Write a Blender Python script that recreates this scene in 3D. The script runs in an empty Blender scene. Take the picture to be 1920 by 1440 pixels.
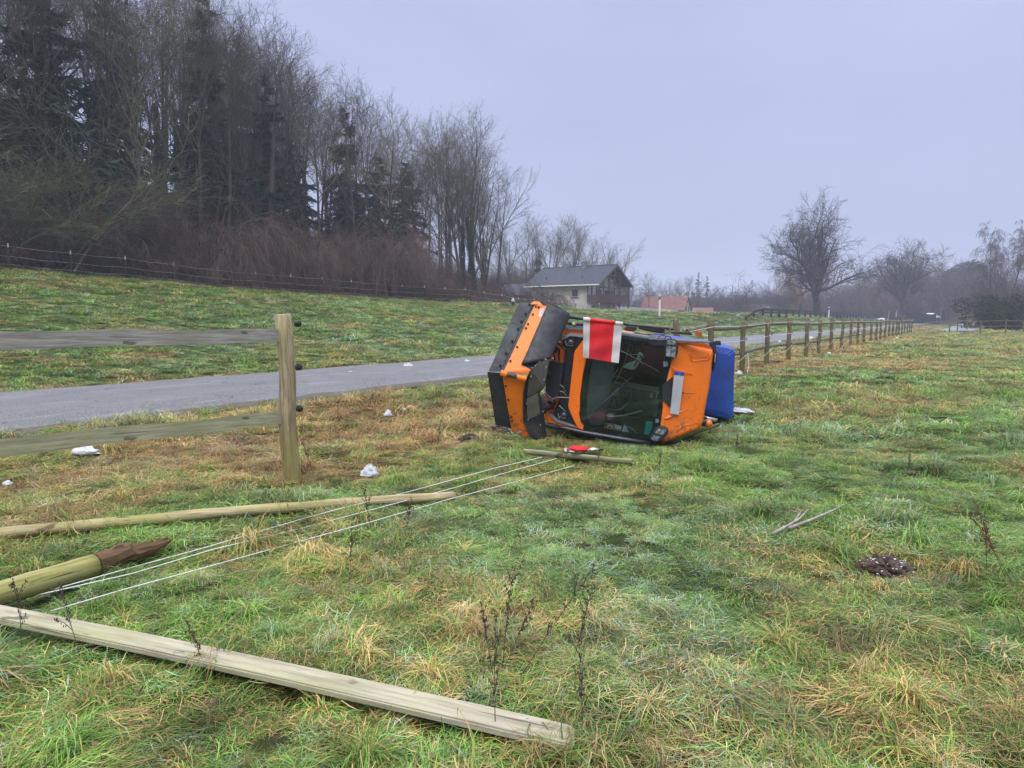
import bpy, bmesh, math, random
import numpy as np
from mathutils import Vector, Matrix

# ------------------------------------------------------------------ camera, world, sun
SC = bpy.context.scene
COL = SC.collection
FPX = 1300.0
PITCH = math.radians(5.4)
CAMH = 1.45
cam_d = bpy.data.cameras.new('camera')
cam_d.sensor_width = 36.0
cam_d.lens = FPX / 1920 * 36
cam_d.clip_start = 0.05
cam_d.clip_end = 3000
cam = bpy.data.objects.new('camera', cam_d)
COL.objects.link(cam)
cam.location = (0, 0, CAMH)
cam.rotation_euler = (math.pi / 2 - PITCH, 0, 0)
SC.camera = cam

world = bpy.data.worlds.new('World')
SC.world = world
world.use_nodes = True
nt = world.node_tree
nt.nodes.clear()
N = nt.nodes.new
SUN_EL, SUN_AZ = math.radians(52), math.radians(200)
wo = N('ShaderNodeOutputWorld'); mixs = N('ShaderNodeMixShader')
sky = N('ShaderNodeTexSky'); sky.sky_type = 'NISHITA'; sky.sun_disc = False
sky.sun_elevation = SUN_EL; sky.sun_rotation = SUN_AZ; sky.air_density = 1.5; sky.dust_density = 3
b1 = N('ShaderNodeBackground'); b1.inputs[1].default_value = 0.08
b2 = N('ShaderNodeBackground'); b2.inputs[1].default_value = 1.0
tc = N('ShaderNodeTexCoord'); sep = N('ShaderNodeSeparateXYZ')
ramp = N('ShaderNodeValToRGB')
ramp.color_ramp.elements[0].position = 0.0
ramp.color_ramp.elements[0].color = (0.35, 0.39, 0.575, 1)
ramp.color_ramp.elements[1].position = 1.0
ramp.color_ramp.elements[1].color = (3.3, 3.35, 3.45, 1)
e = ramp.color_ramp.elements.new(0.40); e.color = (0.465, 0.51, 0.745, 1)
e = ramp.color_ramp.elements.new(0.62); e.color = (1.35, 1.42, 1.68, 1)
noi = N('ShaderNodeTexNoise'); noi.inputs['Scale'].default_value = 1.6; noi.inputs['Detail'].default_value = 5
mapp = N('ShaderNodeMapping'); mapp.inputs['Scale'].default_value = (1, 1, 3.0)
hs = N('ShaderNodeMapRange'); hs.inputs[1].default_value = 0.3; hs.inputs[2].default_value = 0.7
hs.inputs[3].default_value = 0.87; hs.inputs[4].default_value = 1.07
vm = N('ShaderNodeVectorMath'); vm.operation = 'SCALE'
L = nt.links.new
L(tc.outputs['Generated'], sep.inputs[0]); L(sep.outputs[2], ramp.inputs[0])
L(tc.outputs['Generated'], mapp.inputs[0]); L(mapp.outputs[0], noi.inputs['Vector'])
L(noi.outputs[0], hs.inputs[0]); L(ramp.outputs[0], vm.inputs[0]); L(hs.outputs[0], vm.inputs['Scale'])
L(vm.outputs[0], b2.inputs[0]); L(sky.outputs[0], b1.inputs[0])
mixs.inputs[0].default_value = 0.9
L(b1.outputs[0], mixs.inputs[1]); L(b2.outputs[0], mixs.inputs[2]); L(mixs.outputs[0], wo.inputs[0])

sun_d = bpy.data.lights.new('sun', 'SUN'); sun_d.energy = 1.4; sun_d.angle = math.radians(35)
sun_d.color = (1.0, 0.96, 0.9)
sun = bpy.data.objects.new('sun', sun_d); COL.objects.link(sun)
_d = Vector((math.sin(SUN_AZ) * math.cos(SUN_EL), math.cos(SUN_AZ) * math.cos(SUN_EL), math.sin(SUN_EL)))
sun.rotation_euler = (-_d).to_track_quat('-Z', 'Y').to_euler()
sun.location = (0, 0, 40)

SC.render.engine = 'CYCLES'
SC.view_settings.view_transform = 'Standard'
SC.view_settings.look = 'None'
SC.view_settings.gamma = 1.0
SC.view_settings.exposure = 0.24
SC.cycles.use_denoising = True
SC.cycles.max_bounces = 8
SC.cycles.transparent_max_bounces = 16
SC.cycles.volume_bounces = 1
SC.cycles.sample_clamp_indirect = 6

# ------------------------------------------------------------------ picture geometry -> places
CV = np.array([0, 0, CAMH])
FW = np.array([0, math.cos(PITCH), -math.sin(PITCH)])
UPV = np.array([0, math.sin(PITCH), math.cos(PITCH)])
RTV = np.array([1.0, 0, 0])
def ray(px, py): return FW + RTV * (px - 960) / FPX + UPV * (720 - py) / FPX
def at(px, py, Y):
    r = ray(px, py); return CV + r * (Y / r[1])
def gd(px, py, z=0.0):
    r = ray(px, py); return CV + r * ((z - CV[2]) / r[2])
DU = np.array([0.552, 0.834]); DP = np.array([-0.834, 0.552])
def XY(u, p): return DU * u + DP * p
def u_of(px, p):
    a = math.radians(33.5) - math.atan((px - 960) / FPX)
    return p / math.tan(a)

# ------------------------------------------------------------------ noise + terrain
_rs = np.random.RandomState(7)
_tab = _rs.rand(256, 256)
def vnoise(x, y, s):
    x = np.asarray(x, float) / s + 1000.0; y = np.asarray(y, float) / s + 1000.0
    xi = np.floor(x).astype(int); yi = np.floor(y).astype(int)
    fx = x - xi; fy = y - yi
    fx = fx * fx * (3 - 2 * fx); fy = fy * fy * (3 - 2 * fy)
    t = lambda i, j: _tab[i & 255, j & 255]
    return ((t(xi, yi) * (1 - fx) + t(xi + 1, yi) * fx) * (1 - fy) + (t(xi, yi + 1) * (1 - fx) + t(xi + 1, yi + 1) * fx) * fy) * 2 - 1
def sst(a, b, x):
    t = np.clip((x - a) / (b - a), 0, 1); return t * t * (3 - 2 * t)
P0, P1 = 9.65, 14.6          # asphalt path, across
def macro(x, y):
    u = x * DU[0] + y * DU[1]; p = x * DP[0] + y * DP[1]
    T = np.interp(u, [50, 78], [42, 21])
    zc = np.interp(u, [-20, 15, 31, 50, 57, 60, 67, 78, 100, 200, 420], [4.9, 4.1, 3.45, 3.15, 2.72, 2.45, 2.2, 1.95, 1.85, 1.6, 1.2])
    s = np.clip((p - 15.2) / (T - 15.2), 0, 1)
    z = zc * (0.75 * s + 0.25 * s * s * (3 - 2 * s))
    z = z + np.clip((p - T - 8) / 30, 0, 1) * 1.2 * sst(70, 90, u) * (1 - sst(150, 260, u))
    g = np.interp(u, [25, 65, 90, 130], [1, 0.42, 0.2, 0.08])
    z = z + 10.5 * sst(43, 70, p) * g
    z = z + 0.05 * sst(7, 9.3, p) * (1 - sst(16, 20, p))
    z = z - 0.10 * sst(5.6, 7.0, p) * (1 - sst(7.0, 8.9, p))
    z = z - 1.2 * sst(90, 300, y) * sst(2, -20, p)
    return z
def H(x, y):
    x = np.asarray(x, float); y = np.asarray(y, float)
    u = x * DU[0] + y * DU[1]; p = x * DP[0] + y * DP[1]
    onp = sst(P0 - 0.9, P0 - 0.15, p) * (1 - sst(P1 + 0.15, P1 + 0.9, p))
    near = 1 - sst(10, 60, np.hypot(x, y))
    m = 0.040 * vnoise(x, y, 0.36) * near + 0.045 * vnoise(x + 31, y, 1.1) + 0.05 * vnoise(x, y + 77, 4.7) * sst(3, 14, np.hypot(x, y))
    tk = 1 - 0.8 * np.exp(-(((x - 1.0) / 1.3) ** 2 + ((y - 8.6) / 1.2) ** 2))
    return macro(x, y) + m * (1 - onp) * tk - 0.05 * onp
def Hz(x, y): return float(H(x, y))

# ------------------------------------------------------------------ materials
def _nodes(name):
    m = bpy.data.materials.new(name); m.use_nodes = True
    t = m.node_tree; t.nodes.clear()
    o = t.nodes.new('ShaderNodeOutputMaterial'); b = t.nodes.new('ShaderNodeBsdfPrincipled')
    t.links.new(b.outputs[0], o.inputs[0])
    return m, t, b, o
def rgb(c): return (c[0], c[1], c[2], 1)
def mixc(t, fac, a, b):
    n = t.nodes.new('ShaderNodeMix'); n.data_type = 'RGBA'
    for s, v in ((n.inputs[0], fac), (n.inputs[6], a), (n.inputs[7], b)):
        if hasattr(v, 'is_output'): t.links.new(v, s)
        else: s.default_value = v if not isinstance(v, tuple) else rgb(v)
    return n.outputs[2]
def noise(t, scale, detail=4, vec=None, sc=(1, 1, 1), rough=0.55):
    n = t.nodes.new('ShaderNodeTexNoise'); n.inputs['Scale'].default_value = scale; n.inputs['Detail'].default_value = detail
    n.inputs['Roughness'].default_value = rough
    if vec is None:
        c = t.nodes.new('ShaderNodeTexCoord'); vec = c.outputs['Object']
    mp = t.nodes.new('ShaderNodeMapping'); mp.inputs['Scale'].default_value = sc
    t.links.new(vec, mp.inputs[0]); t.links.new(mp.outputs[0], n.inputs['Vector'])
    return n.outputs[0]
def mrange(t, v, a, b, c=0.0, d=1.0):
    n = t.nodes.new('ShaderNodeMapRange'); n.inputs[1].default_value = a; n.inputs[2].default_value = b
    n.inputs[3].default_value = c; n.inputs[4].default_value = d
    t.links.new(v, n.inputs[0]); return n.outputs[0]
def bump(t, b, v, strength=0.3, dist=0.01):
    n = t.nodes.new('ShaderNodeBump'); n.inputs['Strength'].default_value = strength; n.inputs['Distance'].default_value = dist
    t.links.new(v, n.inputs['Height']); t.links.new(n.outputs[0], b.inputs['Normal'])
def mat(name, col, rough=0.6, metal=0.0, var=0.25, scale=6.0, bmp=0.15, dirt=None, dirt_amt=0.3, coat=0.0, spec=0.5, bdist=0.004):
    m, t, b, o = _nodes(name)
    n1 = noise(t, scale, 5)
    c = mixc(t, mrange(t, n1, 0.3, 0.7), tuple(x * (1 - var) for x in col), tuple(min(1, x * (1 + var * 0.6)) for x in col))
    if dirt:
        n2 = noise(t, scale * 0.45, 6)
        c = mixc(t, mrange(t, n2, 0.62 - dirt_amt * 0.5, 0.85 - dirt_amt * 0.3, 0, 0.8), c, dirt)
    t.links.new(c, b.inputs['Base Color'])
    b.inputs['Roughness'].default_value = rough; b.inputs['Metallic'].default_value = metal
    b.inputs['Specular IOR Level'].default_value = spec
    b.inputs['Coat Weight'].default_value = coat
    t.links.new(mrange(t, noise(t, scale * 3, 3), 0.3, 0.7, max(0.05, rough - 0.1), min(1, rough + 0.1)), b.inputs['Roughness'])
    if bmp: bump(t, b, noise(t, scale * 5, 4), bmp, bdist)
    return m
def wood(name, base, dark, green, axis=0, gamt=0.5, base_z=None, orange=None):
    m, t, b, o = _nodes(name)
    sc = [14.0, 14.0, 14.0]; sc[axis] = 0.9
    gr = noise(t, 3.0, 7, sc=tuple(sc), rough=0.65)
    c = mixc(t, mrange(t, gr, 0.38, 0.60), dark, base)
    sc2 = [1.0, 1.0, 1.0]; sc2[axis] = 0.35
    k = noise(t, 5.0, 5, sc=tuple(sc2))
    c = mixc(t, mrange(t, k, 0.5 - gamt * 0.25, 0.75, 0, 0.85), c, green)
    sc3 = [22.0, 22.0, 22.0]; sc3[axis] = 0.55
    crk = noise(t, 2.2, 3, sc=tuple(sc3))
    c = mixc(t, mrange(t, crk, 0.66, 0.70, 0, 0.8), c, tuple(x * 0.25 for x in dark))
    kn = noise(t, 9.0, 2, sc=tuple(0.45 if i_ == axis else 1.0 for i_ in range(3)))
    c = mixc(t, mrange(t, kn, 0.69, 0.73, 0, 0.75), c, tuple(x * 0.35 for x in dark))
    if orange:
        k2 = noise(t, 2.6, 4, sc=tuple(sc2))
        c = mixc(t, mrange(t, k2, 0.56, 0.7, 0, 0.75), c, orange)
    if base_z:
        tcn = t.nodes.new('ShaderNodeTexCoord'); sp = t.nodes.new('ShaderNodeSeparateXYZ')
        t.links.new(tcn.outputs['Object'], sp.inputs[0])
        ad = t.nodes.new('ShaderNodeMath'); ad.operation = 'ADD'
        t.links.new(sp.outputs[2], ad.inputs[0]); t.links.new(mrange(t, noise(t, 4, 4), 0.3, 0.7, -0.25, 0.25), ad.inputs[1])
        c = mixc(t, mrange(t, ad.outputs[0], base_z[0], base_z[1], 0.9, 0.0), c, base_z[2])
    t.links.new(c, b.inputs['Base Color']); b.inputs['Roughness'].default_value = 0.85
    b.inputs['Specular IOR Level'].default_value = 0.25
    bump(t, b, gr, 0.6, 0.006)
    return m

M = {}
M['orange'] = mat('orange_paint', (0.80, 0.175, 0.010), 0.42, 0, 0.12, 4, 0.08, dirt=(0.30, 0.15, 0.08), dirt_amt=0.2, coat=0.15)
M['plow_orange'] = mat('plow_orange_paint', (0.86, 0.21, 0.014), 0.45, 0, 0.12, 4, 0.1, dirt=(0.36, 0.18, 0.10), dirt_amt=0.28)
M['red_orange'] = mat('worn_red_orange', (0.42, 0.07, 0.02), 0.5, 0, 0.3, 8, 0.2, dirt=(0.1, 0.04, 0.03))
def muddy(name, col, rough):
    m, t, b, o = _nodes(name)
    c = mixc(t, mrange(t, noise(t, 3, 5), 0.3, 0.7), tuple(x * 0.85 for x in col), col)
    geo = t.nodes.new('ShaderNodeNewGeometry'); sp = t.nodes.new('ShaderNodeSeparateXYZ'); t.links.new(geo.outputs['Position'], sp.inputs[0])
    sc_ = noise(t, 5.0, 6, sc=(1, 1, 9), rough=0.7)
    c = mixc(t, mrange(t, sc_, 0.69, 0.74, 0, 0.55), c, tuple(x * 0.45 + 0.10 for x in col))
    md = noise(t, 11.0, 8, rough=0.75)
    ad = t.nodes.new('ShaderNodeMath'); ad.operation = 'ADD'; t.links.new(md, ad.inputs[0]); t.links.new(mrange(t, sp.outputs[2], 0.0, 0.7, 0.16, 0.0), ad.inputs[1])
    f_ = mrange(t, ad.outputs[0], 0.60, 0.72, 0, 0.7)
    c = mixc(t, f_, c, (0.16, 0.085, 0.045))
    t.links.new(c, b.inputs['Base Color']); t.links.new(mrange(t, f_, 0, 0.7, rough, 0.9), b.inputs['Roughness']); b.inputs['Coat Weight'].default_value = 0.12
    bump(t, b, noise(t, 4, 3), 0.25, 0.02)
    return m
M['orange'] = muddy('orange_paint_muddy', (0.90, 0.185, 0.006), 0.36)
M['plow_orange'] = muddy('plow_paint_muddy', (0.93, 0.215, 0.010), 0.45)
M['black'] = mat('black_plastic', (0.018, 0.020, 0.026), 0.5, 0, 0.3, 9, 0.15)
M['rubber'] = mat('black_rubber', (0.024, 0.026, 0.034), 0.62, 0, 0.35, 7, 0.3, dirt=(0.12, 0.125, 0.14), dirt_amt=0.22)
M['darkgrille'] = mat('grille_black', (0.010, 0.012, 0.018), 0.35, 0, 0.2, 9, 0.05)
M['greyplate'] = mat('grey_scraped_plate', (0.085, 0.083, 0.075), 0.6, 0.2, 0.25, 14, 0.2)
M['lightplate'] = mat('light_scraped_plate', (0.16, 0.155, 0.14), 0.6, 0.2, 0.3, 12, 0.2)
M['greyrail'] = mat('grey_pillar', (0.26, 0.27, 0.31), 0.35, 0.4, 0.15, 6, 0.05)
M['chrome'] = mat('silver_trim', (0.5, 0.51, 0.55), 0.25, 0.7, 0.1, 9, 0.03)
M['darkrail'] = mat('dark_grey_tube', (0.055, 0.058, 0.068), 0.3, 0.5, 0.2, 9, 0.05)
M['lens'] = mat('lamp_lens', (0.45, 0.47, 0.50), 0.12, 0.7, 0.75, 28, 0.9, coat=0.8)
M['led'] = mat('led_lens', (0.26, 0.27, 0.31), 0.15, 0.6, 0.8, 45, 0.9, coat=0.8)
M['beacon'] = mat('orange_beacon', (0.95, 0.20, 0.01), 0.15, 0, 0.08, 12, 0.0, coat=0.6)
M['white'] = mat('white_cloth', (0.62, 0.60, 0.62), 0.8, 0, 0.10, 5, 0.3, dirt=(0.42, 0.37, 0.34), dirt_amt=0.3)
M['red'] = mat('red_cloth', (0.72, 0.010, 0.018), 0.65, 0, 0.14, 4, 0.2, dirt=(0.35, 0.02, 0.04), dirt_amt=0.3)
M['lime'] = mat('lime_lamp', (0.42, 0.5, 0.16), 0.3, 0, 0.2, 30, 0.2)
M['teal'] = mat('teal_plastic', (0.02, 0.38, 0.36), 0.4, 0, 0.1, 8, 0.02)
M['boxgrey'] = mat('pale_grey_plastic', (0.42, 0.47, 0.44), 0.5, 0, 0.1, 8, 0.05)
M['cable'] = mat('grey_cable', (0.30, 0.32, 0.30), 0.5, 0, 0.1, 8, 0.0)
M['paper'] = mat('blue_white_paper', (0.48, 0.58, 0.70), 0.8, 0, 0.25, 10, 0.05)
M['card'] = mat('brown_card', (0.30, 0.17, 0.08), 0.8, 0, 0.5, 20, 0.1)
M['interior'] = mat('cab_interior', (0.030, 0.038, 0.038), 0.8, 0, 0.4, 5, 0.1)
M['interior2'] = mat('cab_interior_green', (0.11, 0.15, 0.14), 0.7, 0, 0.3, 5, 0.1)
M['dash'] = mat('dashboard_grey', (0.15, 0.165, 0.185), 0.7, 0, 0.3, 6, 0.1)
M['wheelgrey'] = mat('wheel_grey', (0.13, 0.14, 0.14), 0.6, 0, 0.2, 8, 0.1)
M['maroon'] = mat('maroon_seat', (0.07, 0.012, 0.018), 0.8, 0, 0.3, 5, 0.1)
M['platewhite'] = mat('plate_white', (0.46, 0.47, 0.50), 0.4, 0, 0.25, 3, 0.0)
M['blue'] = mat('blue_band', (0.01, 0.05, 0.42), 0.4, 0, 0.1, 9, 0.0)
M['tyre'] = mat('tyre_rubber', (0.02, 0.02, 0.022), 0.8, 0, 0.3, 12, 0.4)
M['letters'] = mat('dull_lettering', (0.045, 0.055, 0.085), 0.3, 0.4, 0.1, 12, 0.0)
M['bolt'] = mat('dark_bolt', (0.030, 0.022, 0.022), 0.5, 0.6, 0.3, 30, 0.2)
M['worn'] = mat('worn_steel', (0.10, 0.075, 0.07), 0.45, 0.6, 0.5, 25, 0.2)
M['scrape'] = mat('scraped_paint', (0.55, 0.47, 0.46), 0.6, 0.1, 0.3, 30, 0.1)

def tarp_mat():
    m, t, b, o = _nodes('blue_tarpaulin')
    c = mixc(t, mrange(t, noise(t, 3, 5, sc=(1, 1, 1)), 0.3, 0.7), (0.007, 0.030, 0.20), (0.014, 0.065, 0.36))
    c = mixc(t, mrange(t, noise(t, 2.4, 7, rough=0.7), 0.52, 0.72, 0, 0.8), c, (0.045, 0.055, 0.085))
    t.links.new(c, b.inputs['Base Color']); b.inputs['Roughness'].default_value = 0.45
    bump(t, b, noise(t, 6, 4, sc=(1, 1, 0.4)), 0.6, 0.03)
    return m
M['tarp'] = tarp_mat()

def glass_mat(name, tint, fres=0.16, rough=0.02):
    m = bpy.data.materials.new(name); m.use_nodes = True
    t = m.node_tree; t.nodes.clear()
    o = t.nodes.new('ShaderNodeOutputMaterial'); tr = t.nodes.new('ShaderNodeBsdfTransparent'); gl = t.nodes.new('ShaderNodeBsdfGlossy')
    mx = t.nodes.new('ShaderNodeMixShader'); lw = t.nodes.new('ShaderNodeLayerWeight'); lw.inputs[0].default_value = 0.35
    tr.inputs[0].default_value = rgb(tint); gl.inputs[0].default_value = (0.9, 0.95, 1, 1); gl.inputs[1].default_value = rough
    mr = t.nodes.new('ShaderNodeMapRange'); mr.inputs[3].default_value = 0.0; mr.inputs[4].default_value = 0.65
    t.links.new(lw.outputs['Fresnel'], mr.inputs[0])
    sm = noise(t, 3.5, 5, sc=(1, 1, 4))
    ad = t.nodes.new('ShaderNodeMath'); ad.operation = 'ADD'
    t.links.new(mr.outputs[0], ad.inputs[0]); t.links.new(mrange(t, sm, 0.5, 0.85, 0.0, 0.05), ad.inputs[1])
    t.links.new(ad.outputs[0], mx.inputs[0]); t.links.new(tr.outputs[0], mx.inputs[1]); t.links.new(gl.outputs[0], mx.inputs[2])
    t.links.new(mx.outputs[0], o.inputs[0])
    return m
M['windscreen'] = glass_mat('windscreen_glass', (0.76, 0.82, 0.81))
M['winglass'] = mat('window_pane', (0.06, 0.075, 0.10), 0.08, 0, 0.3, 1.5, 0.0, spec=0.9)

M['post'] = wood('mossy_post_wood', (0.42, 0.34, 0.22), (0.18, 0.135, 0.085), (0.27, 0.25, 0.11), 2, 0.25, (-0.25, 0.75, (0.20, 0.18, 0.035)), (0.32, 0.16, 0.075))
M['postgrey'] = wood('weathered_post_wood', (0.20, 0.165, 0.115), (0.075, 0.06, 0.042), (0.11, 0.105, 0.045), 2, 0.4, (-0.1, 0.7, (0.13, 0.125, 0.022)))
M['rail'] = wood('grey_rail_wood', (0.40, 0.375, 0.34), (0.19, 0.18, 0.17), (0.28, 0.27, 0.20), 0, 0.2)
M['raillow'] = wood('greenish_rail_wood', (0.42, 0.40, 0.27), (0.22, 0.21, 0.14), (0.31, 0.31, 0.16), 0, 0.35)
M['board'] = wood('fallen_board_wood', (0.43, 0.39, 0.30), (0.25, 0.22, 0.165), (0.31, 0.31, 0.16), 0, 0.3)
M['roundrail'] = wood('yellow_green_rail_wood', (0.46, 0.38, 0.23), (0.22, 0.17, 0.09), (0.28, 0.27, 0.09), 0, 0.4)
M['oldpost'] = wood('moss_green_post', (0.36, 0.33, 0.17), (0.15, 0.14, 0.05), (0.24, 0.24, 0.045), 0, 0.55)
M['rotten'] = wood('rotten_post_end', (0.24, 0.115, 0.062), (0.045, 0.026, 0.018), (0.10, 0.065, 0.035), 0, 0.5)
M['railfar'] = wood('weathered_rail_wood', (0.23, 0.215, 0.185), (0.10, 0.095, 0.08), (0.15, 0.15, 0.09), 0, 0.4)
M['rope'] = mat('white_rope', (0.62, 0.64, 0.62), 0.7, 0, 0.2, 60, 0.4)
M['insul'] = mat('black_insulator', (0.012, 0.012, 0.014), 0.4, 0, 0.2, 20, 0.1)
M['snow'] = mat('old_snow', (0.55, 0.58, 0.64), 0.7, 0, 0.15, 14, 0.6, dirt=(0.45, 0.45, 0.47), dirt_amt=0.2, bdist=0.02)
M['soil'] = mat('dark_mole_soil', (0.085, 0.050, 0.040), 0.95, 0, 0.5, 20, 0.8, dirt=(0.36, 0.34, 0.36), dirt_amt=0.12, bdist=0.02)
M['weed'] = mat('dead_weed', (0.075, 0.055, 0.042), 0.9, 0, 0.4, 20, 0.2)
M['rustweed'] = mat('rust_brown_weed', (0.13, 0.045, 0.025), 0.9, 0, 0.4, 20, 0.2)
M['stick'] = mat('grey_stick', (0.30, 0.27, 0.24), 0.9, 0, 0.4, 20, 0.4)

# ------------------------------------------------------------------ mesh helpers
class MB:
    def __init__(s): s.v = []; s.f = []; s.mi = []
    def add(s, vs, fs, mi=0):
        o = len(s.v); s.v += [tuple(map(float, a)) for a in vs]; s.f += [tuple(o + i for i in f) for f in fs]; s.mi += [mi] * len(fs); return s
    def prism(s, pts, off, mi=0):
        n = len(pts); off = np.array(off, float); p = [np.array(a, float) for a in pts]
        return s.add(p + [a + off for a in p], [tuple(range(n))[::-1], tuple(range(n, 2 * n))] + [(i, (i + 1) % n, n + (i + 1) % n, n + i) for i in range(n)], mi)
    def box(s, c, sx, sy, sz, ax=None, mi=0):
        c = np.array(c, float)
        a = [np.array(v, float) for v in (ax if ax is not None else ((1, 0, 0), (0, 1, 0), (0, 0, 1)))]
        vs = [c + a[0] * sx * i / 2 + a[1] * sy * j / 2 + a[2] * sz * k / 2 for k in (-1, 1) for j in (-1, 1) for i in (-1, 1)]
        return s.add(vs, [(0, 2, 3, 1), (4, 5, 7, 6), (0, 1, 5, 4), (2, 6, 7, 3), (0, 4, 6, 2), (1, 3, 7, 5)], mi)
    def tube(s, pts, r, sides=8, cap=True, mi=0, flat=1.0):
        P = np.array(pts, float); n = len(P); rr = np.ones(n) * r if np.isscalar(r) else np.array(r, float)
        T = np.gradient(P, axis=0); T /= np.linalg.norm(T, axis=1)[:, None] + 1e-9
        ref = np.array([0, 0, 1.0]) if abs(T[0][2]) < 0.9 else np.array([1.0, 0, 0])
        vs = []; X = np.cross(T[0], ref)
        for i in range(n):
            X = X - T[i] * np.dot(X, T[i]); X /= np.linalg.norm(X) + 1e-9; Y = np.cross(T[i], X)
            for k in range(sides):
                a = 2 * math.pi * k / sides; vs.append(P[i] + (X * math.cos(a) + Y * math.sin(a) * flat) * rr[i])
        fs = [(i * sides + k, i * sides + (k + 1) % sides, (i + 1) * sides + (k + 1) % sides, (i + 1) * sides + k) for i in range(n - 1) for k in range(sides)]
        if cap: fs += [tuple(range(sides))[::-1], tuple((n - 1) * sides + k for k in range(sides))]
        return s.add(vs, fs, mi)
    def ball(s, c, r, seg=10, rings=6, sc=(1, 1, 1), mi=0, jit=0, rng=random):
        vs = []; c = np.array(c, float)
        for i in range(rings + 1):
            a = math.pi * i / rings
            for k in range(seg):
                b = 2 * math.pi * k / seg; j = 1 + jit * (rng.random() - 0.5)
                vs.append(c + np.array([math.sin(a) * math.cos(b) * sc[0], math.sin(a) * math.sin(b) * sc[1], math.cos(a) * sc[2]]) * r * j)
        fs = [(i * seg + k, (i + 1) * seg + k, (i + 1) * seg + (k + 1) % seg, i * seg + (k + 1) % seg) for i in range(rings) for k in range(seg)]
        return s.add(vs, fs, mi)
def root_loc(o):
    v = Vector((0, 0, 0))
    while o is not None: v += Vector(o.location); o = o.parent
    return v
def tagobj(o, label=None, cat=None, group=None, kind=None):
    if label: o['label'] = label
    if cat: o['category'] = cat
    if group: o['group'] = group
    if kind: o['kind'] = kind
    return o
def thing(name, label, cat, loc=(0, 0, 0), group=None):
    o = bpy.data.objects.new(name, None); COL.objects.link(o); o.location = [float(a) for a in loc]; o.empty_display_size = 0.3
    return tagobj(o, label, cat, group)
def mesh_np(name, v, f, m=None, smooth=False):
    me = bpy.data.meshes.new(name)
    me.from_pydata([tuple(a) for a in v] if isinstance(v, list) else v.tolist(), [], f if isinstance(f, list) else f.tolist())
    me.update()
    if m: me.materials.append(m)
    if smooth: me.polygons.foreach_set('use_smooth', [True] * len(me.polygons))
    return me
def build(name, mb, m, parent=None, bevel=0, smooth=False, loc=None, seg=2, kind=None, own=False):
    """link mb (world coordinates) as ONE mesh object; own=True puts its origin at its centre"""
    base = root_loc(parent) if parent is not None else Vector((0, 0, 0))
    off = np.array(base)
    oc = np.zeros(3)
    if own: oc = np.mean(np.array(mb.v), axis=0) - off
    elif loc is not None: oc = np.array(loc, float) - off
    v = (np.array(mb.v) - off - oc).tolist()
    me = bpy.data.meshes.new(name); me.from_pydata(v, [], mb.f); me.update()
    ms = m if isinstance(m, (list, tuple)) else [m]
    for a in ms: me.materials.append(a)
    if len(ms) > 1: me.polygons.foreach_set('material_index', mb.mi)
    bm = bmesh.new(); bm.from_mesh(me)
    bmesh.ops.recalc_face_normals(bm, faces=bm.faces)
    if bevel:
        bmesh.ops.bevel(bm, geom=[e for e in bm.edges if len(e.link_faces) == 2 and e.calc_face_angle(0) > 0.5], offset=bevel, segments=seg, affect='EDGES', clamp_overlap=True)
    bm.to_mesh(me); bm.free()
    if smooth: me.polygons.foreach_set('use_smooth', [True] * len(me.polygons))
    o = bpy.data.objects.new(name, me); COL.objects.link(o)
    o.location = oc.tolist()
    if parent is not None: o.parent = parent
    if kind: o['kind'] = kind
    return o
def copy_part(o, parent, loc=None):
    c = o.copy(); COL.objects.link(c); c.parent = parent
    if loc is not None: c.location = loc
    return c
def oriented(name, mb, m, a, d, parent=None, bevel=0, smooth=False, up=(0, 0, 1), seg=2):
    """mb in local coordinates, x along d, placed at a (world)"""
    d = Vector(d).normalized(); upv = Vector(up); y = upv.cross(d).normalized(); z = d.cross(y)
    o = build(name, mb, m, None, bevel, smooth, seg=seg)
    Mx = Matrix((d, y, z)).transposed().to_4x4(); Mx.translation = Vector([float(q) for q in a])
    if parent is not None:
        Mx.translation -= root_loc(parent); o.parent = parent
    o.matrix_local = Mx
    return o

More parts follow.
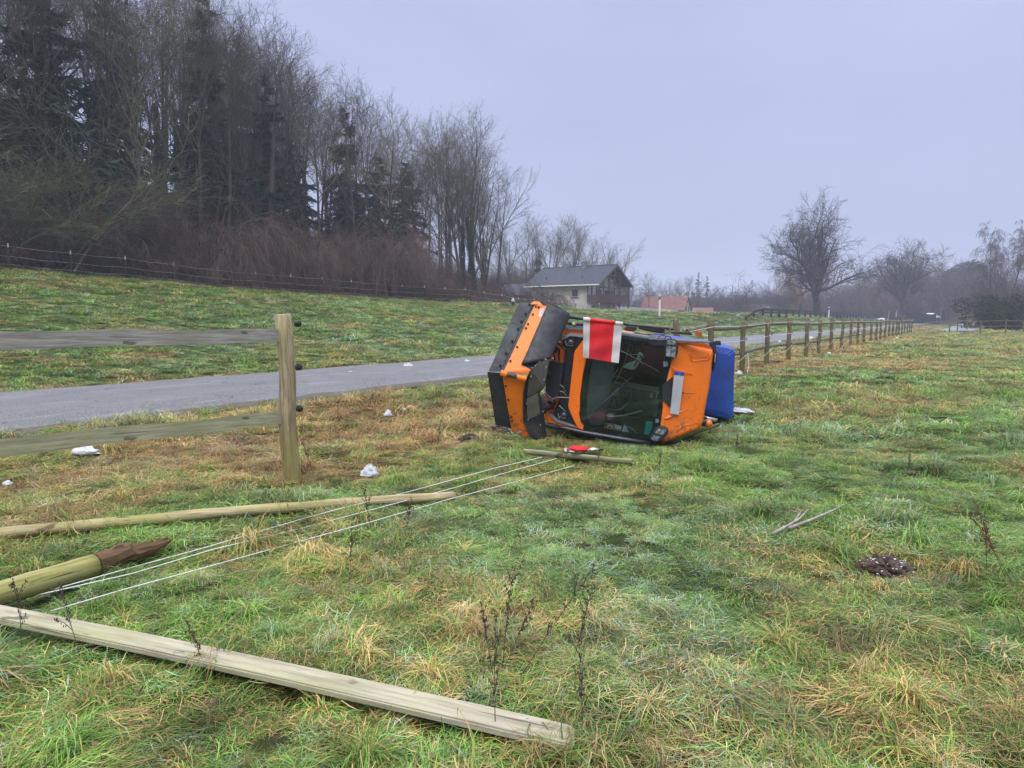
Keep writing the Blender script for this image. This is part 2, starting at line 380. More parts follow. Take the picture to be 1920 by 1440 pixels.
# ------------------------------------------------------------------ ground
def graded(lo, hi, fine, n):
    t = np.linspace(-1, 1, n)
    k = 5.2
    g = np.sinh(k * t) / np.sinh(k)
    return np.where(g < 0, -g * lo, g * hi)
gx = graded(-700, 900, 0, 430); gy = np.concatenate([-np.geomspace(0.2, 200, 40)[::-1], np.linspace(0, 14, 170)[:-1], np.geomspace(14, 1300, 190)])
GX, GY = np.meshgrid(gx, gy)
GZ = H(GX, GY)
nx, ny = len(gx), len(gy)
vv = np.stack([GX.ravel(), GY.ravel(), GZ.ravel()], 1)
ii = (np.arange(ny - 1)[:, None] * nx + np.arange(nx - 1)[None, :]).ravel()
ff = np.stack([ii, ii + 1, ii + nx + 1, ii + nx], 1)
def ground_mat():
    m, t, b, o = _nodes('meadow_ground')
    at_ = t.nodes.new('ShaderNodeAttribute'); at_.attribute_name = 'zone'
    sp = t.nodes.new('ShaderNodeSeparateColor'); t.links.new(at_.outputs['Color'], sp.inputs[0])
    geo = t.nodes.new('ShaderNodeNewGeometry'); pos = geo.outputs['Position']
    g = mixc(t, mrange(t, noise(t, 2.3, 8, vec=pos, rough=0.7), 0.35, 0.65), (0.022, 0.034, 0.010), (0.070, 0.105, 0.028))
    s = mixc(t, mrange(t, noise(t, 3.1, 8, vec=pos, rough=0.7), 0.35, 0.65), (0.075, 0.050, 0.024), (0.20, 0.145, 0.062))
    st = t.nodes.new('ShaderNodeMath'); st.operation = 'ADD'
    t.links.new(mrange(t, noise(t, 0.8, 7, vec=pos, rough=0.7), 0.35, 0.65, -0.5, 0.5), st.inputs[0]); t.links.new(sp.outputs[0], st.inputs[1])
    c = mixc(t, mrange(t, st.outputs[0], 0.2, 0.8), g, s)
    c = mixc(t, mrange(t, noise(t, 1.7, 8, vec=pos, rough=0.75), 0.58, 0.72, 0, 0.5), c, (0.24, 0.29, 0.24))
    lit = mixc(t, mrange(t, noise(t, 6, 7, vec=pos, rough=0.7), 0.35, 0.65), (0.045, 0.026, 0.020), (0.15, 0.085, 0.062))
    c = mixc(t, sp.outputs[1], c, lit)
    c = mixc(t, sp.outputs[2], c, (0.27, 0.20, 0.13))
    t.links.new(c, b.inputs['Base Color']); b.inputs['Roughness'].default_value = 0.95
    b.inputs['Specular IOR Level'].default_value = 0.15
    bump(t, b, noise(t, 7, 8, vec=pos, rough=0.8), 1.0, 0.08)
    return m
U_ = GX * DU[0] + GY * DU[1]; P_ = GX * DP[0] + GY * DP[1]
def strawness(x, y):
    u = x * DU[0] + y * DU[1]; p = x * DP[0] + y * DP[1]
    s = 0.20 + 0.36 * vnoise(x, y, 0.8) + 0.32 * vnoise(x + 5, y + 9, 2.3)
    s = s + 0.42 * sst(4.2, 5.4, p) * (1 - sst(9.2, 9.9, p)) * (1 - 0.45 * sst(8.2, 9.4, p)) + 0.2 * sst(15.6, 14.6, p) * sst(14.2, 14.6, p)
    s = s - 0.10 * sst(15, 17, p) + 0.20 * np.exp(-((p - 4.5) / 1.6) ** 2) * sst(14, 20, u) + 0.15 * sst(34, 40, p)
    s = s - 0.22 * np.exp(-(((x - 0.6) / 1.2) ** 2 + ((y - 4.6) / 1.1) ** 2)) + 0.12 * sst(6.5, 9, y) * sst(6, 2, p)
    s = s + 0.22 * np.exp(-(((x + 0.6) / 0.9) ** 2 + ((y - 3.3) / 0.6) ** 2))
    return np.clip(s, 0, 1)
zone = np.zeros((len(vv), 4)); zone[:, 3] = 1
zone[:, 0] = strawness(GX, GY).ravel()
Tl = np.interp(U_, [50, 78], [42, 30])
zone[:, 1] = (sst(-1.0, 0.8, (P_ - Tl) + 0.6 * vnoise(GX, GY, 2.0)) * (1 - sst(72, 88, U_)) ).ravel()
tr_c = (GX - np.interp(GY, [55, 75, 90, 130, 200], [41.5, 46, 60, 86, 140]))
zone[:, 2] = (sst(0.3, -0.3, np.abs(tr_c - 1.2) - np.interp(GY, [60, 100], [1.0, 2.2])) * sst(68.5, 70.5, GY)).ravel()
gme = mesh_np('ground', vv, ff, ground_mat(), True)
ca = gme.color_attributes.new('zone', 'FLOAT_COLOR', 'POINT'); ca.data.foreach_set('color', zone.ravel())
ground = bpy.data.objects.new('ground', gme); COL.objects.link(ground); ground['kind'] = 'structure'

# asphalt path ------------------------------------------------------
def asphalt_mat():
    m, t, b, o = _nodes('old_asphalt')
    geo = t.nodes.new('ShaderNodeNewGeometry'); pos = geo.outputs['Position']
    c = mixc(t, mrange(t, noise(t, 45, 2, vec=pos), 0.42, 0.58), (0.045, 0.045, 0.050), (0.185, 0.185, 0.20))
    c = mixc(t, mrange(t, noise(t, 0.9, 6, vec=pos), 0.35, 0.7, 0, 0.45), c, (0.17, 0.172, 0.19))
    rotm = t.nodes.new('ShaderNodeMapping'); rotm.inputs['Rotation'].default_value = (0, 0, -math.atan2(DU[1], DU[0])); t.links.new(pos, rotm.inputs[0])
    fr = noise(t, 1.0, 6, vec=rotm.outputs[0], sc=(0.5, 3.2, 1), rough=0.65)
    c = mixc(t, mrange(t, fr, 0.56, 0.78, 0, 0.6), c, (0.36, 0.37, 0.40))
    c = mixc(t, mrange(t, noise(t, 2.6, 7, vec=pos, rough=0.7), 0.60, 0.72, 0, 0.5), c, (0.07, 0.068, 0.07))
    vo = t.nodes.new('ShaderNodeTexVoronoi'); vo.feature = 'DISTANCE_TO_EDGE'; vo.inputs['Scale'].default_value = 0.55
    dn = t.nodes.new('ShaderNodeTexNoise'); dn.inputs['Scale'].default_value = 1.4; dn.inputs['Detail'].default_value = 6; t.links.new(pos, dn.inputs['Vector'])
    av = t.nodes.new('ShaderNodeVectorMath'); av.operation = 'ADD'; t.links.new(pos, av.inputs[0]); t.links.new(dn.outputs['Color'], av.inputs[1]); t.links.new(av.outputs[0], vo.inputs['Vector'])
    c = mixc(t, mrange(t, vo.outputs['Distance'], 0.003, 0.012, 0.7, 0.0), c, (0.035, 0.034, 0.034))
    at_ = t.nodes.new('ShaderNodeAttribute'); at_.attribute_name = 'edge'
    ed = t.nodes.new('ShaderNodeMath'); ed.operation = 'ADD'; t.links.new(at_.outputs['Fac'], ed.inputs[0])
    t.links.new(mrange(t, noise(t, 5, 6, vec=pos), 0.3, 0.7, -0.4, 0.4), ed.inputs[1])
    c = mixc(t, mrange(t, ed.outputs[0], 0.55, 0.85), c, (0.10, 0.082, 0.062))
    t.links.new(c, b.inputs['Base Color']); b.inputs['Roughness'].default_value = 0.62
    bump(t, b, noise(t, 90, 3, vec=pos), 0.5, 0.01)
    return m
us = np.concatenate([np.linspace(-12, 60, 240), np.linspace(61, 150, 60), np.linspace(155, 420, 30)])
offs = np.concatenate([[-0.06, 0, 0.07], np.linspace(0.3, P1 - P0 - 0.3, 10), [P1 - P0 - 0.16, P1 - P0, P1 - P0 + 0.12]])
pv = []; edg = []
for u in us:
    bend = 0.0
    for k, o_ in enumerate(offs):
        j = 0.09 * float(vnoise(u * 1.0, 3.3 if k < 3 else 90.1, 0.7)) + 0.05 * float(vnoise(u, 5.1 if k < 3 else 9.1, 0.22)) if k in (0, 1, 2, len(offs) - 3, len(offs) - 2, len(offs) - 1) else 0
        p = P0 + o_ + j; xy = XY(u, p)
        z = 0.062 + float(macro(*XY(u, 12))) - 0.0 + 0.01 * float(vnoise(u, o_, 2.0)) + 0.02 * math.sin(math.pi * np.clip(o_ / (P1 - P0), 0, 1))
        if k in (0, len(offs) - 1): z -= 0.09
        pv.append((xy[0], xy[1], z)); edg.append(1.0 if k in (0, 1, len(offs) - 2, len(offs) - 1) else 0.0)
no = len(offs)
pf = [(i * no + k, (i + 1) * no + k, (i + 1) * no + k + 1, i * no + k + 1) for i in range(len(us) - 1) for k in range(no - 1)]
pme = mesh_np('path', pv, [f[::-1] for f in pf], asphalt_mat(), True)
a_ = pme.attributes.new('edge', 'FLOAT', 'POINT'); a_.data.foreach_set('value', edg)
path = bpy.data.objects.new('path', pme); COL.objects.link(path); path['kind'] = 'structure'

# far side road climbing to the bridge and the main road behind the guard rail
def ribbon(name, ctr, widths, m, lift=0.05, absz=None):
    ctr = np.array(ctr, float); T = np.gradient(ctr[:, :2], axis=0); T /= np.linalg.norm(T, axis=1)[:, None]
    Nn = np.stack([-T[:, 1], T[:, 0]], 1); v = []; n = len(ctr)
    for i in range(n):
        for s in (-1, -0.33, 0.33, 1):
            q = ctr[i, :2] + Nn[i] * widths[i] * s * 0.5
            z = ctr[i, 2] if absz else Hz(*ctr[i, :2]) + lift
            v.append((q[0], q[1], z))
    # skirts
    mb = MB(); mb.add(v, [(i * 4 + k, (i + 1) * 4 + k, (i + 1) * 4 + k + 1, i * 4 + k + 1) for i in range(n - 1) for k in range(3)])
    vs = [(a[0], a[1], a[2] - 1.2) for a in v]
    o0 = len(mb.v); mb.add([v[i * 4 + e_] for e_ in (0, 3) for i in range(n)] + [vs[i * 4 + e_] for e_ in (0, 3) for i in range(n)],
           [(i + s * n, i + 1 + s * n, i + 1 + (s + 2) * n, i + (s + 2) * n) for s in (0, 1) for i in range(n - 1)])
    return build(name, mb, m, kind='structure')
asp2 = mat('far_asphalt', (0.20, 0.205, 0.24), 0.6, 0, 0.2, 0.6, 0.1)
c2 = [at(x, y, Y) for x, y, Y in ((1790, 620, 74), (1808, 615.5, 84), (1824, 608, 98), (1838, 600.5, 118), (1848, 596.5, 140))]
ribbon('side_road', c2, [3.2, 3.4, 3.4, 3.4, 3.4], asp2, absz=True)
rc = [(*XY(u, 24.5), Hz(*XY(u, 21)) + 0.05) for u in np.linspace(60, 420, 60)]
ribbon('main_road', rc, [6.5] * 60, asp2, absz=True)

# ------------------------------------------------------------------ overturned truck
TA = at(1240, 832, 8.02)
_ps, _ro = math.radians(-12), math.radians(9)
_U0 = np.array([math.cos(_ps), math.sin(_ps), 0]); _Z = np.array([0, 0, 1.0])
TU = _U0 * math.cos(_ro) - _Z * math.sin(_ro)     # towards the roof of the truck
TR = _U0 * math.sin(_ro) + _Z * math.cos(_ro)     # towards its upper side
TB = np.array([-math.sin(_ps), math.cos(_ps), 0])  # towards its rear
def tp(px, py, b=0.0):
    r = ray(px, py); return CV + r * ((b - np.dot(CV - TA, TB)) / np.dot(r, TB))
def tl(u, r, b): return TA + TU * u + TR * r + TB * b
def poly(pts, b=0.0): return [tp(p[0], p[1], p[2] if len(p) > 2 else b) for p in pts]
def panel(name, pts, b, th, m, parent, bevel=0.006, smooth=False, seg=2):
    mb = MB(); mb.prism(poly(pts, b), TB * th); return build(name, mb, m, parent, bevel, smooth, seg=seg)
def tboxes(mb, u0, u1, r0, r1, b0, b1, mi=0):
    return mb.box(tl((u0 + u1) / 2, (r0 + r1) / 2, (b0 + b1) / 2), abs(u1 - u0), abs(r1 - r0), abs(b1 - b0), (TU, TR, TB), mi)

truck = thing('overturned_truck', 'orange municipal truck lying on its side in the grass beside the fence', 'truck', (TA[0] - 0.5, TA[1] + 0.8, 0))
# chassis and cab shell
mb = MB(); tboxes(mb, -1.34, -0.98, 0.10, 1.05, 0.25, 3.3); build('chassis', mb, M['black'], truck, 0.02)
mb = MB(); tboxes(mb, -1.02, 0.22, 0.0, 0.035, 0.10, 1.45); build('side_panel', mb, M['black'], truck, 0.01)
mb = MB(); tboxes(mb, -1.05, -0.55, 1.155, 1.195, 0.06, 1.45); build('door', mb, M['orange'], truck, 0.012)
mb = MB(); tboxes(mb, -0.05, 0.27, 1.155, 1.195, 0.25, 1.45); build('upper_side_panel', mb, M['orange'], truck, 0.012)
mb = MB(); tboxes(mb, -0.55, -0.05, 1.163, 1.170, 0.12, 1.40); build('side_window', mb, M['windscreen'], truck)
mb = MB(); tboxes(mb, -0.56, 0.28, 1.196, 1.215, 0.62, 0.70); tboxes(mb, -0.56, -0.53, 1.196, 1.21, 0.1, 1.4); build('window_frame', mb, M['black'], truck, 0.004)
mb = MB(); tboxes(mb, -1.02, 0.24, 0.04, 1.16, 1.42, 1.47); build('rear_wall', mb, M['interior'], truck, 0.01)
mb = MB(); tboxes(mb, 0.22, 0.26, 0.05, 1.15, 0.40, 1.45); build('roof', mb, M['orange'], truck, 0.01)
mb = MB(); tboxes(mb, -1.04, -0.98, 0.04, 1.15, 0.10, 1.45); build('cab_floor', mb, M['interior'], truck, 0.01)
# wheels (axle across the truck, so up in the air here)
def wheel(b, r, nm):
    c = tl(-1.28, r, b); w = thing  # noqa
    mb = MB(); s = 20; prof = [(0.0, 0.13), (0.16, 0.13), (0.17, 0.11), (0.30, 0.12), (0.33, 0.09), (0.345, 0.03), (0.345, -0.03), (0.33, -0.09), (0.30, -0.12), (0.17, -0.11), (0.16, -0.13), (0.0, -0.13)]
    vs = []; fs = []
    for q, h in prof[2:-2]:
        for k in range(s):
            a = 2 * math.pi * k / s; vs.append(c + (TU * math.cos(a) + TB * math.sin(a)) * q + TR * h)
    n = len(prof) - 4
    for i in range(n - 1):
        for k in range(s): fs.append((i * s + k, i * s + (k + 1) % s, (i + 1) * s + (k + 1) % s, (i + 1) * s + k))
    mb.add(vs, fs); ty = build('wheel', mb, M['tyre'], truck, 0, True)
    mb = MB(); mb.tube([c - TR * 0.09, c + TR * 0.09], [0.185, 0.185], 18); build('rim', mb, M['chrome'], ty, 0.01)
for b in (0.75, 2.6):
    wheel(b, 0.12, 'l'); wheel(b, 1.06, 'r')
# nose
panel('nose_shell', [(1024, 676), (1060, 640), (1093, 633), (1094, 800), (1045, 792), (1026, 780)], 0.16, 0.55, M['black'], truck, 0.01)
panel('front_corner', [(1049, 634), (1056, 617), (1071, 616), (1166, 627), (1166, 636), (1093, 630), (1068, 625), (1058, 627)], 0.03, 0.35, M['orange'], truck, 0.008)
panel('front_corner', [(1021, 780), (1025, 771), (1046, 791), (1082, 800), (1082, 804), (1045, 797), (1023, 791)], 0.03, 0.35, M['orange'], truck, 0.006)
panel('bumper', [(1024, 772), (1022, 700), (1033, 662), (1046, 640), (1053, 640), (1060, 659), (1057, 682), (1053, 737), (1048, 752), (1043, 761), (1036, 776)], 0.10, 0.2, M['orange'], truck, 0.012)
for pts in ([(1043, 647), (1050, 655), (1049, 676), (1046, 676), (1046, 657), (1040, 651)], [(1036, 660), (1041, 668), (1042, 678), (1039, 678)]):
    panel('bumper_recess', pts, 0.094, 0.02, M['black'], truck, 0)
panel('headlight_surround', [(1050, 637), (1058, 627.5), (1068, 624.5), (1094, 628), (1094, 633), (1069, 630), (1056, 637.5)], 0.012, 0.12, M['chrome'], truck, 0.006)
panel('headlight_surround', [(1028, 778), (1033, 775), (1046, 787), (1080, 799), (1076, 801), (1042, 792)], 0.012, 0.12, M['greyrail'], truck, 0.006)
panel('grille_panel', [(1055, 637), (1069, 630), (1094, 633), (1076, 659), (1072, 700), (1067, 745), (1066, 763), (1081, 799), (1046, 787), (1035, 776), (1050, 758), (1051, 745), (1057, 700), (1060, 657)], 0.045, 0.12, M['darkgrille'], truck, 0.008)
for cx_, cy_ in ((1070.5, 641.5), (1057, 777.5)):
    c = tp(cx_, cy_, 0.03); mb = MB(); mb.tube([c - TB * 0.012, c + TB * 0.03], [0.047, 0.055], 20)
    hl = build('headlight', mb, M['black'], truck, 0.004, False)
    mb = MB(); mb.ball(c - TB * 0.006, 0.036, 16, 8); build('lens', mb, M['winglass'], hl, 0, True)
    mb = MB(); mb.tube([c - TB * 0.018 + (TU * math.cos(a) + TR * math.sin(a)) * 0.043 for a in np.linspace(3.6, 5.6, 9)], 0.005, 5); build('light_strip', mb, M['chrome'], hl)
    mb = MB(); mb.tube([c - TB * 0.02 + (TU * math.cos(a) + TR * math.sin(a)) * 0.062 for a in np.linspace(2.9, 4.1, 7)], 0.007, 5); build('light_strip', mb, M['chrome'], hl)
panel('front_panel', [(1093, 637), (1112, 640), (1100, 670), (1093, 700), (1087, 745), (1087, 772), (1085, 775), (1087, 783), (1089, 795), (1094, 797), (1093, 807), (1083, 803), (1073, 782), (1065, 763), (1067, 745), (1072, 700), (1077, 659)], 0.0, 0.14, M['orange'], truck, 0.008)
panel('front_panel_crease', [(1087, 665), (1089, 665), (1085, 700), (1082, 745), (1081, 762), (1090, 798), (1088, 799), (1079, 762), (1080, 745), (1083, 700)], -0.006, 0.02, M['orange'], truck, 0.003)
# radiator box in front of the nose, hitch and hoses
panel('radiator_box', [(1029, 676), (1054, 681), (1057, 690), (1047, 746), (1036, 750), (1022, 740), (1024, 700)], -0.02, 0.2, M['black'], truck, 0.01)
panel('radiator_lip', [(1029, 675), (1056, 680), (1056, 682), (1029, 677)], -0.026, 0.2, M['greyplate'], truck, 0.002)
mb = MB()
for a in ([(1031, 750, -0.05), (1045, 745, -0.08), (1068, 745.5, -0.06)], [(1050, 721, -0.03), (1056, 726, -0.05), (1060, 733, -0.01)], [(1050, 733, -0.03), (1056, 735, -0.05), (1062, 741, -0.01)],
          [(1048, 760, -0.02), (1056, 767, -0.03), (1060, 772, 0)], [(1020, 731, -0.1), (1028, 742, -0.08), (1036, 748, -0.04)]):
    mb = MB(); mb.tube([tp(*q) for q in a], 0.005, 5); build('hose', mb, M['cable'], truck)
mb = MB(); mb.tube([tp(1026, 752, -0.04), tp(1042, 756, 0.0)], 0.03, 10); mb.tube([tp(1024, 763, -0.04), tp(1038, 764, 0.02)], 0.022, 10); mb.ball(tp(1035, 753, -0.05), 0.035, 10, 6)
build('hitch', mb, M['black'], truck, 0, True)
panel('bracket_arm', [(1043, 645), (1047, 642), (1062, 654), (1060, 657)], -0.03, 0.04, M['worn'], truck, 0.002)
# rails along both sides of the cab front
mb = MB(); mb.tube([tp(1022, 797, 0.03), tp(1060, 803, 0.02), tp(1095, 811, 0.0), tp(1165, 823, -0.01), tp(1230, 833, -0.01)], 0.026, 12); build('side_rail', mb, M['darkrail'], truck, 0, True)
mb = MB(); mb.tube([tp(1234, 833, 0.03), tp(1268, 824, 0.25), tp(1310, 808, 0.5), tp(1348, 796, 0.9)], 0.018, 10, flat=1.4); build('roof_rail', mb, M['postgrey'], truck, 0, True)
panel('side_rail', [(1060, 612), (1094, 614), (1166, 622), (1222, 630), (1270, 635), (1318, 638), (1330, 640), (1334, 643), (1318, 643.5), (1262, 641), (1222, 637), (1166, 629), (1094, 621), (1058, 617.5)], 0.0, 0.09, M['greyrail'], truck, 0.01, seg=3)
panel('a_pillar', [(1160, 629), (1222, 637), (1268, 641), (1262, 649), (1225, 647), (1213, 641), (1160, 634)], 0.02, 0.08, M['darkrail'], truck, 0.006)
mb = MB(); mb.prism(poly([(1198, 831), (1222, 835), (1218, 838), (1213, 843), (1207, 842), (1205, 836)], 0.0), TB * 0.05); build('mirror_bracket', mb, M['greyrail'], truck, 0.003)
# windscreen with black surround
ws = [(1112, 640), (1160, 632), (1222, 640), (1264, 648), (1256, 690), (1247, 728), (1244, 760), (1240, 800), (1234, 827), (1165, 818), (1095, 806), (1088, 775), (1089, 745), (1094, 700), (1101, 668)]
wi = [(1112, 650), (1160, 641), (1222, 648), (1248, 654), (1243, 692), (1236, 728), (1233, 765), (1229, 800), (1222, 817), (1165, 809), (1106, 797), (1099, 770), (1100, 745), (1103, 700), (1109, 668)]
mb = MB(); n = len(ws); A_ = poly(ws, 0.035); B_ = poly(wi, 0.035)
for i in range(n):
    j = (i + 1) % n; mb.prism([A_[i], A_[j], B_[j], B_[i]], TB * 0.02)
build('windscreen_surround', mb, M['darkgrille'], truck)
scr = panel('windscreen', [(a[0], a[1]) for a in ws], 0.026, 0.006, M['windscreen'], truck, 0)
# wipers
mb = MB(); mb.tube([tp(1090, 788, -0.01), tp(1130, 757, -0.03), tp(1163, 728, -0.01)], 0.010, 6); mb.tube([tp(1098, 782, -0.012), tp(1140, 745, -0.02), tp(1186, 706, 0.0)], 0.006, 5)
build('wiper', mb, M['black'], truck)
mb = MB(); mb.tube([tp(1150, 648, -0.01), tp(1190, 672, -0.03), tp(1236, 697, 0.0)], 0.006, 6); mb.tube([tp(1158, 656, -0.015), tp(1176, 664, -0.02), tp(1205, 682, -0.02)], 0.010, 5)
build('wiper', mb, M['black'], truck)
# brow above the windscreen (faces the camera, sweeping back to the roof)
def bb(px): return float(np.interp(px, [1240, 1262, 1300, 1340], [0.0, 0.03, 0.13, 0.30]))
def bp(l, d=0.0): return [(a[0], a[1], bb(a[0]) + d) for a in l]
brow = [(1240, 832), (1238, 800), (1243, 765), (1243, 740), (1248, 722), (1256, 690), (1263, 662), (1270, 642)]
browr = [(1312, 803), (1318, 790), (1323, 760), (1329, 730), (1333, 700), (1336, 656)]
mb = MB()
inner_l = brow; rows = 8
def lerp_poly(pl, t):
    d = [0]
    for a, b in zip(pl[:-1], pl[1:]): d.append(d[-1] + math.hypot(a[0] - b[0], a[1] - b[1]))
    s = t * d[-1]; return (float(np.interp(s, d, [a[0] for a in pl])), float(np.interp(s, d, [a[1] for a in pl])))
grid = []; nr, nc = 22, 14
for i in range(nr + 1):
    a = lerp_poly(brow, i / nr); b = lerp_poly(browr, i / nr)
    for k in range(nc + 1):
        x = a[0] + (b[0] - a[0]) * k / nc; y = a[1] + (b[1] - a[1]) * k / nc
        grid.append(tp(x, y, bb(x)))
n0 = len(grid)
back = [g + TB * (0.10) for g in grid]
fs = []
W = nc + 1
for i in range(nr):
    for k in range(nc):
        q = (i * W + k, i * W + k + 1, (i + 1) * W + k + 1, (i + 1) * W + k)
        fs.append(q); fs.append(tuple(n0 + z for z in q[::-1]))
for i in range(nr):
    for k in (0, nc): fs.append((i * W + k, (i + 1) * W + k, n0 + (i + 1) * W + k, n0 + i * W + k))
for k in range(nc):
    for i in (0, nr): fs.append((i * W + k, i * W + k + 1, n0 + i * W + k + 1, n0 + i * W + k))
mb.add(grid + back, fs); build('brow_panel', mb, M['orange'], truck, 0, True)
mb = MB(); mb.add([tp(1270, 641.5, 0.03), tp(1325, 644, 0.22), tp(1336, 656, 0.30), tp(1285, 652.5, 0.075), tp(1270, 641.5, 0.2), tp(1325, 644, 0.4)], [(0, 1, 2, 3), (0, 4, 5, 1), (0, 3, 4), (1, 5, 2), (2, 5, 4, 3)])
build('brow_edge', mb, M['orange'], truck, 0.003)
mb = MB(); tboxes(mb, 0.27, 0.42, 0.32, 1.16, 0.38, 0.9); build('roof_edge', mb, M['orange'], truck, 0.03, seg=3)
# pressed recesses, folds
def groove(name, pl, w, d, m, hgt=0.012):
    mb = MB()
    for a, b in zip(pl[:-1], pl[1:]):
        A1 = tp(a[0], a[1], bb(a[0]) + d); B1 = tp(b[0], b[1], bb(b[0]) + d); mb.tube([A1, B1], w, 6, flat=0.6)
    return build(name, mb, m, truck, 0, True)
groove('pressed_ridge', [(1291, 660), (1297, 676.5), (1328, 675), (1333, 660)], 0.010, 0.0, M['orange'])
groove('pressed_groove', [(1293, 663), (1298, 670.5), (1326, 670), (1331, 661)], 0.004, -0.001, M['red_orange'])
groove('pressed_ridge', [(1269, 810), (1278, 799), (1308, 792.5)], 0.010, 0.0, M['orange'])
groove('pressed_groove', [(1281, 792), (1311.5, 786), (1312, 799)], 0.004, -0.001, M['red_orange'])
mb = MB(); mb.add([tp(1258, 685, bb(1258) - 0.002), tp(1298, 703, bb(1298) - 0.004), tp(1262, 708, bb(1262) + 0.004), tp(1261, 690, bb(1261) - 0.028)], [(0, 1, 3), (1, 2, 3), (2, 0, 3)]); build('brow_fold', mb, M['orange'], truck)
mb = MB(); mb.add([tp(1243, 786, bb(1243) - 0.002), tp(1290, 766, bb(1290) - 0.004), tp(1255, 777, bb(1255) + 0.004), tp(1254, 784, bb(1254) - 0.028)], [(0, 1, 3), (1, 2, 3), (2, 0, 3)]); build('brow_fold', mb, M['orange'], truck)
groove('brow_fold', [(1260, 686), (1298, 703)], 0.007, -0.003, M['orange'])
groove('brow_fold', [(1246, 784), (1290, 766)], 0.007, -0.003, M['orange'])
mb = MB(); mb.prism([tp(1242, 722, -0.012), tp(1262, 706, 0.01), tp(1258, 765, 0.01), tp(1242, 751, -0.012)], TB * 0.03); build('plate_mount', mb, M['black'], truck, 0.004)
mb = MB(); mb.prism([tp(1264.7, 696, -0.02), tp(1283.4, 698, 0.02), tp(1273, 778, 0.02), tp(1256, 776, -0.02)], TB * 0.02); pl = build('licence_plate', mb, M['platewhite'], truck, 0.002)
mb = MB(); mb.prism([tp(1264.7, 696, -0.024), tp(1283.4, 698, 0.016), tp(1282.6, 704.5, 0.016), tp(1263.9, 702.5, -0.024)], TB * 0.006); build('blue_band', mb, M['blue'], pl)
c = tp(1273.8, 700.5, -0.012); mb = MB(); mb.tube([c + (TU * math.cos(a) + TR * math.sin(a)) * 0.012 for a in np.linspace(0, 6.28, 13)], 0.002, 4); build('star_ring', mb, M['chrome'], pl)
mb = MB(); mb.tube([tp(1256, 699, -0.026), tp(1247.5, 776, -0.026)], 0.004, 4); build('plate_edge', mb, M['black'], pl) if False else None
mb = MB(); mb.ball(tp(1281, 736.5, 0.03), 0.012, 8, 5); mb.tube([tp(1281, 737, 0.02), tp(1292, 738, 0.06), tp(1304, 738.5, 0.08)], 0.003, 5); build('plate_lamp', mb, M['black'], truck)
# lamps
def lamp(outer, lens, led, b):
    mb = MB(); mb.prism(poly(outer, b), TB * 0.16); h = build('work_lamp', mb, M['black'], truck, 0.012, seg=3)
    mb = MB(); mb.prism(poly(lens, b - 0.008), TB * 0.02)
    l1 = build('lens', mb, M['lens'], h, 0.006)
    mb = MB(); mb.prism(poly(led, b - 0.008), TB * 0.02); build('led_lens', mb, M['led'], h, 0.006)
    return h
h1 = lamp([(1249, 636), (1268, 636), (1272, 650), (1271, 664), (1265, 673), (1247, 670), (1246, 652)], [(1250, 650), (1258, 649), (1257, 669.5), (1248.5, 668)], [(1251, 638), (1266, 637), (1269, 647.5), (1250, 646)], -0.09)
mb = MB(); mb.prism(poly([(1259.5, 650), (1267, 650.5), (1266, 671), (1258.5, 669.5)], -0.098), TB * 0.02); build('lens', mb, M['lens'], h1, 0.006)
h2 = lamp([(1227, 804), (1236, 800), (1249, 802), (1254, 806), (1251, 816), (1237, 829), (1226, 830), (1218, 825)], [(1234, 804), (1241, 804.5), (1234, 814), (1227.5, 811.5)], [(1224.5, 815.5), (1238.5, 819), (1231, 827.5), (1220, 824)], -0.10)
mb = MB(); mb.prism(poly([(1242.5, 804.5), (1251, 806), (1242, 816), (1235.5, 814.5)], -0.108), TB * 0.02); build('lens', mb, M['lens'], h2, 0.006)
panel('lamp_arm', [(1241, 637), (1250, 638), (1249, 650), (1241, 648)], -0.04, 0.1, M['black'], truck, 0.008)
for q in ([(1243, 678), (1252, 677.5), (1253, 687), (1244, 688)], [(1228.5, 785), (1235, 785), (1235.5, 793), (1229, 793)]):
    mb = MB(); mb.prism(poly(q, -0.005), TB * 0.03); build('led_lamp', mb, M['led'], truck, 0.004)
# beacon, pipe and rear black parts
c = tp(1327.5, 794, 0.45); mb = MB(); mb.ball(c, 0.052, 16, 10); bc = build('beacon', mb, M['beacon'], truck, 0, True)
mb = MB(); mb.tube([c + TU * 0.03, c - TU * 0.07], 0.045, 14); build('beacon_base', mb, M['black'], bc)
mb = MB(); mb.tube([tp(1319, 781, 0.55), tp(1330, 785, 0.55), tp(1343, 788, 0.6)], [0.016, 0.02, 0.026], 10); build('beacon_bracket', mb, M['chrome'], truck, 0, True)
mb = MB(); mb.tube([tp(1322, 776, 0.6), tp(1329, 769, 0.55), tp(1336, 773, 0.6), tp(1338, 782, 0.6)], 0.005, 5); build('cable', mb, M['black'], truck)
panel('roof_handle_mount', [(1328, 642), (1343, 640), (1343, 665), (1340, 690), (1337, 700), (1335, 690), (1337, 656)], 0.42, 0.12, M['black'], truck, 0.01)
panel('roof_handle_mount', [(1341, 639), (1352, 639.5), (1352, 648), (1341, 647)], 0.50, 0.12, M['black'], truck, 0.008)
panel('grab_handle', [(1339, 656), (1345, 658), (1344, 683), (1339, 685)], 0.36, 0.05, M['black'], truck, 0.006)
panel('handle_strip', [(1341, 663), (1342.8, 663), (1341, 680), (1339.3, 680)], 0.35, 0.02, M['chrome'], truck, 0.001)
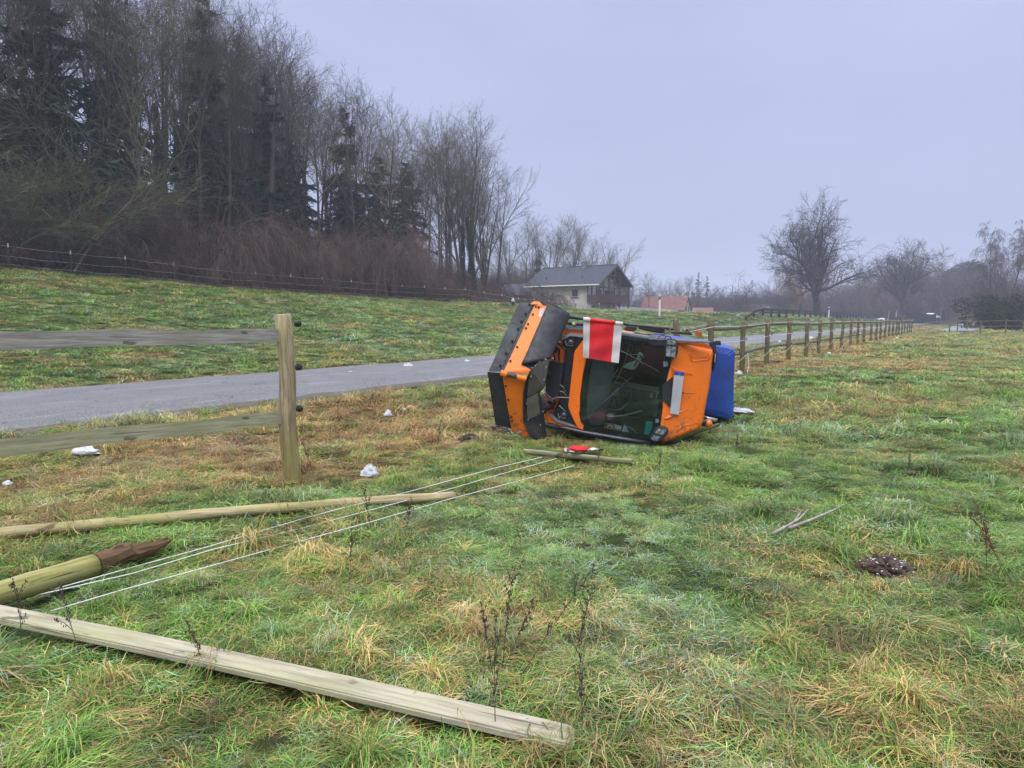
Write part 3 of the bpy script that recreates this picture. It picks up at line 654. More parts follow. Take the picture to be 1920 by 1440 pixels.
# mirrors and rods folded on the upper side
mb = MB(); mb.prism(poly([(1168.5, 618), (1176, 610), (1196, 612), (1190, 622), (1174, 620)], 0.35), TB * 0.06); build('mirror', mb, M['black'], truck, 0.012, seg=3)
mb = MB(); mb.prism(poly([(1194, 615), (1203, 611), (1220, 611), (1243, 615), (1249, 622), (1243, 626), (1226, 623), (1208, 620)], 0.45), TB * 0.08); build('mirror', mb, M['black'], truck, 0.015, seg=3)
mb = MB(); mb.tube([tp(1171, 608, 0.1), tp(1210, 612, 0.3), tp(1262, 617.5, 0.5)], 0.016, 10); build('mirror_rod', mb, M['darkrail'], truck, 0, True)
mb = MB(); mb.tube([tp(1242, 627, 0.2), tp(1252, 624, 0.25), tp(1257, 618, 0.3), tp(1255, 614, 0.35)], 0.009, 6); build('cable', mb, M['black'], truck)
for q in ([(1214, 627, 0), (1232, 626, 0), (1250, 630, 0)], [(1233, 634, 0), (1240, 629, -0.02), (1252, 631, 0)], [(1246, 637, -0.05), (1249, 630, -0.05), (1256, 631, -0.05), (1261, 637, -0.05)], [(1252, 637, -0.05), (1256, 631, -0.02), (1258, 637, -0.05)]):
    mb = MB(); mb.tube([tp(*a) for a in q], 0.005, 5); build('cable', mb, M['black'], truck)
mb = MB(); mb.prism(poly([(1216, 637), (1219, 629), (1228, 629), (1231, 637)], -0.01), TB * 0.05); build('rod_bracket', mb, M['greyrail'], truck, 0.004)
panel('door_seal', [(1258, 622), (1295, 623), (1299, 629), (1290, 628), (1258, 625)], 0.9, 0.3, M['black'], truck, 0.006)
panel('rear_bracket', [(1304, 621), (1317, 623), (1316, 632), (1304, 629)], 1.6, 0.1, M['red_orange'], truck, 0.006)
panel('rear_hook', [(1284, 621), (1288, 616), (1291, 621)], 1.3, 0.05, M['black'], truck, 0)
# interior seen through the windscreen
mb = MB(); tboxes(mb, -0.97, -0.70, 0.05, 1.14, 0.06, 0.42); build('dashboard', mb, M['dash'], truck, 0.02)
mb = MB(); tboxes(mb, -0.92, -0.55, 0.10, 0.52, 0.75, 1.2); tboxes(mb, -0.55, -0.02, 0.10, 0.52, 1.15, 1.3); build('driver_seat', mb, M['interior2'], truck, 0.04)
mb = MB(); tboxes(mb, -0.92, -0.55, 0.68, 1.08, 0.75, 1.2); tboxes(mb, -0.55, -0.02, 0.68, 1.08, 1.15, 1.3); build('passenger_seat', mb, M['maroon'], truck, 0.04)
panel('seat_cover', [(1166, 640), (1182, 642), (1172, 684), (1164, 682)], 0.55, 0.06, M['maroon'], truck, 0.01)
cw = tp(1153, 738, 0.30)
wx = TU * 0.92 + TB * 0.38; wy = TR
mb = MB(); mb.tube([cw + (wx * math.cos(a) * 1.0 + wy * math.sin(a)) * 0.21 for a in np.linspace(0, 2 * math.pi, 33)], 0.013, 8, cap=False); sw = build('steering_wheel', mb, M['wheelgrey'], truck, 0, True)
mb = MB(); mb.ball(cw, 0.06, 12, 8); [mb.tube([cw, cw + (wx * math.cos(a) + wy * math.sin(a)) * 0.2], 0.012, 6) for a in (0.3, 2.2, 4.2)]; build('hub', mb, M['interior2'], sw, 0, True)
mb = MB()
for k in range(7):
    c = tp(1118 + k * 6.5, 752 + 0.5 * k, 0.34 + 0.01 * k); mb.ball(c, 0.085 - 0.003 * k, 14, 8, (0.35, 1, 1))
build('steering_column', mb, M['interior2'], truck, 0, True)
mb = MB(); mb.tube([tp(1117, 771, 0.1), tp(1130, 778, 0.1), tp(1150, 781, 0.1), tp(1175, 778, 0.1), tp(1203, 770, 0.1)], 0.007, 6); build('trim_strip', mb, M['cable'], truck)
mb = MB()
for q in ([(1181, 642), (1176, 662), (1171, 680), (1160, 705), (1146, 728), (1135, 742)], [(1130, 708), (1134, 722), (1128, 735), (1134, 742)], [(1178, 655), (1184, 665), (1196, 664)], [(1172, 800), (1184, 802), (1193, 812), (1195, 820)], [(1160, 690), (1150, 705), (1147, 712)]):
    mb = MB(); mb.tube([tp(a[0], a[1], 0.12) for a in q], 0.005, 5); build('cable', mb, M['cable'], truck)
for q in ([(1219, 738), (1225, 738), (1224, 746), (1218, 745)], [(1231, 733), (1233.5, 733), (1232, 746), (1229.5, 746)]):
    mb = MB(); mb.prism(poly(q, 0.06), TB * 0.01); build('sticker', mb, M['lens'], truck)
# lettering across the grille
xd = Vector((tp(1058, 740) - tp(1066, 680)).tolist()).normalized(); zd = Vector((-TB).tolist()); yd = zd.cross(xd).normalized(); zd = xd.cross(yd)
for li, ch_ in enumerate('HANSA'):
    fc = bpy.data.curves.new('letter', 'FONT'); fc.body = ch_; fc.size = 0.075; fc.align_x = 'CENTER'; fc.align_y = 'CENTER'; fc.extrude = 0.003
    ft = bpy.data.objects.new('letter_src', fc); COL.objects.link(ft); bpy.context.view_layer.update()
    me = bpy.data.meshes.new_from_object(ft.evaluated_get(bpy.context.evaluated_depsgraph_get()))
    bpy.data.objects.remove(ft); me.materials.clear(); me.materials.append(M['letters'])
    lt = bpy.data.objects.new('letter', me); COL.objects.link(lt); lt.parent = truck
    mx = Matrix((xd, yd, zd)).transposed().to_4x4(); mx.translation = Vector(tp(1066.3 - li * 1.6, 684 + li * 13, 0.041).tolist()) - root_loc(truck); lt.matrix_local = mx

# loose things in the cab
def loose(name, label, cat, pts, b, th, m, bev=0.003):
    P3 = poly(pts, b); c = np.mean(P3, axis=0); t_ = thing(name, label, cat, (c[0], c[1], c[2])); mb = MB(); mb.prism(P3, TB * th)
    o = build('body', mb, m, t_, bev); return t_
cb = loose('control_box', 'pale grey control box dangling behind the windscreen of the orange truck', 'control box', [(1167, 689), (1172, 683), (1190, 677), (1195, 668), (1197, 661), (1203, 662), (1207, 669), (1190, 693), (1186, 694)], 0.16, 0.10, M['boxgrey'], 0.008)
mb = MB(); mb.prism(poly([(1188, 686), (1193, 678), (1195, 679), (1190, 687)], 0.155), TB * 0.01); build('slot', mb, M['black'], cb); mb = MB(); mb.prism(poly([(1200, 667), (1203, 667), (1205, 672), (1202, 673)], 0.155), TB * 0.01); build('slot', mb, M['black'], cb)
mb = MB(); mb.prism(poly([(1168, 689), (1172, 684), (1188, 684), (1186, 693.5)], 0.154), TB * 0.01); build('side_face', mb, M['card'], cb) if False else None
sc_ = MB(); pts = [(1212, 790), (1224, 791), (1222, 803), (1218, 812), (1215, 820), (1208, 819)]
tth = []
for k in range(12):
    a = 819 - k * 2.4; x0 = 1208 + (1212 - 1208) * k / 12
    tth += [(x0 - 0.2, a), (x0 - 1.6, a - 1.2)]
pts = [(1224, 791), (1222, 803), (1218, 812), (1215, 820)] + tth + [(1212, 790)]
P3 = poly(pts, 0.07); cc = np.mean(P3, axis=0); isc = thing('ice_scraper', 'teal toothed ice scraper leaning inside the truck windscreen', 'ice scraper', cc); mb = MB(); mb.prism(P3, TB * 0.006); build('blade', mb, M['teal'], isc)
mb = MB(); mb.prism(poly([(1229, 794), (1235, 794), (1233, 803), (1228, 803)], 0.06), TB * 0.02); build('handle', mb, M['teal'], isc)
bx = loose('cardboard_box', 'small brown box with a white ring emblem lying behind the windscreen', 'box', [(1134, 793), (1153, 795), (1151, 810), (1132, 807)], 0.08, 0.08, M['card'])
c = tp(1143.5, 801.5, 0.074); mb = MB(); mb.tube([c + (TU * math.cos(a) + TR * math.sin(a)) * 0.028 for a in np.linspace(0, 6.28, 15)], 0.007, 5); build('ring_emblem', mb, M['white'], bx)
mb = MB(); mb.prism(poly([(1132, 807), (1148, 810), (1147, 811.5), (1132, 809)], 0.072), TB * 0.09); build('paper_edge', mb, M['white'], bx)
pa = loose('paper_sheets', 'pale blue papers lying at the bottom of the truck windscreen', 'papers', [(1169, 798), (1172, 796), (1182, 816), (1164, 813)], 0.09, 0.004, M['paper'], 0)
mb = MB(); mb.prism(poly([(1153, 796), (1166, 799), (1164, 806), (1153, 803)], 0.10), TB * 0.004); build('sheet', mb, M['white'], pa)
mb = MB(); mb.prism(poly([(1152, 804), (1165, 807), (1164, 813), (1149, 811)], 0.085), TB * 0.03); build('cover', mb, M['card'], pa)

# spreader bin under a blue tarpaulin, behind the cab
sp_c = tl(0.5, 0.7, 2.6)
spr = thing('salt_spreader', 'tall spreader hopper wrapped in blue tarpaulin behind the orange cab', 'spreader', (sp_c[0], sp_c[1], 0))
nu, nv = 18, 18; vs = []; fs = []
def sup(b_, k, inset):
    # rounded rectangle around u,r
    t = 2 * math.pi * k / 40; ct, st_ = math.cos(t), math.sin(t); e_ = 0.09
    uu = math.copysign(abs(ct) ** e_, ct); rr = math.copysign(abs(st_) ** e_, st_)
    return (0.30 + uu * (0.62 - inset), 0.70 + rr * (0.50 - inset))
rng = np.random.RandomState(3)
bs = [1.70, 1.72, 1.85, 2.05, 2.25, 2.5, 2.75, 3.0, 3.25, 3.40, 3.42]
for i, b_ in enumerate(bs):
    ins = 0.10 if i in (0, len(bs) - 1) else (0.02 if i in (1, len(bs) - 2) else 0)
    for k in range(40):
        uu, rr = sup(b_, k, ins + 0.006 * math.sin(k * 1.7 + i * 0.9) + 0.008 * rng.rand())
        vs.append(tl(uu - 0.075 * (rr - 0.5) / 0.49 * (1 if uu > 0.3 else 0), rr, b_))
for i in range(len(bs) - 1):
    for k in range(40): fs.append((i * 40 + k, i * 40 + (k + 1) % 40, (i + 1) * 40 + (k + 1) % 40, (i + 1) * 40 + k))
fs += [tuple(range(40))[::-1], tuple((len(bs) - 1) * 40 + k for k in range(40))]
mb = MB(); mb.add(vs, fs); build('tarpaulin', mb, M['tarp'], spr, 0, False)
mb = MB(); tboxes(mb, -0.98, -0.33, 0.25, 1.15, 1.75, 3.35); build('hopper_frame', mb, M['red_orange'], spr, 0.02)

# ------------------------------------------------------------------ snow plow
plow = thing('snow_plow', 'orange and black snow plow with rubber blades fixed to the overturned truck', 'snow plow', tuple(gd(985, 838)))
def pb(px, py):   # how far the plough stands before the truck front: hinge forward, wings swept back
    t = abs(py - (700 - (px - 955) * 0.05)) / 135.0
    return -0.62 + 0.36 * t + 0.22 * np.clip((px - 915) / 150, 0, 1) + 0.35 * max(0, (px - 1030) / 40)
def pp(l, d=0.0): return [tp(a[0], a[1], pb(*a) + d) for a in l]
def plate(name, l, d, th, m, bevel=0.004, parent=None):
    mb = MB(); mb.prism(pp(l, d), TB * th); return build(name, mb, m, parent or plow, bevel)
plate('upper_rubber_blade', [(915.6, 696.5), (927, 672), (940, 641), (956, 605), (978, 610), (962, 648), (948, 677), (938, 697.5)], 0.0, 0.035, M['rubber'])
plate('upper_rubber_blade', [(956, 604), (966, 582), (972, 571), (976, 566), (985, 567), (1000, 570), (992, 584), (978, 609)], -0.012, 0.035, M['rubber'])
plate('blade_clamp', [(938, 697.5), (1000, 570), (1004, 571), (944, 697)], 0.012, 0.03, M['black'])
plate('upper_mouldboard', [(944, 697), (1003, 571), (1014, 571.5), (1024, 575.5), (1028, 577), (980, 684), (996, 694), (990, 701)], -0.008, 0.05, M['plow_orange'])
plate('lower_rubber_blade', [(913.5, 697.5), (940.5, 699.5), (945, 724), (952, 770), (959, 804), (944, 800), (929, 797), (922, 752)], 0.0, 0.035, M['rubber'])
plate('lower_mouldboard', [(942, 705), (986, 713), (983, 737), (980, 760), (981, 790), (986, 805), (994, 819), (980, 818), (969, 812.5), (959, 804), (951, 760)], -0.006, 0.05, M['plow_orange'])
# black deflector: cylinder-like sweep on the upper side
dl = [(977, 683.5), (990, 655), (1004, 622), (1017, 592), (1027.4, 568.8)]; dr = [(1018, 671), (1031, 674), (1046, 644), (1059.5, 614.5), (1067, 597), (1069, 588)]
mb = MB(); g1 = []; nn = 14; mm = 8
for i in range(nn + 1):
    a = lerp_poly(dl, i / nn); b = lerp_poly(dr[1:] if True else dr, i / nn)
    for k in range(mm + 1):
        t = k / mm; x = a[0] + (b[0] - a[0]) * t; y = a[1] + (b[1] - a[1]) * t
        g1.append(tp(x, y, pb(a[0], a[1]) - 0.03 + (0.13 * t * t) + 0.018 * math.sin(t * math.pi) * -1))
n0 = len(g1); W = mm + 1; fs = []
g2 = [g + TB * 0.02 for g in g1]
for i in range(nn):
    for k in range(mm):
        q = (i * W + k, i * W + k + 1, (i + 1) * W + k + 1, (i + 1) * W + k); fs += [q, tuple(n0 + z for z in q[::-1])]
for i in range(nn):
    for k in (0, mm): fs.append((i * W + k, (i + 1) * W + k, n0 + (i + 1) * W + k, n0 + i * W + k))
for k in range(mm):
    for i in (0, nn): fs.append((i * W + k, i * W + k + 1, n0 + i * W + k + 1, n0 + i * W + k))
mb.add(g1 + g2, fs); build('upper_deflector', mb, M['rubber'], plow, 0, True)
plate('deflector_toe', [(977, 683.5), (998, 660), (1031, 673), (1020, 680), (996, 694)], 0.0, 0.03, M['rubber'], 0.003)
plate('deflector_end', [(1027.4, 568.8), (1045, 574), (1069, 588), (1068, 596), (1060, 612), (1050, 604)], 0.04, 0.03, M['rubber'], 0.003)
plate('lower_deflector', [(1012, 675), (996, 693), (985, 712), (980.5, 738), (981, 790), (987, 806), (996, 820), (1007, 834), (1019, 843), (1029, 839), (1026, 820), (1022, 800), (1018, 760), (1011, 737), (1021, 725), (1031, 676)], -0.03, 0.03, M['rubber'], 0.004)
plate('upper_side_plate', [(996, 694), (1007, 681), (1019, 671), (1030, 675.5), (1020, 725), (1005, 737), (987.5, 746.5), (990, 715)], -0.042, 0.012, M['greyplate'], 0.002)
plate('lower_side_plate', [(987, 748), (1008, 736), (1010, 752), (1012.5, 777), (989.5, 787.5)], -0.040, 0.012, M['lightplate'], 0.002)
mb = MB(); mb.tube([pp([(1020, 838)])[0], pp([(1027, 835)])[0], pp([(1041, 832)], 0.1)[0], pp([(1045, 836)], 0.12)[0]], [0.02, 0.035, 0.045, 0.03], 10); build('support_foot', mb, M['rubber'], plow, 0, True)
# hinge roller
A1, B1 = pp([(938.5, 699)], -0.03)[0], pp([(986.5, 711)], -0.05)[0]
mb = MB(); mb.tube([A1, A1 + (B1 - A1) * 0.24], 0.034, 14); hg = build('hinge_roller', mb, M['plow_orange'], plow, 0.004); mb = MB(); mb.tube([A1 + (B1 - A1) * 0.62, B1], 0.030, 14); build('roller_end', mb, M['plow_orange'], hg, 0.004)
mb = MB(); mb.tube([A1 + (B1 - A1) * 0.1, A1 + (B1 - A1) * 0.97], 0.0275, 14); build('worn_sleeve', mb, M['worn'], hg)
mb = MB(); mb.prism(pp([(992, 568), (1003, 565), (1010, 565.5), (1016, 572), (1013, 576), (1008, 571), (994, 571)], -0.02), TB * 0.06); build('top_bracket', mb, M['plow_orange'], plow, 0.004)
mb = MB(); mb.prism(pp([(992, 564.5), (997, 564.5), (997, 568), (992, 568)], -0.03), TB * 0.07); build('bracket_pad', mb, M['black'], plow, 0.002)
mb = MB(); mb.prism(pp([(1013, 580), (1018, 578), (1021, 580), (1016, 594), (1011, 594), (1010, 590)], -0.012), TB * 0.01); build('scraped_patch', mb, M['scrape'], plow)
mb = MB(); mb.prism(pp([(969, 811), (974, 807), (978, 809), (975, 813)], -0.010), TB * 0.01); build('scraped_patch', mb, M['scrape'], plow)
bolt_px = [(993, 571), (985.5, 588), (977.7, 602.7), (971, 616), (960, 639), (949, 662), (938, 685), (1004.5, 574.5), (1009.5, 576), (999, 589), (990, 607), (986, 615), (969.6, 650), (956.7, 676.5),
           (948, 724), (953, 749.5), (958.5, 782), (960, 789.5)]
bme = None
for q in bolt_px:
    c = pp([q], -0.02)[0]
    if bme is None:
        mb = MB(); mb.tube([c + TB * 0.02, c - TB * 0.012], [0.013, 0.010], 8)
        o = build('bolt', mb, M['bolt'], plow, 0, True, loc=c); bme = o
    else:
        copy_part(bme, plow, (Vector(c.tolist()) - root_loc(plow)))
riv = None
for q in [(998, 690), (1004, 686), (1011, 678), (1023, 674), (1024, 688), (1020, 712), (996, 706), (987.5, 757), (990, 787), (1059, 604), (1056, 628), (1049.5, 641), (1037, 672), (1013, 797), (1018, 772)]:
    c = pp([q], -0.05)[0]
    if riv is None:
        mb = MB(); mb.tube([c + TB * 0.012, c - TB * 0.004], [0.008, 0.006], 6); riv = build('rivet', mb, M['chrome'], plow, 0, True, loc=c)
    else: copy_part(riv, plow, (Vector(c.tolist()) - root_loc(plow)))
mb = MB(); mb.tube([tp(1015, 700, -0.2), tp(1040, 705, 0.2)], 0.05, 8); mb.tube([tp(1010, 770, -0.3), tp(1035, 762, 0.2)], 0.035, 8); mb.tube([tp(1022, 650, -0.2), tp(1045, 660, 0.2)], 0.035, 8); build('mount_arm', mb, M['black'], plow)
mb = MB(); mb.ball(tp(1076.5, 608, -0.12), 0.032, 12, 8, (0.8, 1, 1)); ll = build('marker_lamp', mb, M['black'], plow, 0, True)
mb = MB(); mb.ball(tp(1076, 607.5, -0.14), 0.026, 12, 8, (0.8, 0.9, 1)); build('lens', mb, M['lime'], ll, 0, True)
mb = MB(); mb.tube([tp(1064, 606, 0.0), tp(1094, 609, 0.0)], 0.018, 8); build('lamp_arm', mb, M['black'], plow, 0, True)

# flags ------------------------------------------------------------
def cloth(name, quad, mats, stripes, parent, b=-0.16, amp=0.02, cols=24, rows=16):
    # quad: TL,TR,BR,BL pixels; stripes: fractions of the red band
    vs = []; fs = []; mi = []
    for j in range(rows + 1):
        v = j / rows
        for i in range(cols + 1):
            u = i / cols
            x = (quad[0][0] * (1 - u) + quad[1][0] * u) * (1 - v) + (quad[3][0] * (1 - u) + quad[2][0] * u) * v
            y = (quad[0][1] * (1 - u) + quad[1][1] * u) * (1 - v) + (quad[3][1] * (1 - u) + quad[2][1] * u) * v
            vs.append(tp(x, y, b + amp * math.sin(u * 9 + v * 2) * v + 0.04 * v + 0.006 * math.sin(v * 13 + u * 5)))
    for j in range(rows):
        for i in range(cols):
            u = (i + 0.5) / cols
            fs.append((j * (cols + 1) + i, j * (cols + 1) + i + 1, (j + 1) * (cols + 1) + i + 1, (j + 1) * (cols + 1) + i)); mi.append(1 if stripes[0] < u < stripes[1] else 0)
    mb = MB(); mb.v = [tuple(a) for a in vs]; mb.f = fs; mb.mi = mi
    o = build(name, mb, mats, parent, 0, True)
    return o
flag = thing('warning_flag', 'red and white warning flag hanging from its rod across the truck windscreen', 'flag', tuple(tp(1130, 640, -0.16)))
cloth('cloth', [(1094, 599.5), (1167, 607), (1160, 681), (1093, 670)], [M['white'], M['red']], (0.16, 0.81), flag)
mb = MB(); mb.tube([tp(1067, 594.5, -0.14), tp(1094, 598, -0.155), tp(1168, 607, -0.155), tp(1178, 609, -0.12)], [0.02, 0.018, 0.015, 0.016], 10); build('rod', mb, M['black'], flag, 0, True)
mb = MB(); mb.tube([tp(1094, 598, -0.157), tp(1107, 599.5, -0.157)], 0.024, 10); mb.tube([tp(1154, 605.3, -0.157), tp(1168, 607, -0.157)], 0.021, 10); build('white_sleeve', mb, M['white'], flag, 0, True)
mb = MB(); mb.tube([tp(1107, 599.5, -0.157), tp(1154, 605.3, -0.157)], 0.022, 10); build('red_sleeve', mb, M['red'], flag, 0, True)
# crumpled one on the grass
g0 = gd(1100, 853, 0.08)
fl2 = thing('fallen_flag', 'crumpled red and white flag lying on the fallen board in the grass', 'flag', tuple(g0))
def gcloth(l, m, name, hz, n=10):
    rr = random.Random(len(name) + int(l[0][0])); c = np.mean(np.array(l), axis=0); vs = [gd(c[0], c[1], hz + 0.05)]; ring = []
    k = 0
    P_l = []
    for a, b in zip(l, l[1:] + l[:1]):
        for t in (0, 0.33, 0.66): P_l.append((a[0] + (b[0] - a[0]) * t, a[1] + (b[1] - a[1]) * t))
    for s, hh in ((0.5, 0.045), (1.0, 0.0)):
        for q in P_l: vs.append(gd(c[0] + (q[0] - c[0]) * s, c[1] + (q[1] - c[1]) * s, hz + hh + rr.uniform(-0.012, 0.02)))
    nq = len(P_l); fs = [(0, 1 + i, 1 + (i + 1) % nq) for i in range(nq)] + [(1 + i, 1 + nq + i, 1 + nq + (i + 1) % nq, 1 + (i + 1) % nq) for i in range(nq)]
    mb = MB(); mb.add(vs, fs); o = build(name, mb, m, fl2, 0, True)
    md = o.modifiers.new('thick', 'SOLIDIFY'); md.thickness = 0.004; return o
gcloth([(1063, 842), (1076, 834), (1110, 839), (1100, 846), (1075, 847)], M['red'], 'red_cloth', 0.10)
gcloth([(1063, 843), (1078, 846), (1098, 846), (1087, 851), (1066, 848)], M['white'], 'white_cloth', 0.08)
gcloth([(1098, 843), (1110, 838), (1126, 842), (1113, 847), (1101, 846)], M['white'], 'white_edge', 0.09)
mb = MB(); mb.tube([gd(1124, 843, 0.08), gd(1130, 843, 0.07)], 0.012, 8); build('rod_tip', mb, M['black'], fl2)
gcloth([(1056, 840), (1064, 840), (1064, 850), (1058, 850)], M['scrape'], 'wood_scrap', 0.08)

# ------------------------------------------------------------------ near fence
def place_post(name, u, p, h, r, m, parent, lean=(0, 0), below=0.3, mesh=None):
    x, y = XY(u, p); z = Hz(x, y)
    if mesh is None:
        mb = MB(); n = 9; rr = random.Random(int(u * 100)); sides = 14
        pts = [(0.012 * math.sin(k * 1.3), 0.01 * math.cos(k), -below + (h + below) * k / (n - 1)) for k in range(n)]
        mb.tube(pts, [r * (1.06 - 0.12 * k / (n - 1)) * (1 + rr.uniform(-0.02, 0.02)) for k in range(n)], sides)
        o = build(name, mb, m, None, 0.008, False, seg=1)
        me = o.data
        me.polygons.foreach_set('use_smooth', [True] * len(me.polygons))
    else:
        o = bpy.data.objects.new(name, mesh); COL.objects.link(o)
    o.parent = parent
    o.location = Vector((x, y, z)) - root_loc(parent)
    o.rotation_euler = (lean[0], lean[1], (u * 7.7) % 6.28 if mesh is not None else 0)
    return o
def halfround(length, w, h, n=10):
    mb = MB(); segs = 12; vs = []; fs = []
    for i in range(segs + 1):
        x = length * i / segs; wob = 0.006 * math.sin(i * 1.1)
        for k in range(n + 1):
            a = math.pi * k / n; vs.append((x, -math.sin(a) * h, math.cos(a) * w / 2 + wob))
    m_ = n + 1
    for i in range(segs):
        for k in range(m_): fs.append((i * m_ + k, i * m_ + (k + 1) % m_, (i + 1) * m_ + (k + 1) % m_, (i + 1) * m_ + k))
    fs += [tuple(range(m_)), tuple(segs * m_ + k for k in range(m_))[::-1]]
    mb.add(vs, fs); return mb
def insulator(parent, pos, d):
    d = np.array(d) / np.linalg.norm(d)
    mb = MB(); mb.tube([pos, pos + d * 0.018], 0.010, 8); mb.tube([pos + d * 0.018, pos + d * 0.05], [0.030, 0.027], 10); mb.tube([pos + d * 0.05, pos + d * 0.062], [0.02, 0.016], 8)
    return build('insulator', mb, M['insul'], parent, 0, False)
x, y = XY(4.03, 5.05)
nf = thing('broken_fence', 'near fence end with one mossy round post and two rails running left', 'fence', (x, y, Hz(x, y)))
np1 = place_post('post', 4.03, 5.05, 1.50, 0.074, M['post'], nf, (0, -0.02)); 
place_post('post', 1.2, 5.05, 1.5, 0.074, M['post'], nf)
fd = np.array([*(-DU), 0.0])
a = at(531, 629.5, 6.13); b = at(0, 637.5, 4.30); b = b + (b - a) * 0.12
L_ = float(np.linalg.norm(b - a))
r1 = oriented('rail', halfround(L_, 0.115, 0.05), M['rail'], a, b - a, nf, 0)
a = at(534, 783, 6.11); b = at(0, 839, 4.30); b = b + (b - a) * 0.12
oriented('rail', halfround(float(np.linalg.norm(b - a)), 0.115, 0.05), M['raillow'], a, b - a, nf, 0)
for q in ((553.5, 607), (555, 688.5), (556.5, 766)): insulator(nf, at(q[0], q[1], 6.08), (0.85, -0.5, 0))

# ------------------------------------------------------------------ far fence along the path
x, y = XY(16.1, 5.1)
ff_ = thing('paddock_fence', 'long post and rail paddock fence with white ropes running beside the path', 'fence', (x, y, Hz(x, y)))
base_post = None; posts = []
rnd = random.Random(5)
for k in range(24):
    u = 16.1 + 2.8 * k
    o = place_post('post', u, 5.1 + rnd.uniform(-0.03, 0.03), 1.42, 0.07, M['postgrey'], ff_, (rnd.uniform(-0.02, 0.02), rnd.uniform(-0.02, 0.02)), mesh=base_post)
    base_post = o.data; posts.append(u)
    o.scale = (1, 1, 1 + rnd.uniform(-0.04, 0.03))
lx, ly = XY(14.4, 5.1)
o = place_post('post', 14.4, 5.2, 1.42, 0.07, M['postgrey'], ff_, (0.02, 0.17), mesh=base_post)
hr = halfround(2.74, 0.11, 0.045); me_r = {}
for k in range(23):
    for z, mm_ in ((1.24, 'railfar'), (0.55, 'railfar')):
        u = posts[k] + 0.03; A_ = XY(u, 5.20); B_ = XY(u + 2.74, 5.20)
        za = Hz(*A_) + z; zb = Hz(*B_) + z
        if z not in me_r:
            o = oriented('rail', hr, M[mm_], (*A_, za), (B_[0] - A_[0], B_[1] - A_[1], zb - za), ff_); me_r[z] = o.data
        else:
            o = bpy.data.objects.new('rail', me_r[z]); COL.objects.link(o)
            d = Vector((B_[0] - A_[0], B_[1] - A_[1], zb - za)).normalized(); yv = Vector((0, 0, 1)).cross(d).normalized(); zv = d.cross(yv)
            Mx = Matrix((d, yv, zv)).transposed().to_4x4(); Mx.translation = Vector((*A_, za)) - root_loc(ff_); o.parent = ff_; o.matrix_local = Mx
A_ = XY(14.5, 5.2); B_ = XY(16.1, 5.2)
oriented('rail', halfround(1.6, 0.11, 0.045), M['railfar'], (*A_, Hz(*A_) + 1.13), (B_[0] - A_[0], B_[1] - A_[1], 0.1), ff_)
ins0 = None
for z in (1.30, 0.93, 0.56):
    mb = MB()
    for k in range(24):
        c = np.array([*XY(posts[k], 4.98), Hz(*XY(posts[k], 5.1)) + z])
        if ins0 is None: ins0 = insulator(ff_, c + np.array([*DP, 0]) * 0.06, (*(-DP), 0)); ins_c = c
        else: copy_part(ins0, ff_, ins0.location + Vector((c - ins_c).tolist()))
        if k < 23:
            c2 = np.array([*XY(posts[k + 1], 4.97), Hz(*XY(posts[k + 1], 5.1)) + z])
            sag = {1.30: 0.02, 0.93: 0.03, 0.56: 0.22}[z]
            mb.tube([c * (1 - t) + c2 * t - np.array([0, 0, sag * 4 * t * (1 - t)]) for t in np.linspace(0, 1, 9)], 0.003 + 0.00006 * posts[k], 4, cap=False)
    if z == 1.30:
        c = np.array([*XY(16.1, 4.97), Hz(*XY(16.1, 5.1)) + z]); mb.tube([c, np.array([*XY(14.4, 5.0), Hz(*XY(14.4, 5)) + 1.16])], 0.006, 4)
    if z == 0.56:
        c = np.array([*XY(posts[1], 4.97), Hz(*XY(posts[1], 5.1)) + z]); g_ = np.array([c[0] - 0.1, c[1] - 0.3, Hz(c[0], c[1]) + 0.03]); mb.tube([c, (c + g_) / 2 + np.array([0.05, 0, -0.05]), g_], 0.007, 4)
    build('rope', mb, M['rope'], ff_)

# far cross fence on the right and along the side road
cf = thing('field_fence', 'thin dark post fence crossing the far right end of the field', 'fence', tuple(at(1820, 623, 68)))
mb0 = None; prev = None; mbr = MB()
for k, (px, py, Y, h) in enumerate([(1780, 625, 66, 1.4), (1795, 618, 70, 1.3), (1813, 613, 76, 1.3), (1822, 611, 82, 1.3), (1832, 607, 90, 1.3), (1838, 604, 98, 1.3), (1848, 601, 112, 1.3), (1838, 625, 67, 1.3), (1885, 627, 67, 1.4), (1918, 628, 67, 1.4), (1955, 628, 67, 1.4)]):
    g_ = at(px, py, Y); g_[2] = Hz(g_[0], g_[1]) if k >= 7 else g_[2]
    if mb0 is None:
        mb = MB(); mb.tube([(0, 0, -0.3), (0, 0, 0.7), (0.01, 0, 1.4)], 0.06, 8); o = build('post', mb, M['postgrey'], None); o.parent = cf; mb0 = o.data
    else:
        o = bpy.data.objects.new('post', mb0); COL.objects.link(o); o.parent = cf
    o.location = Vector(g_.tolist()) - root_loc(cf)
    if k not in (0, 7):
        for z in (1.25, 0.75): mbr.tube([prev + np.array([0, 0, z]), g_ + np.array([0, 0, z])], 0.03, 4)
    if k == 7: 
        for z in (1.25, 0.75): mbr.tube([first + np.array([0, 0, z]), g_ + np.array([0, 0, z])], 0.03, 4)
    if k == 0: first = g_
    prev = g_
build('rail', mbr, M['postgrey'], cf)

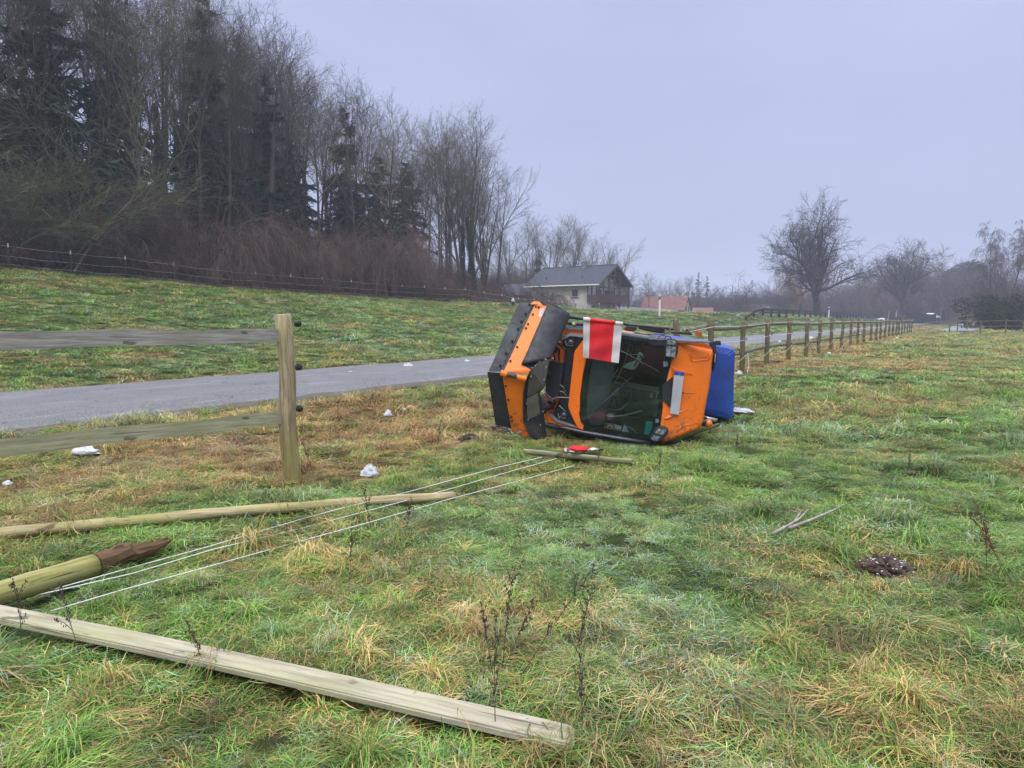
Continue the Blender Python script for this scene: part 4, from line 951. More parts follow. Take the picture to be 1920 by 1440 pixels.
# electric fence along the wood edge
ef = thing('electric_fence', 'thin electric fence with white tipped posts along the edge of the wood', 'fence', (*XY(20, 40), Hz(*XY(20, 40))))
mbr = MB(); pm = None; tipm = None; last = None
for k in range(26):
    u = 6.7 + 2.85 * k; p = 40.0 if u < 50 else 40 - (u - 50) * 0.05
    x, y = XY(u, p); z = Hz(x, y)
    if pm is None:
        mb = MB(); mb.tube([(0, 0, -0.2), (0, 0, 1.25)], 0.028, 6); o = build('post', mb, M['weed'], None); o.parent = ef; pm = o.data
        mb = MB(); mb.tube([(0, 0, 1.08), (0, 0, 1.28)], 0.032, 6); t2 = build('tip', mb, M['rope'], None); t2.parent = ef; tipm = t2.data
    else:
        o = bpy.data.objects.new('post', pm); COL.objects.link(o); o.parent = ef
        t2 = bpy.data.objects.new('tip', tipm); COL.objects.link(t2); t2.parent = ef
    o.location = Vector((x, y, z)) - root_loc(ef); t2.location = o.location
    c = np.array([x, y, z])
    if last is not None:
        for hh in (1.15, 0.65, 0.25): mbr.tube([last + np.array([0, 0, hh]), (c + last) / 2 + np.array([0, 0, hh - 0.05]), c + np.array([0, 0, hh])], 0.006, 3, cap=False)
    last = c
build('rope', mbr, M['rope'], ef)

# ------------------------------------------------------------------ fallen timber and ropes
def gz(px, py, lift):
    g_ = gd(px, py, 0.05)
    for _ in range(4): g_ = gd(px, py, Hz(g_[0], g_[1]) + lift)
    return g_
a = gz(-60, 1140, 0.085); b = gz(1085, 1388, 0.05)
Lb = float(np.linalg.norm(b - a)); mb = MB(); n = 24; w, th = 0.118, 0.030; vs = []
for i in range(n + 1):
    x = Lb * i / n; ww = w / 2 * (1 if i < n else 0.92); bow = 0.012 * math.sin(math.pi * i / n)
    cut = -0.03 if i == n else 0
    vs += [(x, -ww, -th / 2 + bow), (x + cut, ww, -th / 2 + bow), (x + cut, ww, th / 2 + bow), (x, -ww, th / 2 + bow)]
fs = [(0, 1, 2, 3), (4 * n + 3, 4 * n + 2, 4 * n + 1, 4 * n)]
for i in range(n):
    for k in range(4): fs.append((4 * i + k, 4 * (i + 1) + k, 4 * (i + 1) + (k + 1) % 4, 4 * i + (k + 1) % 4))
mb.add(vs, fs)
board = oriented('fallen_board', mb, M['board'], a, b - a, None, 0.006); board_ab = (a, b)
tagobj(board, 'long flat greenish board lying across the grass in the front left corner', 'board', 'broken fence timber in the grass')
a = gz(-40, 1005, 0.06); b = gz(851, 930, 0.05); Lr = float(np.linalg.norm(b - a))
mb = MB(); n = 18; mb.tube([(Lr * i / n, 0.008 * math.sin(i), 0.02 * math.sin(math.pi * i / n)) for i in range(n + 1)], [0.047 + 0.003 * math.sin(i * 2.1) for i in range(n + 1)], 14, flat=0.8)
rail_f = oriented('fallen_rail', mb, M['roundrail'], a, b - a, None, 0.004); rail_f.data.polygons.foreach_set('use_smooth', [True] * len(rail_f.data.polygons)); rail_ab = (a, b)
tagobj(rail_f, 'long rounded yellow green rail lying behind the uprooted post', 'rail', 'broken fence timber in the grass')
a = gz(-90, 1140, 0.10); k1 = gz(187, 1062, 0.085); b = gz(316, 1018, 0.07); d = (b - a); Lp = float(np.linalg.norm(d)); Lk = float(np.linalg.norm(k1 - a))
up_t = thing('uprooted_post', 'thick uprooted mossy post with a rotten pointed brown end', 'post', tuple(a), 'broken fence timber in the grass')
mb = MB(); mb.tube([(Lk * i / 8, 0, 0) for i in range(9)], [0.063 + 0.002 * math.sin(i * 2) for i in range(9)], 18); o = oriented('mossy_shaft', mb, M['oldpost'], a, d, up_t, 0); o.data.polygons.foreach_set('use_smooth', [True] * len(o.data.polygons))
rr = random.Random(4); mb = MB(); l2 = Lp - Lk
mb.tube([(Lk + l2 * t, 0.012 * rr.uniform(-1, 1), 0.01 * rr.uniform(-1, 1) + 0.01) for t in (0, 0.05, 0.2, 0.4, 0.5, 0.65, 0.8, 0.92, 1.0)], [0.066, 0.067, 0.062, 0.060, 0.054, 0.046, 0.036, 0.025, 0.015], 11)
for q_, v_ in enumerate(mb.v):
    k_ = 1 + rr.uniform(-0.10, 0.10) * (0 if q_ < 11 else 1); mb.v[q_] = (v_[0] + (rr.uniform(-0.02, 0.02) if q_ > 20 else 0), v_[1] * k_, v_[2] * k_)
o = oriented('pointed_end', mb, M['rotten'], a, d, up_t, 0)
post_ab = (a, b)
a = gz(984, 846, 0.07); b = gz(1186, 865, 0.06); L3 = float(np.linalg.norm(b - a))
mb = halfround(L3, 0.085, 0.028); bd2 = oriented('broken_rail', mb, M['board'], a, b - a, None, 0, up=(0, -0.75, 0.66)); rail2_ab = (a, b)
tagobj(bd2, 'short broken rail lying in the grass just in front of the truck', 'rail', 'broken fence timber in the grass')

ropes = [([(95, 1146), (230, 1106), (360, 1071), (530, 1024), (690, 980), (850, 934), (960, 905), (1077, 873)], 'nearest white fence rope lying slack across the grass toward the truck'),
         ([(60, 1118), (250, 1075), (400, 1030), (560, 992), (700, 955), (850, 915), (960, 883), (1043, 860)], 'middle one of three white fence ropes lying on the grass'),
         ([(90, 1108), (240, 1066), (380, 1028), (560, 975), (640, 953), (763, 923), (927, 878), (1017, 857)], 'farthest of three white fence ropes lying in the grass')]
for l, lab in ropes:
    mb = MB(); pts = []
    for i in range(len(l) - 1):
        for t in (0, 0.25, 0.5, 0.75): pts.append((l[i][0] + (l[i + 1][0] - l[i][0]) * t, l[i][1] + (l[i + 1][1] - l[i][1]) * t))
    pts.append(l[-1])
    mb.tube([gz(q[0], q[1], 0.062 + 0.02 * math.sin(j * 0.9) + 0.008 * math.sin(j * 2.3)) for j, q in enumerate(pts)], 0.0033, 6)
    o = build('fence_rope', mb, M['rope'], None, 0, True, own=True); tagobj(o, lab, 'rope', 'white fence ropes on the grass')
#PART2
# ------------------------------------------------------------------ house
def frame_pt(c0, Lv, Wv): return lambda l, w, z: np.array([c0[0] + Lv[0] * l + Wv[0] * w, c0[1] + Lv[1] * l + Wv[1] * w, z])
def facade(name, seed_col, sc=1.2): return mat(name, seed_col, 0.85, 0, 0.12, sc, 0.1, dirt=tuple(x * 0.6 for x in seed_col), dirt_amt=0.25)
def tiles_mat(name, c1, c2, rough=0.6, spots=None):
    m, t, b, o = _nodes(name)
    tcn = t.nodes.new('ShaderNodeTexCoord')
    wv = t.nodes.new('ShaderNodeTexWave'); wv.inputs['Scale'].default_value = 1.6; wv.bands_direction = 'Z'; wv.inputs['Distortion'].default_value = 0.3
    t.links.new(tcn.outputs['Object'], wv.inputs[0])
    c = mixc(t, mrange(t, noise(t, 1.3, 6), 0.3, 0.7), c1, c2)
    if spots: c = mixc(t, mrange(t, noise(t, 1.1, 8, rough=0.75), 0.58, 0.66, 0, 0.75), c, spots)
    t.links.new(c, b.inputs['Base Color']); b.inputs['Roughness'].default_value = rough; bump(t, b, wv.outputs[0], 0.5, 0.05)
    return m
M['slate'] = tiles_mat('slate_roof', (0.018, 0.023, 0.038), (0.036, 0.043, 0.062), 0.8)
M['wallcream'] = facade('cream_render', (0.55, 0.53, 0.46))
M['timber'] = mat('brown_timber', (0.075, 0.040, 0.032), 0.8, 0, 0.3, 3, 0.2)
M['panelwhite'] = facade('white_infill', (0.66, 0.66, 0.65))
M['redroof'] = tiles_mat('red_tiled_roof', (0.13, 0.048, 0.040), (0.19, 0.085, 0.070), 0.85, (0.30, 0.22, 0.22))
M['concrete'] = facade('pale_concrete', (0.46, 0.47, 0.45), 0.6)
M['metal'] = mat('zinc_flue', (0.20, 0.24, 0.23), 0.5, 0.4, 0.2, 4, 0.1)
M['darkwin'] = mat('dark_window', (0.03, 0.04, 0.055), 0.12, 0, 0.3, 1, 0, spec=0.8)
hp = frame_pt((12.5, 100.0), (-0.8, 0.6), (0.6, 0.8))
LV = np.array([-0.8, 0.6, 0]); WV = np.array([0.6, 0.8, 0]); ZV = np.array([0, 0, 1.0])
house = thing('dwelling_house', 'cream house with slate gable roof, two flues and a timber balcony', 'house', hp(6, 4.6, 3.2))
def hbox(mb, l0, l1, w0, w1, z0, z1, f=None):
    f = f or hp; return mb.box(f((l0 + l1) / 2, (w0 + w1) / 2, (z0 + z1) / 2), abs(l1 - l0), abs(w1 - w0), z1 - z0, (LV, WV, ZV))
EA, RG = 6.55, 9.2
mb = MB(); hbox(mb, 2, 12.0, 0.25, 0.5, 2.4, EA); hbox(mb, 2, 12.0, 8.7, 8.95, 2.4, EA); hbox(mb, 11.8, 12.05, 0.5, 8.7, 2.4, EA)
wl = build('wall', mb, M['wallcream'], house)
mb = MB(); mb.prism([hp(2, 0.5, 2.4), hp(2, 8.7, 2.4), hp(2, 8.7, EA), hp(2, 4.6, RG - 0.3), hp(2, 0.5, EA)], LV * 0.25); gw = build('gable_wall', mb, M['panelwhite'], house)
for s, (w0, w1) in enumerate(((-0.55, 4.6), (9.75, 4.6))):
    z0 = EA - (RG - EA) / 4.6 * 0.55 - 0.02
    P = [hp(-0.3, w0, z0), hp(12.9, w0, z0), hp(12.9, w1, RG), hp(-0.3, w1, RG)]
    mb = MB(); mb.prism(P, (0, 0, 0.16)); rf = build('roof', mb, M['slate'], house)
    if s == 0:
        mb = MB(); mb.tube([hp(-0.3, w0 - 0.05, z0 + 0.02), hp(12.9, w0 - 0.05, z0 + 0.02)], 0.09, 8); build('gutter', mb, M['panelwhite'], rf)
        rf0 = rf
        for l in (3.5, 9.8):
            mb = MB(); mb.tube([hp(l, 1.0, 7.35), hp(l, 1.0, 7.75)], 0.07, 8); build('vent_pipe', mb, M['timber'], rf0)
    mb = MB(); mb.prism([hp(-0.35, w0, z0 - 0.15), hp(-0.35, w0, z0 + 0.18), hp(-0.35, w1, RG + 0.18), hp(-0.35, w1, RG - 0.15)], -LV * 0.05); build('bargeboard', mb, M['timber'], rf)
mb = MB(); mb.tube([hp(-0.3, 4.6, RG + 0.15), hp(12.9, 4.6, RG + 0.15)], 0.12, 6); build('ridge', mb, M['slate'], house)
for l in (4.9, 8.2):
    mb = MB(); hbox(mb, l - 0.35, l + 0.35, 3.7, 4.3, 8.3, 9.95 if l < 6 else 9.85); ch = build('chimney', mb, M['metal'], house, 0.03)
    mb = MB(); hbox(mb, l - 0.42, l + 0.42, 3.62, 4.38, 9.98, 10.06); build('cap', mb, M['chrome'], ch)
for l, w_, z0, z1, fm in ((4.2, 1.15, 4.6, 5.8, 'frame'), (8.1, 0.6, 4.35, 5.3, 'frame'), (10.0, 0.7, 4.2, 5.3, 'frame')):
    mb = MB(); hbox(mb, l - w_ / 2, l + w_ / 2, 0.17, 0.27, z0, z1); wd = build('window', mb, M['panelwhite'] if l < 9 else M['timber'], house)
    mb = MB()
    mb = MB(); hbox(mb, l - w_ / 2 + 0.09, l + w_ / 2 - 0.09, 0.14, 0.18, z0 + 0.09, z1 - 0.09); build('pane', mb, M['darkwin'], wd)
    mb = MB(); hbox(mb, l - w_ / 2 - 0.06, l + w_ / 2 + 0.06, 0.08, 0.24, z0 - 0.08, z0); build('sill', mb, M['slate'], wd)
mb = MB(); mb.tube([hp(2.1, 0.2, 2.6), hp(2.1, 0.2, 6.2), hp(1.7, -0.4, 6.4)], 0.05, 6); build('downpipe', mb, M['slate'], house)
# timber balcony with posts, braces and boards
mb = MB(); hbox(mb, -0.1, 2, 0, 9.2, 3.75, 3.9); bal = build('balcony', mb, M['timber'], house)
for k in range(31):
    w = 0.15 + k * 0.297; mb = MB(); hbox(mb, -0.1, -0.05, w - 0.12, w + 0.12, 3.92, 4.85); build('balcony_board', mb, M['timber'], bal)
for k in range(7):
    l = 0.15 + k * 0.297; mb = MB(); hbox(mb, l - 0.12, l + 0.12, 0.0, 0.05, 3.92, 4.85); build('balcony_board', mb, M['timber'], bal)
mb = MB(); hbox(mb, -0.14, 0.0, 0, 9.2, 4.87, 4.97); build('handrail', mb, M['timber'], bal)
for w in (0.1, 3.0, 4.6, 6.2, 9.1):
    top = EA + (RG - EA) * (1 - abs(w - 4.6) / 4.6) - 0.25
    mb = MB(); hbox(mb, 0.0, 0.18, w - 0.09, w + 0.09, 3.0, top); build('timber_post', mb, M['timber'], house)
for (w0, z0, w1, z1) in ((0.1, 5.95, 9.1, 5.95), (3.0, 6.0, 4.6, 7.3), (6.2, 6.0, 4.6, 7.3), (0.1, 5.6, 0.9, 6.3), (9.1, 5.0, 7.6, 5.95), (2.5, 7.75, 6.7, 7.75)):
    mb = MB(); mb.tube([hp(0.09, w0, z0), hp(0.09, w1, z1)], 0.10, 4); build('timber_beam', mb, M['timber'], house)
for w in (1.2, 2.6, 4.6, 6.4, 8.0):
    top = EA + (RG - EA) * (1 - abs(w - 4.6) / 4.6) - 0.5
    mb = MB(); hbox(mb, 1.90, 1.99, w - 0.08, w + 0.08, 3.9, top); build('timber_stud', mb, M['timber'], gw)
for w, ww in ((3.4, 0.9), (5.5, 0.9), (7.2, 0.7)):
    mb = MB(); hbox(mb, 1.86, 1.96, w - ww / 2, w + ww / 2, 4.0, 5.7); wd = build('window', mb, M['timber'], gw)
    mb = MB(); hbox(mb, 1.82, 1.87, w - ww / 2 + 0.1, w + ww / 2 - 0.1, 4.1, 5.6); build('pane', mb, M['darkwin'], wd)
# low annex at its far end
an = thing('annex_building', 'low slate roofed annex half hidden by bare shrubs beside the cream house', 'annex', hp(16, 3, 3.2))
mb = MB(); hbox(mb, 13.2, 19.5, 1.0, 7.5, 2.4, 5.0); build('wall', mb, M['interior2'], an)
for w0, w1 in ((0.2, 4.2), (8.2, 4.2)):
    mb = MB(); mb.prism([hp(12.2, w0, 4.9), hp(20.2, w0, 4.9), hp(20.2, w1, 6.9), hp(12.2, w1, 6.9)], (0, 0, 0.15)); build('roof', mb, M['slate'], an)
mb = MB(); hbox(mb, 13.0, 19.4, -0.6, 0.2, 4.35, 4.5); build('canopy', mb, M['panelwhite'], an)
# smoke from the flue
def smoke_mat():
    m = bpy.data.materials.new('smoke_volume'); m.use_nodes = True; t = m.node_tree; t.nodes.clear()
    o = t.nodes.new('ShaderNodeOutputMaterial'); v = t.nodes.new('ShaderNodeVolumePrincipled'); v.inputs['Color'].default_value = (0.9, 0.85, 0.85, 1)
    t.links.new(mrange(t, noise(t, 1.4, 4), 0.48, 0.7, 0, 0.35), v.inputs['Density']); t.links.new(v.outputs[0], o.inputs['Volume']); return m
mb = MB(); c = hp(8.2, 4, 11.0); mb.ball(c, 1.0, 12, 8, (1.1, 0.8, 0.95)); smk = build('smoke', mb, smoke_mat(), None, own=True); smk['kind'] = 'stuff'

# concrete wall in front of the houses: single panels between thin posts
cw_ = thing('concrete_wall', 'long pale concrete panel wall running in front of the houses', 'wall', at(1180, 584, 115))
pts = [(1035, 566.5, 582, 92), (1052, 566.5, 582, 93), (1074, 568.5, 583, 95), (1092, 568.5, 583, 97), (1100, 570.5, 583.5, 98)]
x = 1100
while x < 1345:
    x += 11.5 if x > 1170 else 18
    if x > 1240: x -= 1.5
    t = (x - 1100) / 245.0
    pts.append((x, 571.5 + 15.0 * t ** 1.15, 583.5 + 5 * t, 98 + 75 * t))
for k in range(len(pts) - 1):
    a, b = pts[k], pts[k + 1]
    A_ = at(a[0], a[1] + (0 if k > 3 else 0), a[3]); B_ = at(b[0] - 0.6, b[1] if k > 3 else a[1], b[3]); zb = 0.9
    mb = MB(); mb.prism([(A_[0], A_[1], zb), (B_[0], B_[1], zb), tuple(B_), tuple(A_)], (0.03, 0.10, 0)); build('wall_panel', mb, M['concrete'], cw_)
    mb = MB(); mb.box(((A_[0]), (A_[1]) - 0.03, (zb + A_[2]) / 2 + 0.02), 0.10, 0.16, A_[2] - zb + 0.08); build('wall_post', mb, M['concrete'], cw_)

# red roofed house, small roof next to it and a dark gable by the rail
def gable_house(name, label, base, Lv, Wv, Ln, Wn, zb, ze, zr, wallm, roofm, windows=(), cat='house', ov=0.3):
    Lv3 = np.array([*Lv, 0.0]); Wv3 = np.array([*Wv, 0.0]); f = frame_pt(base, Lv, Wv)
    h = thing(name, label, cat, f(Ln / 2, Wn / 2, zb))
    mb = MB(); mb.prism([f(0, 0, zb), f(0, Wn, zb), f(0, Wn, ze), f(0, Wn / 2, zr - 0.1), f(0, 0, ze)], Lv3 * Ln); w_ = build('wall', mb, wallm, h)
    for w0 in (-ov, Wn + ov):
        zz = ze - (zr - ze) / (Wn / 2) * ov
        mb = MB(); mb.prism([f(-ov, w0, zz), f(Ln + ov, w0, zz), f(Ln + ov, Wn / 2, zr), f(-ov, Wn / 2, zr)], (0, 0, 0.18)); build('roof', mb, roofm, h)
    for (w, z, ww, hh) in windows:
        mb = MB(); mb.box(f(-0.03, w, z), 0.1, ww, hh, (Lv3, Wv3, ZV)); build('window', mb, M['darkwin'], h)
    return h
gable_house('farm_house', 'small house with patchy red tiled roof behind the concrete wall', at(1281, 590, 150)[:2], (-0.86, 0.51), (0.51, 0.86), 9.5, 5.6, 1.0, 3.35, 6.2, facade('tan_render', (0.34, 0.30, 0.20)), M['redroof'], ((1.7, 3.6, 0.5, 0.9), (3.9, 3.5, 0.5, 1.0), (2.8, 5.2, 0.5, 0.6)))
gable_house('garden_shed', 'low building with purplish tiled roof right of the red roofed house', at(1334, 592, 168)[:2], (-0.9, 0.43), (0.43, 0.9), 7, 3.6, 0.5, 2.75, 3.9, M['panelwhite'], M['redroof'], (), 'shed', 0.1)
gable_house('barn', 'dark gabled barn with a long brown roof behind the guard rail', at(1416, 590, 180)[:2], (0.93, 0.36), (-0.36, 0.93), 26, 9, 0, 3.2, 5.2, M['timber'], tiles_mat('brown_roof', (0.09, 0.06, 0.05), (0.12, 0.085, 0.075), 0.8), (), 'barn')
gable_house('long_barn', 'long low brown barn behind the bare oaks on the right', at(1575, 590, 210)[:2], (0.97, 0.22), (-0.22, 0.97), 30, 10, -0.5, 4.0, 6.0, M['timber'], tiles_mat('dull_brown_roof', (0.10, 0.055, 0.05), (0.13, 0.08, 0.075), 0.8), (), 'barn')

# ------------------------------------------------------------------ guard rail, posts, container, car, bridge, signs
M['railblack'] = mat('dark_guard_rail', (0.016, 0.017, 0.021), 0.6, 0.1, 0.3, 2, 0.1)
gr = thing('guard_rail', 'long dark guard rail on the bank above the path', 'guard rail', (*XY(90, 20), 2))
GP = 20.0
ulist = [75, 78] + [82 + 4.0 * k for k in range(58)]
pm = None; bar1 = MB(); bar2 = MB(); lastp = None
for k, u in enumerate(ulist):
    x, y = XY(u, GP); z = Hz(x, y) - 0.02; hh = float(np.interp(u, [75, 83], [0.45, 1.0]))
    if hh > 0.4:
        if pm is None: mb = MB(); mb.box((0, 0, 0.15), 0.2, 0.2, 1.7); o = build('post', mb, M['railblack'], None); o.parent = gr; pm = o.data
        else: o = bpy.data.objects.new('post', pm); COL.objects.link(o); o.parent = gr
        o.location = Vector((x, y, z - 0.03 + (hh - 1.0))) - root_loc(gr)
    c = np.array([x, y, z + hh])
    if lastp is not None:
        n3 = np.array([*(-DP), 0]) * 0.09
        bar1.prism([lastp + n3 + (0, 0, -0.24), c + n3 + (0, 0, -0.24), c + n3 + (0, 0, 0.02), lastp + n3 + (0, 0, 0.02)], n3 * 0.5)
        if u > 78: bar2.prism([lastp + n3 + (0, 0, -0.52), c + n3 + (0, 0, -0.52), c + n3 + (0, 0, -0.40), lastp + n3 + (0, 0, -0.40)], n3 * 0.5)
    lastp = c
build('rail_beam', bar1, M['railblack'], gr); build('lower_beam', bar2, M['railblack'], gr)
def delineator(px, py_top, Y, h, label):
    g_ = at(px, py_top, Y); zt = g_[2]; g_[2] = zt - h
    t_ = thing('marker_post', label, 'marker post', g_, 'white roadside marker posts')
    mb = MB(); mb.prism([(g_[0] - 0.06, g_[1], zt - h - 0.3), (g_[0] + 0.06, g_[1], zt - h - 0.3), (g_[0] + 0.06, g_[1], zt - 0.04), (g_[0] - 0.06, g_[1], zt)], (0, 0.1, 0)); build('body', mb, M['panelwhite'], t_, 0.01)
    mb = MB(); mb.prism([(g_[0] - 0.065, g_[1] - 0.006, zt - 0.42), (g_[0] + 0.065, g_[1] - 0.006, zt - 0.36), (g_[0] + 0.065, g_[1] - 0.006, zt - 0.16), (g_[0] - 0.065, g_[1] - 0.006, zt - 0.20)], (0, 0.11, 0)); build('black_band', mb, M['black'], t_)
    mb = MB(); mb.box((g_[0] + 0.01, g_[1] - 0.012, zt - 0.29), 0.035, 0.02, 0.14); build('reflector', mb, M['chrome'], t_)
delineator(1237.5, 551, 49, 1.25, 'tall white marker post with black band beside the red roofed house')
delineator(1555, 575, 88, 1.1, 'white marker post on the guard rail below the big oak')
delineator(1681, 582, 150, 1.1, 'white marker post beside the trunk of the smaller oak')
# walking person in white far behind the plow
g_ = at(962, 573.5, 62); 
per = thing('person', 'person in white jacket and black trousers standing at the wood edge', 'person', (g_[0], g_[1], g_[2]))
s = 0.70 / 0.70; x0, y0, z0 = g_[0], g_[1], g_[2] - 0.0; hh = 0.85
mb = MB()
z0 = at(962, 573.5, 62)[2]; H1 = at(962, 558.5, 62)[2] - z0
def PZ(f): return z0 + H1 * f
mb.tube([(x0 + 0.02, y0, PZ(0.52)), (x0, y0, PZ(0.72)), (x0 - 0.02, y0, PZ(0.85)), (x0 - 0.03, y0, PZ(0.90))], [0.09, 0.11, 0.10, 0.04], 10)
mb.tube([(x0 - 0.09, y0, PZ(0.83)), (x0 - 0.12, y0 - 0.02, PZ(0.66)), (x0 - 0.09, y0 - 0.08, PZ(0.52))], [0.035, 0.03, 0.02], 8)
mb.tube([(x0 + 0.07, y0, PZ(0.83)), (x0 + 0.11, y0 - 0.02, PZ(0.66)), (x0 + 0.1, y0 - 0.08, PZ(0.52))], [0.035, 0.03, 0.02], 8)
build('jacket', mb, M['snow'], per, 0, True)
mb = MB(); mb.tube([(x0 - 0.02, y0, PZ(0.55)), (x0 - 0.04, y0, PZ(0.28)), (x0 - 0.03, y0 + 0.02, PZ(0.0))], [0.055, 0.04, 0.03], 8); mb.tube([(x0 + 0.05, y0, PZ(0.55)), (x0 + 0.06, y0, PZ(0.28)), (x0 + 0.06, y0 - 0.02, PZ(0.0))], [0.055, 0.04, 0.03], 8); build('trousers', mb, M['black'], per, 0, True)
mb = MB(); mb.ball((x0 - 0.03, y0, PZ(0.95)), 0.055, 10, 8, (0.85, 0.95, 1.15)); build('head', mb, M['snow'], per, 0, True)
# dark container / parapet by the culvert
a = at(1699, 601, 140); b = at(1754, 602, 128)
ct = thing('culvert_parapet', 'long dark green solid parapet panel at the end of the guard rail', 'parapet', a)
A2 = at(1699, 587, 140); B2 = at(1754, 589.5, 128)
mb = MB(); mb.prism([tuple(a), tuple(b), tuple(B2), tuple(A2)], (0.3, 0.9, 0)); build('panel', mb, mat('dark_green_panel', (0.022, 0.045, 0.040), 0.7, 0, 0.3, 1, 0.1), ct, 0.05)
mb = MB(); [mb.box((a + (b - a) * t_) + np.array([0.1, -0.03, 0.7]), 0.10, 0.10, 1.5) for t_ in (0.02, 0.35, 0.68, 0.98)]; build('rib', mb, M['railblack'], ct)
# car behind it
g_ = at(1748, 592, 160)
car = thing('white_car', 'white car passing on the road behind the dark parapet', 'car', g_)
cx_, cy_, cz_ = g_[0], g_[1], g_[2] - 0.9
cd = np.array([0.80, 0.60, 0]); cn = np.array([-0.6, 0.8, 0]); cpt = lambda a_, z_: np.array([cx_, cy_, cz_]) + cd * a_ + np.array([0, 0, z_])
prof = [(-2.2, 0.35), (2.1, 0.35), (2.15, 0.7), (1.9, 0.85), (1.0, 0.98), (0.2, 1.48), (-1.3, 1.5), (-2.1, 1.0), (-2.25, 0.7)]
mb = MB(); mb.prism([cpt(*q) - cn * 0.85 for q in prof], cn * 1.7); build('body', mb, M['snow'], car, 0.08)
mb = MB(); mb.prism([cpt(*q) - cn * 0.86 for q in [(0.85, 1.0), (0.2, 1.38), (-1.2, 1.4), (-1.8, 1.0)]], cn * 1.72); build('side_glass', mb, M['darkwin'], car)
for q in (-1.4, 1.35):
    for s_ in (-0.86, 0.66):
        mb = MB(); mb.tube([cpt(q, 0.33) + cn * s_, cpt(q, 0.33) + cn * (s_ + 0.2)], 0.33, 16); build('wheel', mb, M['tyre'], car)
for s_ in (-0.6, 0.6):
    mb = MB(); mb.box(cpt(2.14, 0.72) + cn * s_, 0.06, 0.3, 0.15, (cd, cn, ZV)); build('headlight', mb, M['lens'], car)
# bridge
br = thing('railway_bridge', 'dark flat bridge deck crossing the road in front of the far wood', 'bridge', at(1820, 575, 190))
A2 = at(1787, 571.5, 190); B2 = at(1849, 567.5, 170)
mb = MB(); mb.prism([tuple(A2), tuple(B2), tuple(B2 + (0, 0, 0.85)), tuple(A2 + (0, 0, 0.8))], (1.5, 5, 0)); build('deck', mb, M['railblack'], br)
mb = MB()
for k in range(15):
    c = A2 + (B2 - A2) * (k / 14) + np.array([0, 0, 0.8]); mb.tube([c, c + np.array([0, 0, 1.0])], 0.05, 4)
mb.tube([A2 + (0, 0, 1.8), B2 + (0, 0, 1.8)], 0.06, 4); build('railing', mb, M['railblack'], br)
mb = MB(); mb.prism([tuple(at(1841, 569.5, 169)), tuple(at(1850, 569, 167)), tuple(at(1850, 566, 167)), tuple(at(1841, 566.5, 169))], (0.3, 1, 0)); build('bearing_block', mb, M['concrete'], br)
mb = MB(); mb.prism([tuple(at(1843, 600, 175)), tuple(at(1862, 600, 172)), tuple(at(1862, 569, 172)), tuple(at(1843, 569, 175))], (1, 5, 0)); build('abutment', mb, facade('tan_abutment', (0.25, 0.18, 0.14)), br)
# road signs
def sign(px, pyb, pyt, Y, kind, label):
    b_ = at(px, pyb, Y); t_ = at(px, pyt, Y); r_ = thing('road_sign', label, 'road sign', b_)
    mb = MB(); mb.tube([b_ - (0, 0, 1.0), t_], 0.06, 6); build('pole', mb, M['greyrail'], r_)
    mb = MB()
    if kind == 'tri': s_ = 0.65; mb.prism([(t_[0] - s_, t_[1] - 0.08, t_[2] - 0.9), (t_[0] + s_, t_[1] - 0.08, t_[2] - 0.9), (t_[0], t_[1] - 0.08, t_[2] + 0.2)], (0, 0.04, 0))
    else: mb.box((t_[0], t_[1] - 0.08, t_[2] - 0.4), 0.55, 0.05, 0.8)
    build('sign_plate', mb, M['greyplate'], r_, 0.02)
sign(1764, 592, 574, 150, 'tri', 'triangular road sign seen from behind right of the white car')
sign(1810, 594, 579, 150, 'box', 'small dark upright road sign below the bridge')
# leaning pale stick in the meadow by the path
mb = MB(); mb.tube([at(1663.5, 603, 75), at(1668, 582, 75)], [0.05, 0.04], 6); o = build('leaning_stake', mb, M['board'], None, own=True); tagobj(o, 'pale thin stake leaning right in the grass beyond the fence posts', 'stake')

# ------------------------------------------------------------------ tube network for trees (numpy)
def tubes_np(P, R, sides):
    """P (m,n,3), R (m,n) -> verts, quads"""
    m, n, _ = P.shape
    T = np.gradient(P, axis=1); T /= np.linalg.norm(T, axis=2, keepdims=True) + 1e-9
    ref = np.where(np.abs(T[:, :1, 2:3]) < 0.9, np.array([[[0, 0, 1.0]]]), np.array([[[1.0, 0, 0]]]))
    X = np.cross(T, np.broadcast_to(ref, T.shape)); X /= np.linalg.norm(X, axis=2, keepdims=True) + 1e-9
    Y = np.cross(T, X)
    a = np.arange(sides) * 2 * np.pi / sides
    V = P[:, :, None, :] + (X[:, :, None, :] * np.cos(a)[None, None, :, None] + Y[:, :, None, :] * np.sin(a)[None, None, :, None]) * R[:, :, None, None]
    V = V.reshape(-1, 3)
    i = np.arange(m)[:, None, None] * n * sides; j = np.arange(n - 1)[None, :, None] * sides; k = np.arange(sides)[None, None, :]
    k2 = (k + 1) % sides
    F = np.stack([i + j + k, i + j + k2, i + j + sides + k2, i + j + sides + k], -1).reshape(-1, 4)
    return V, F
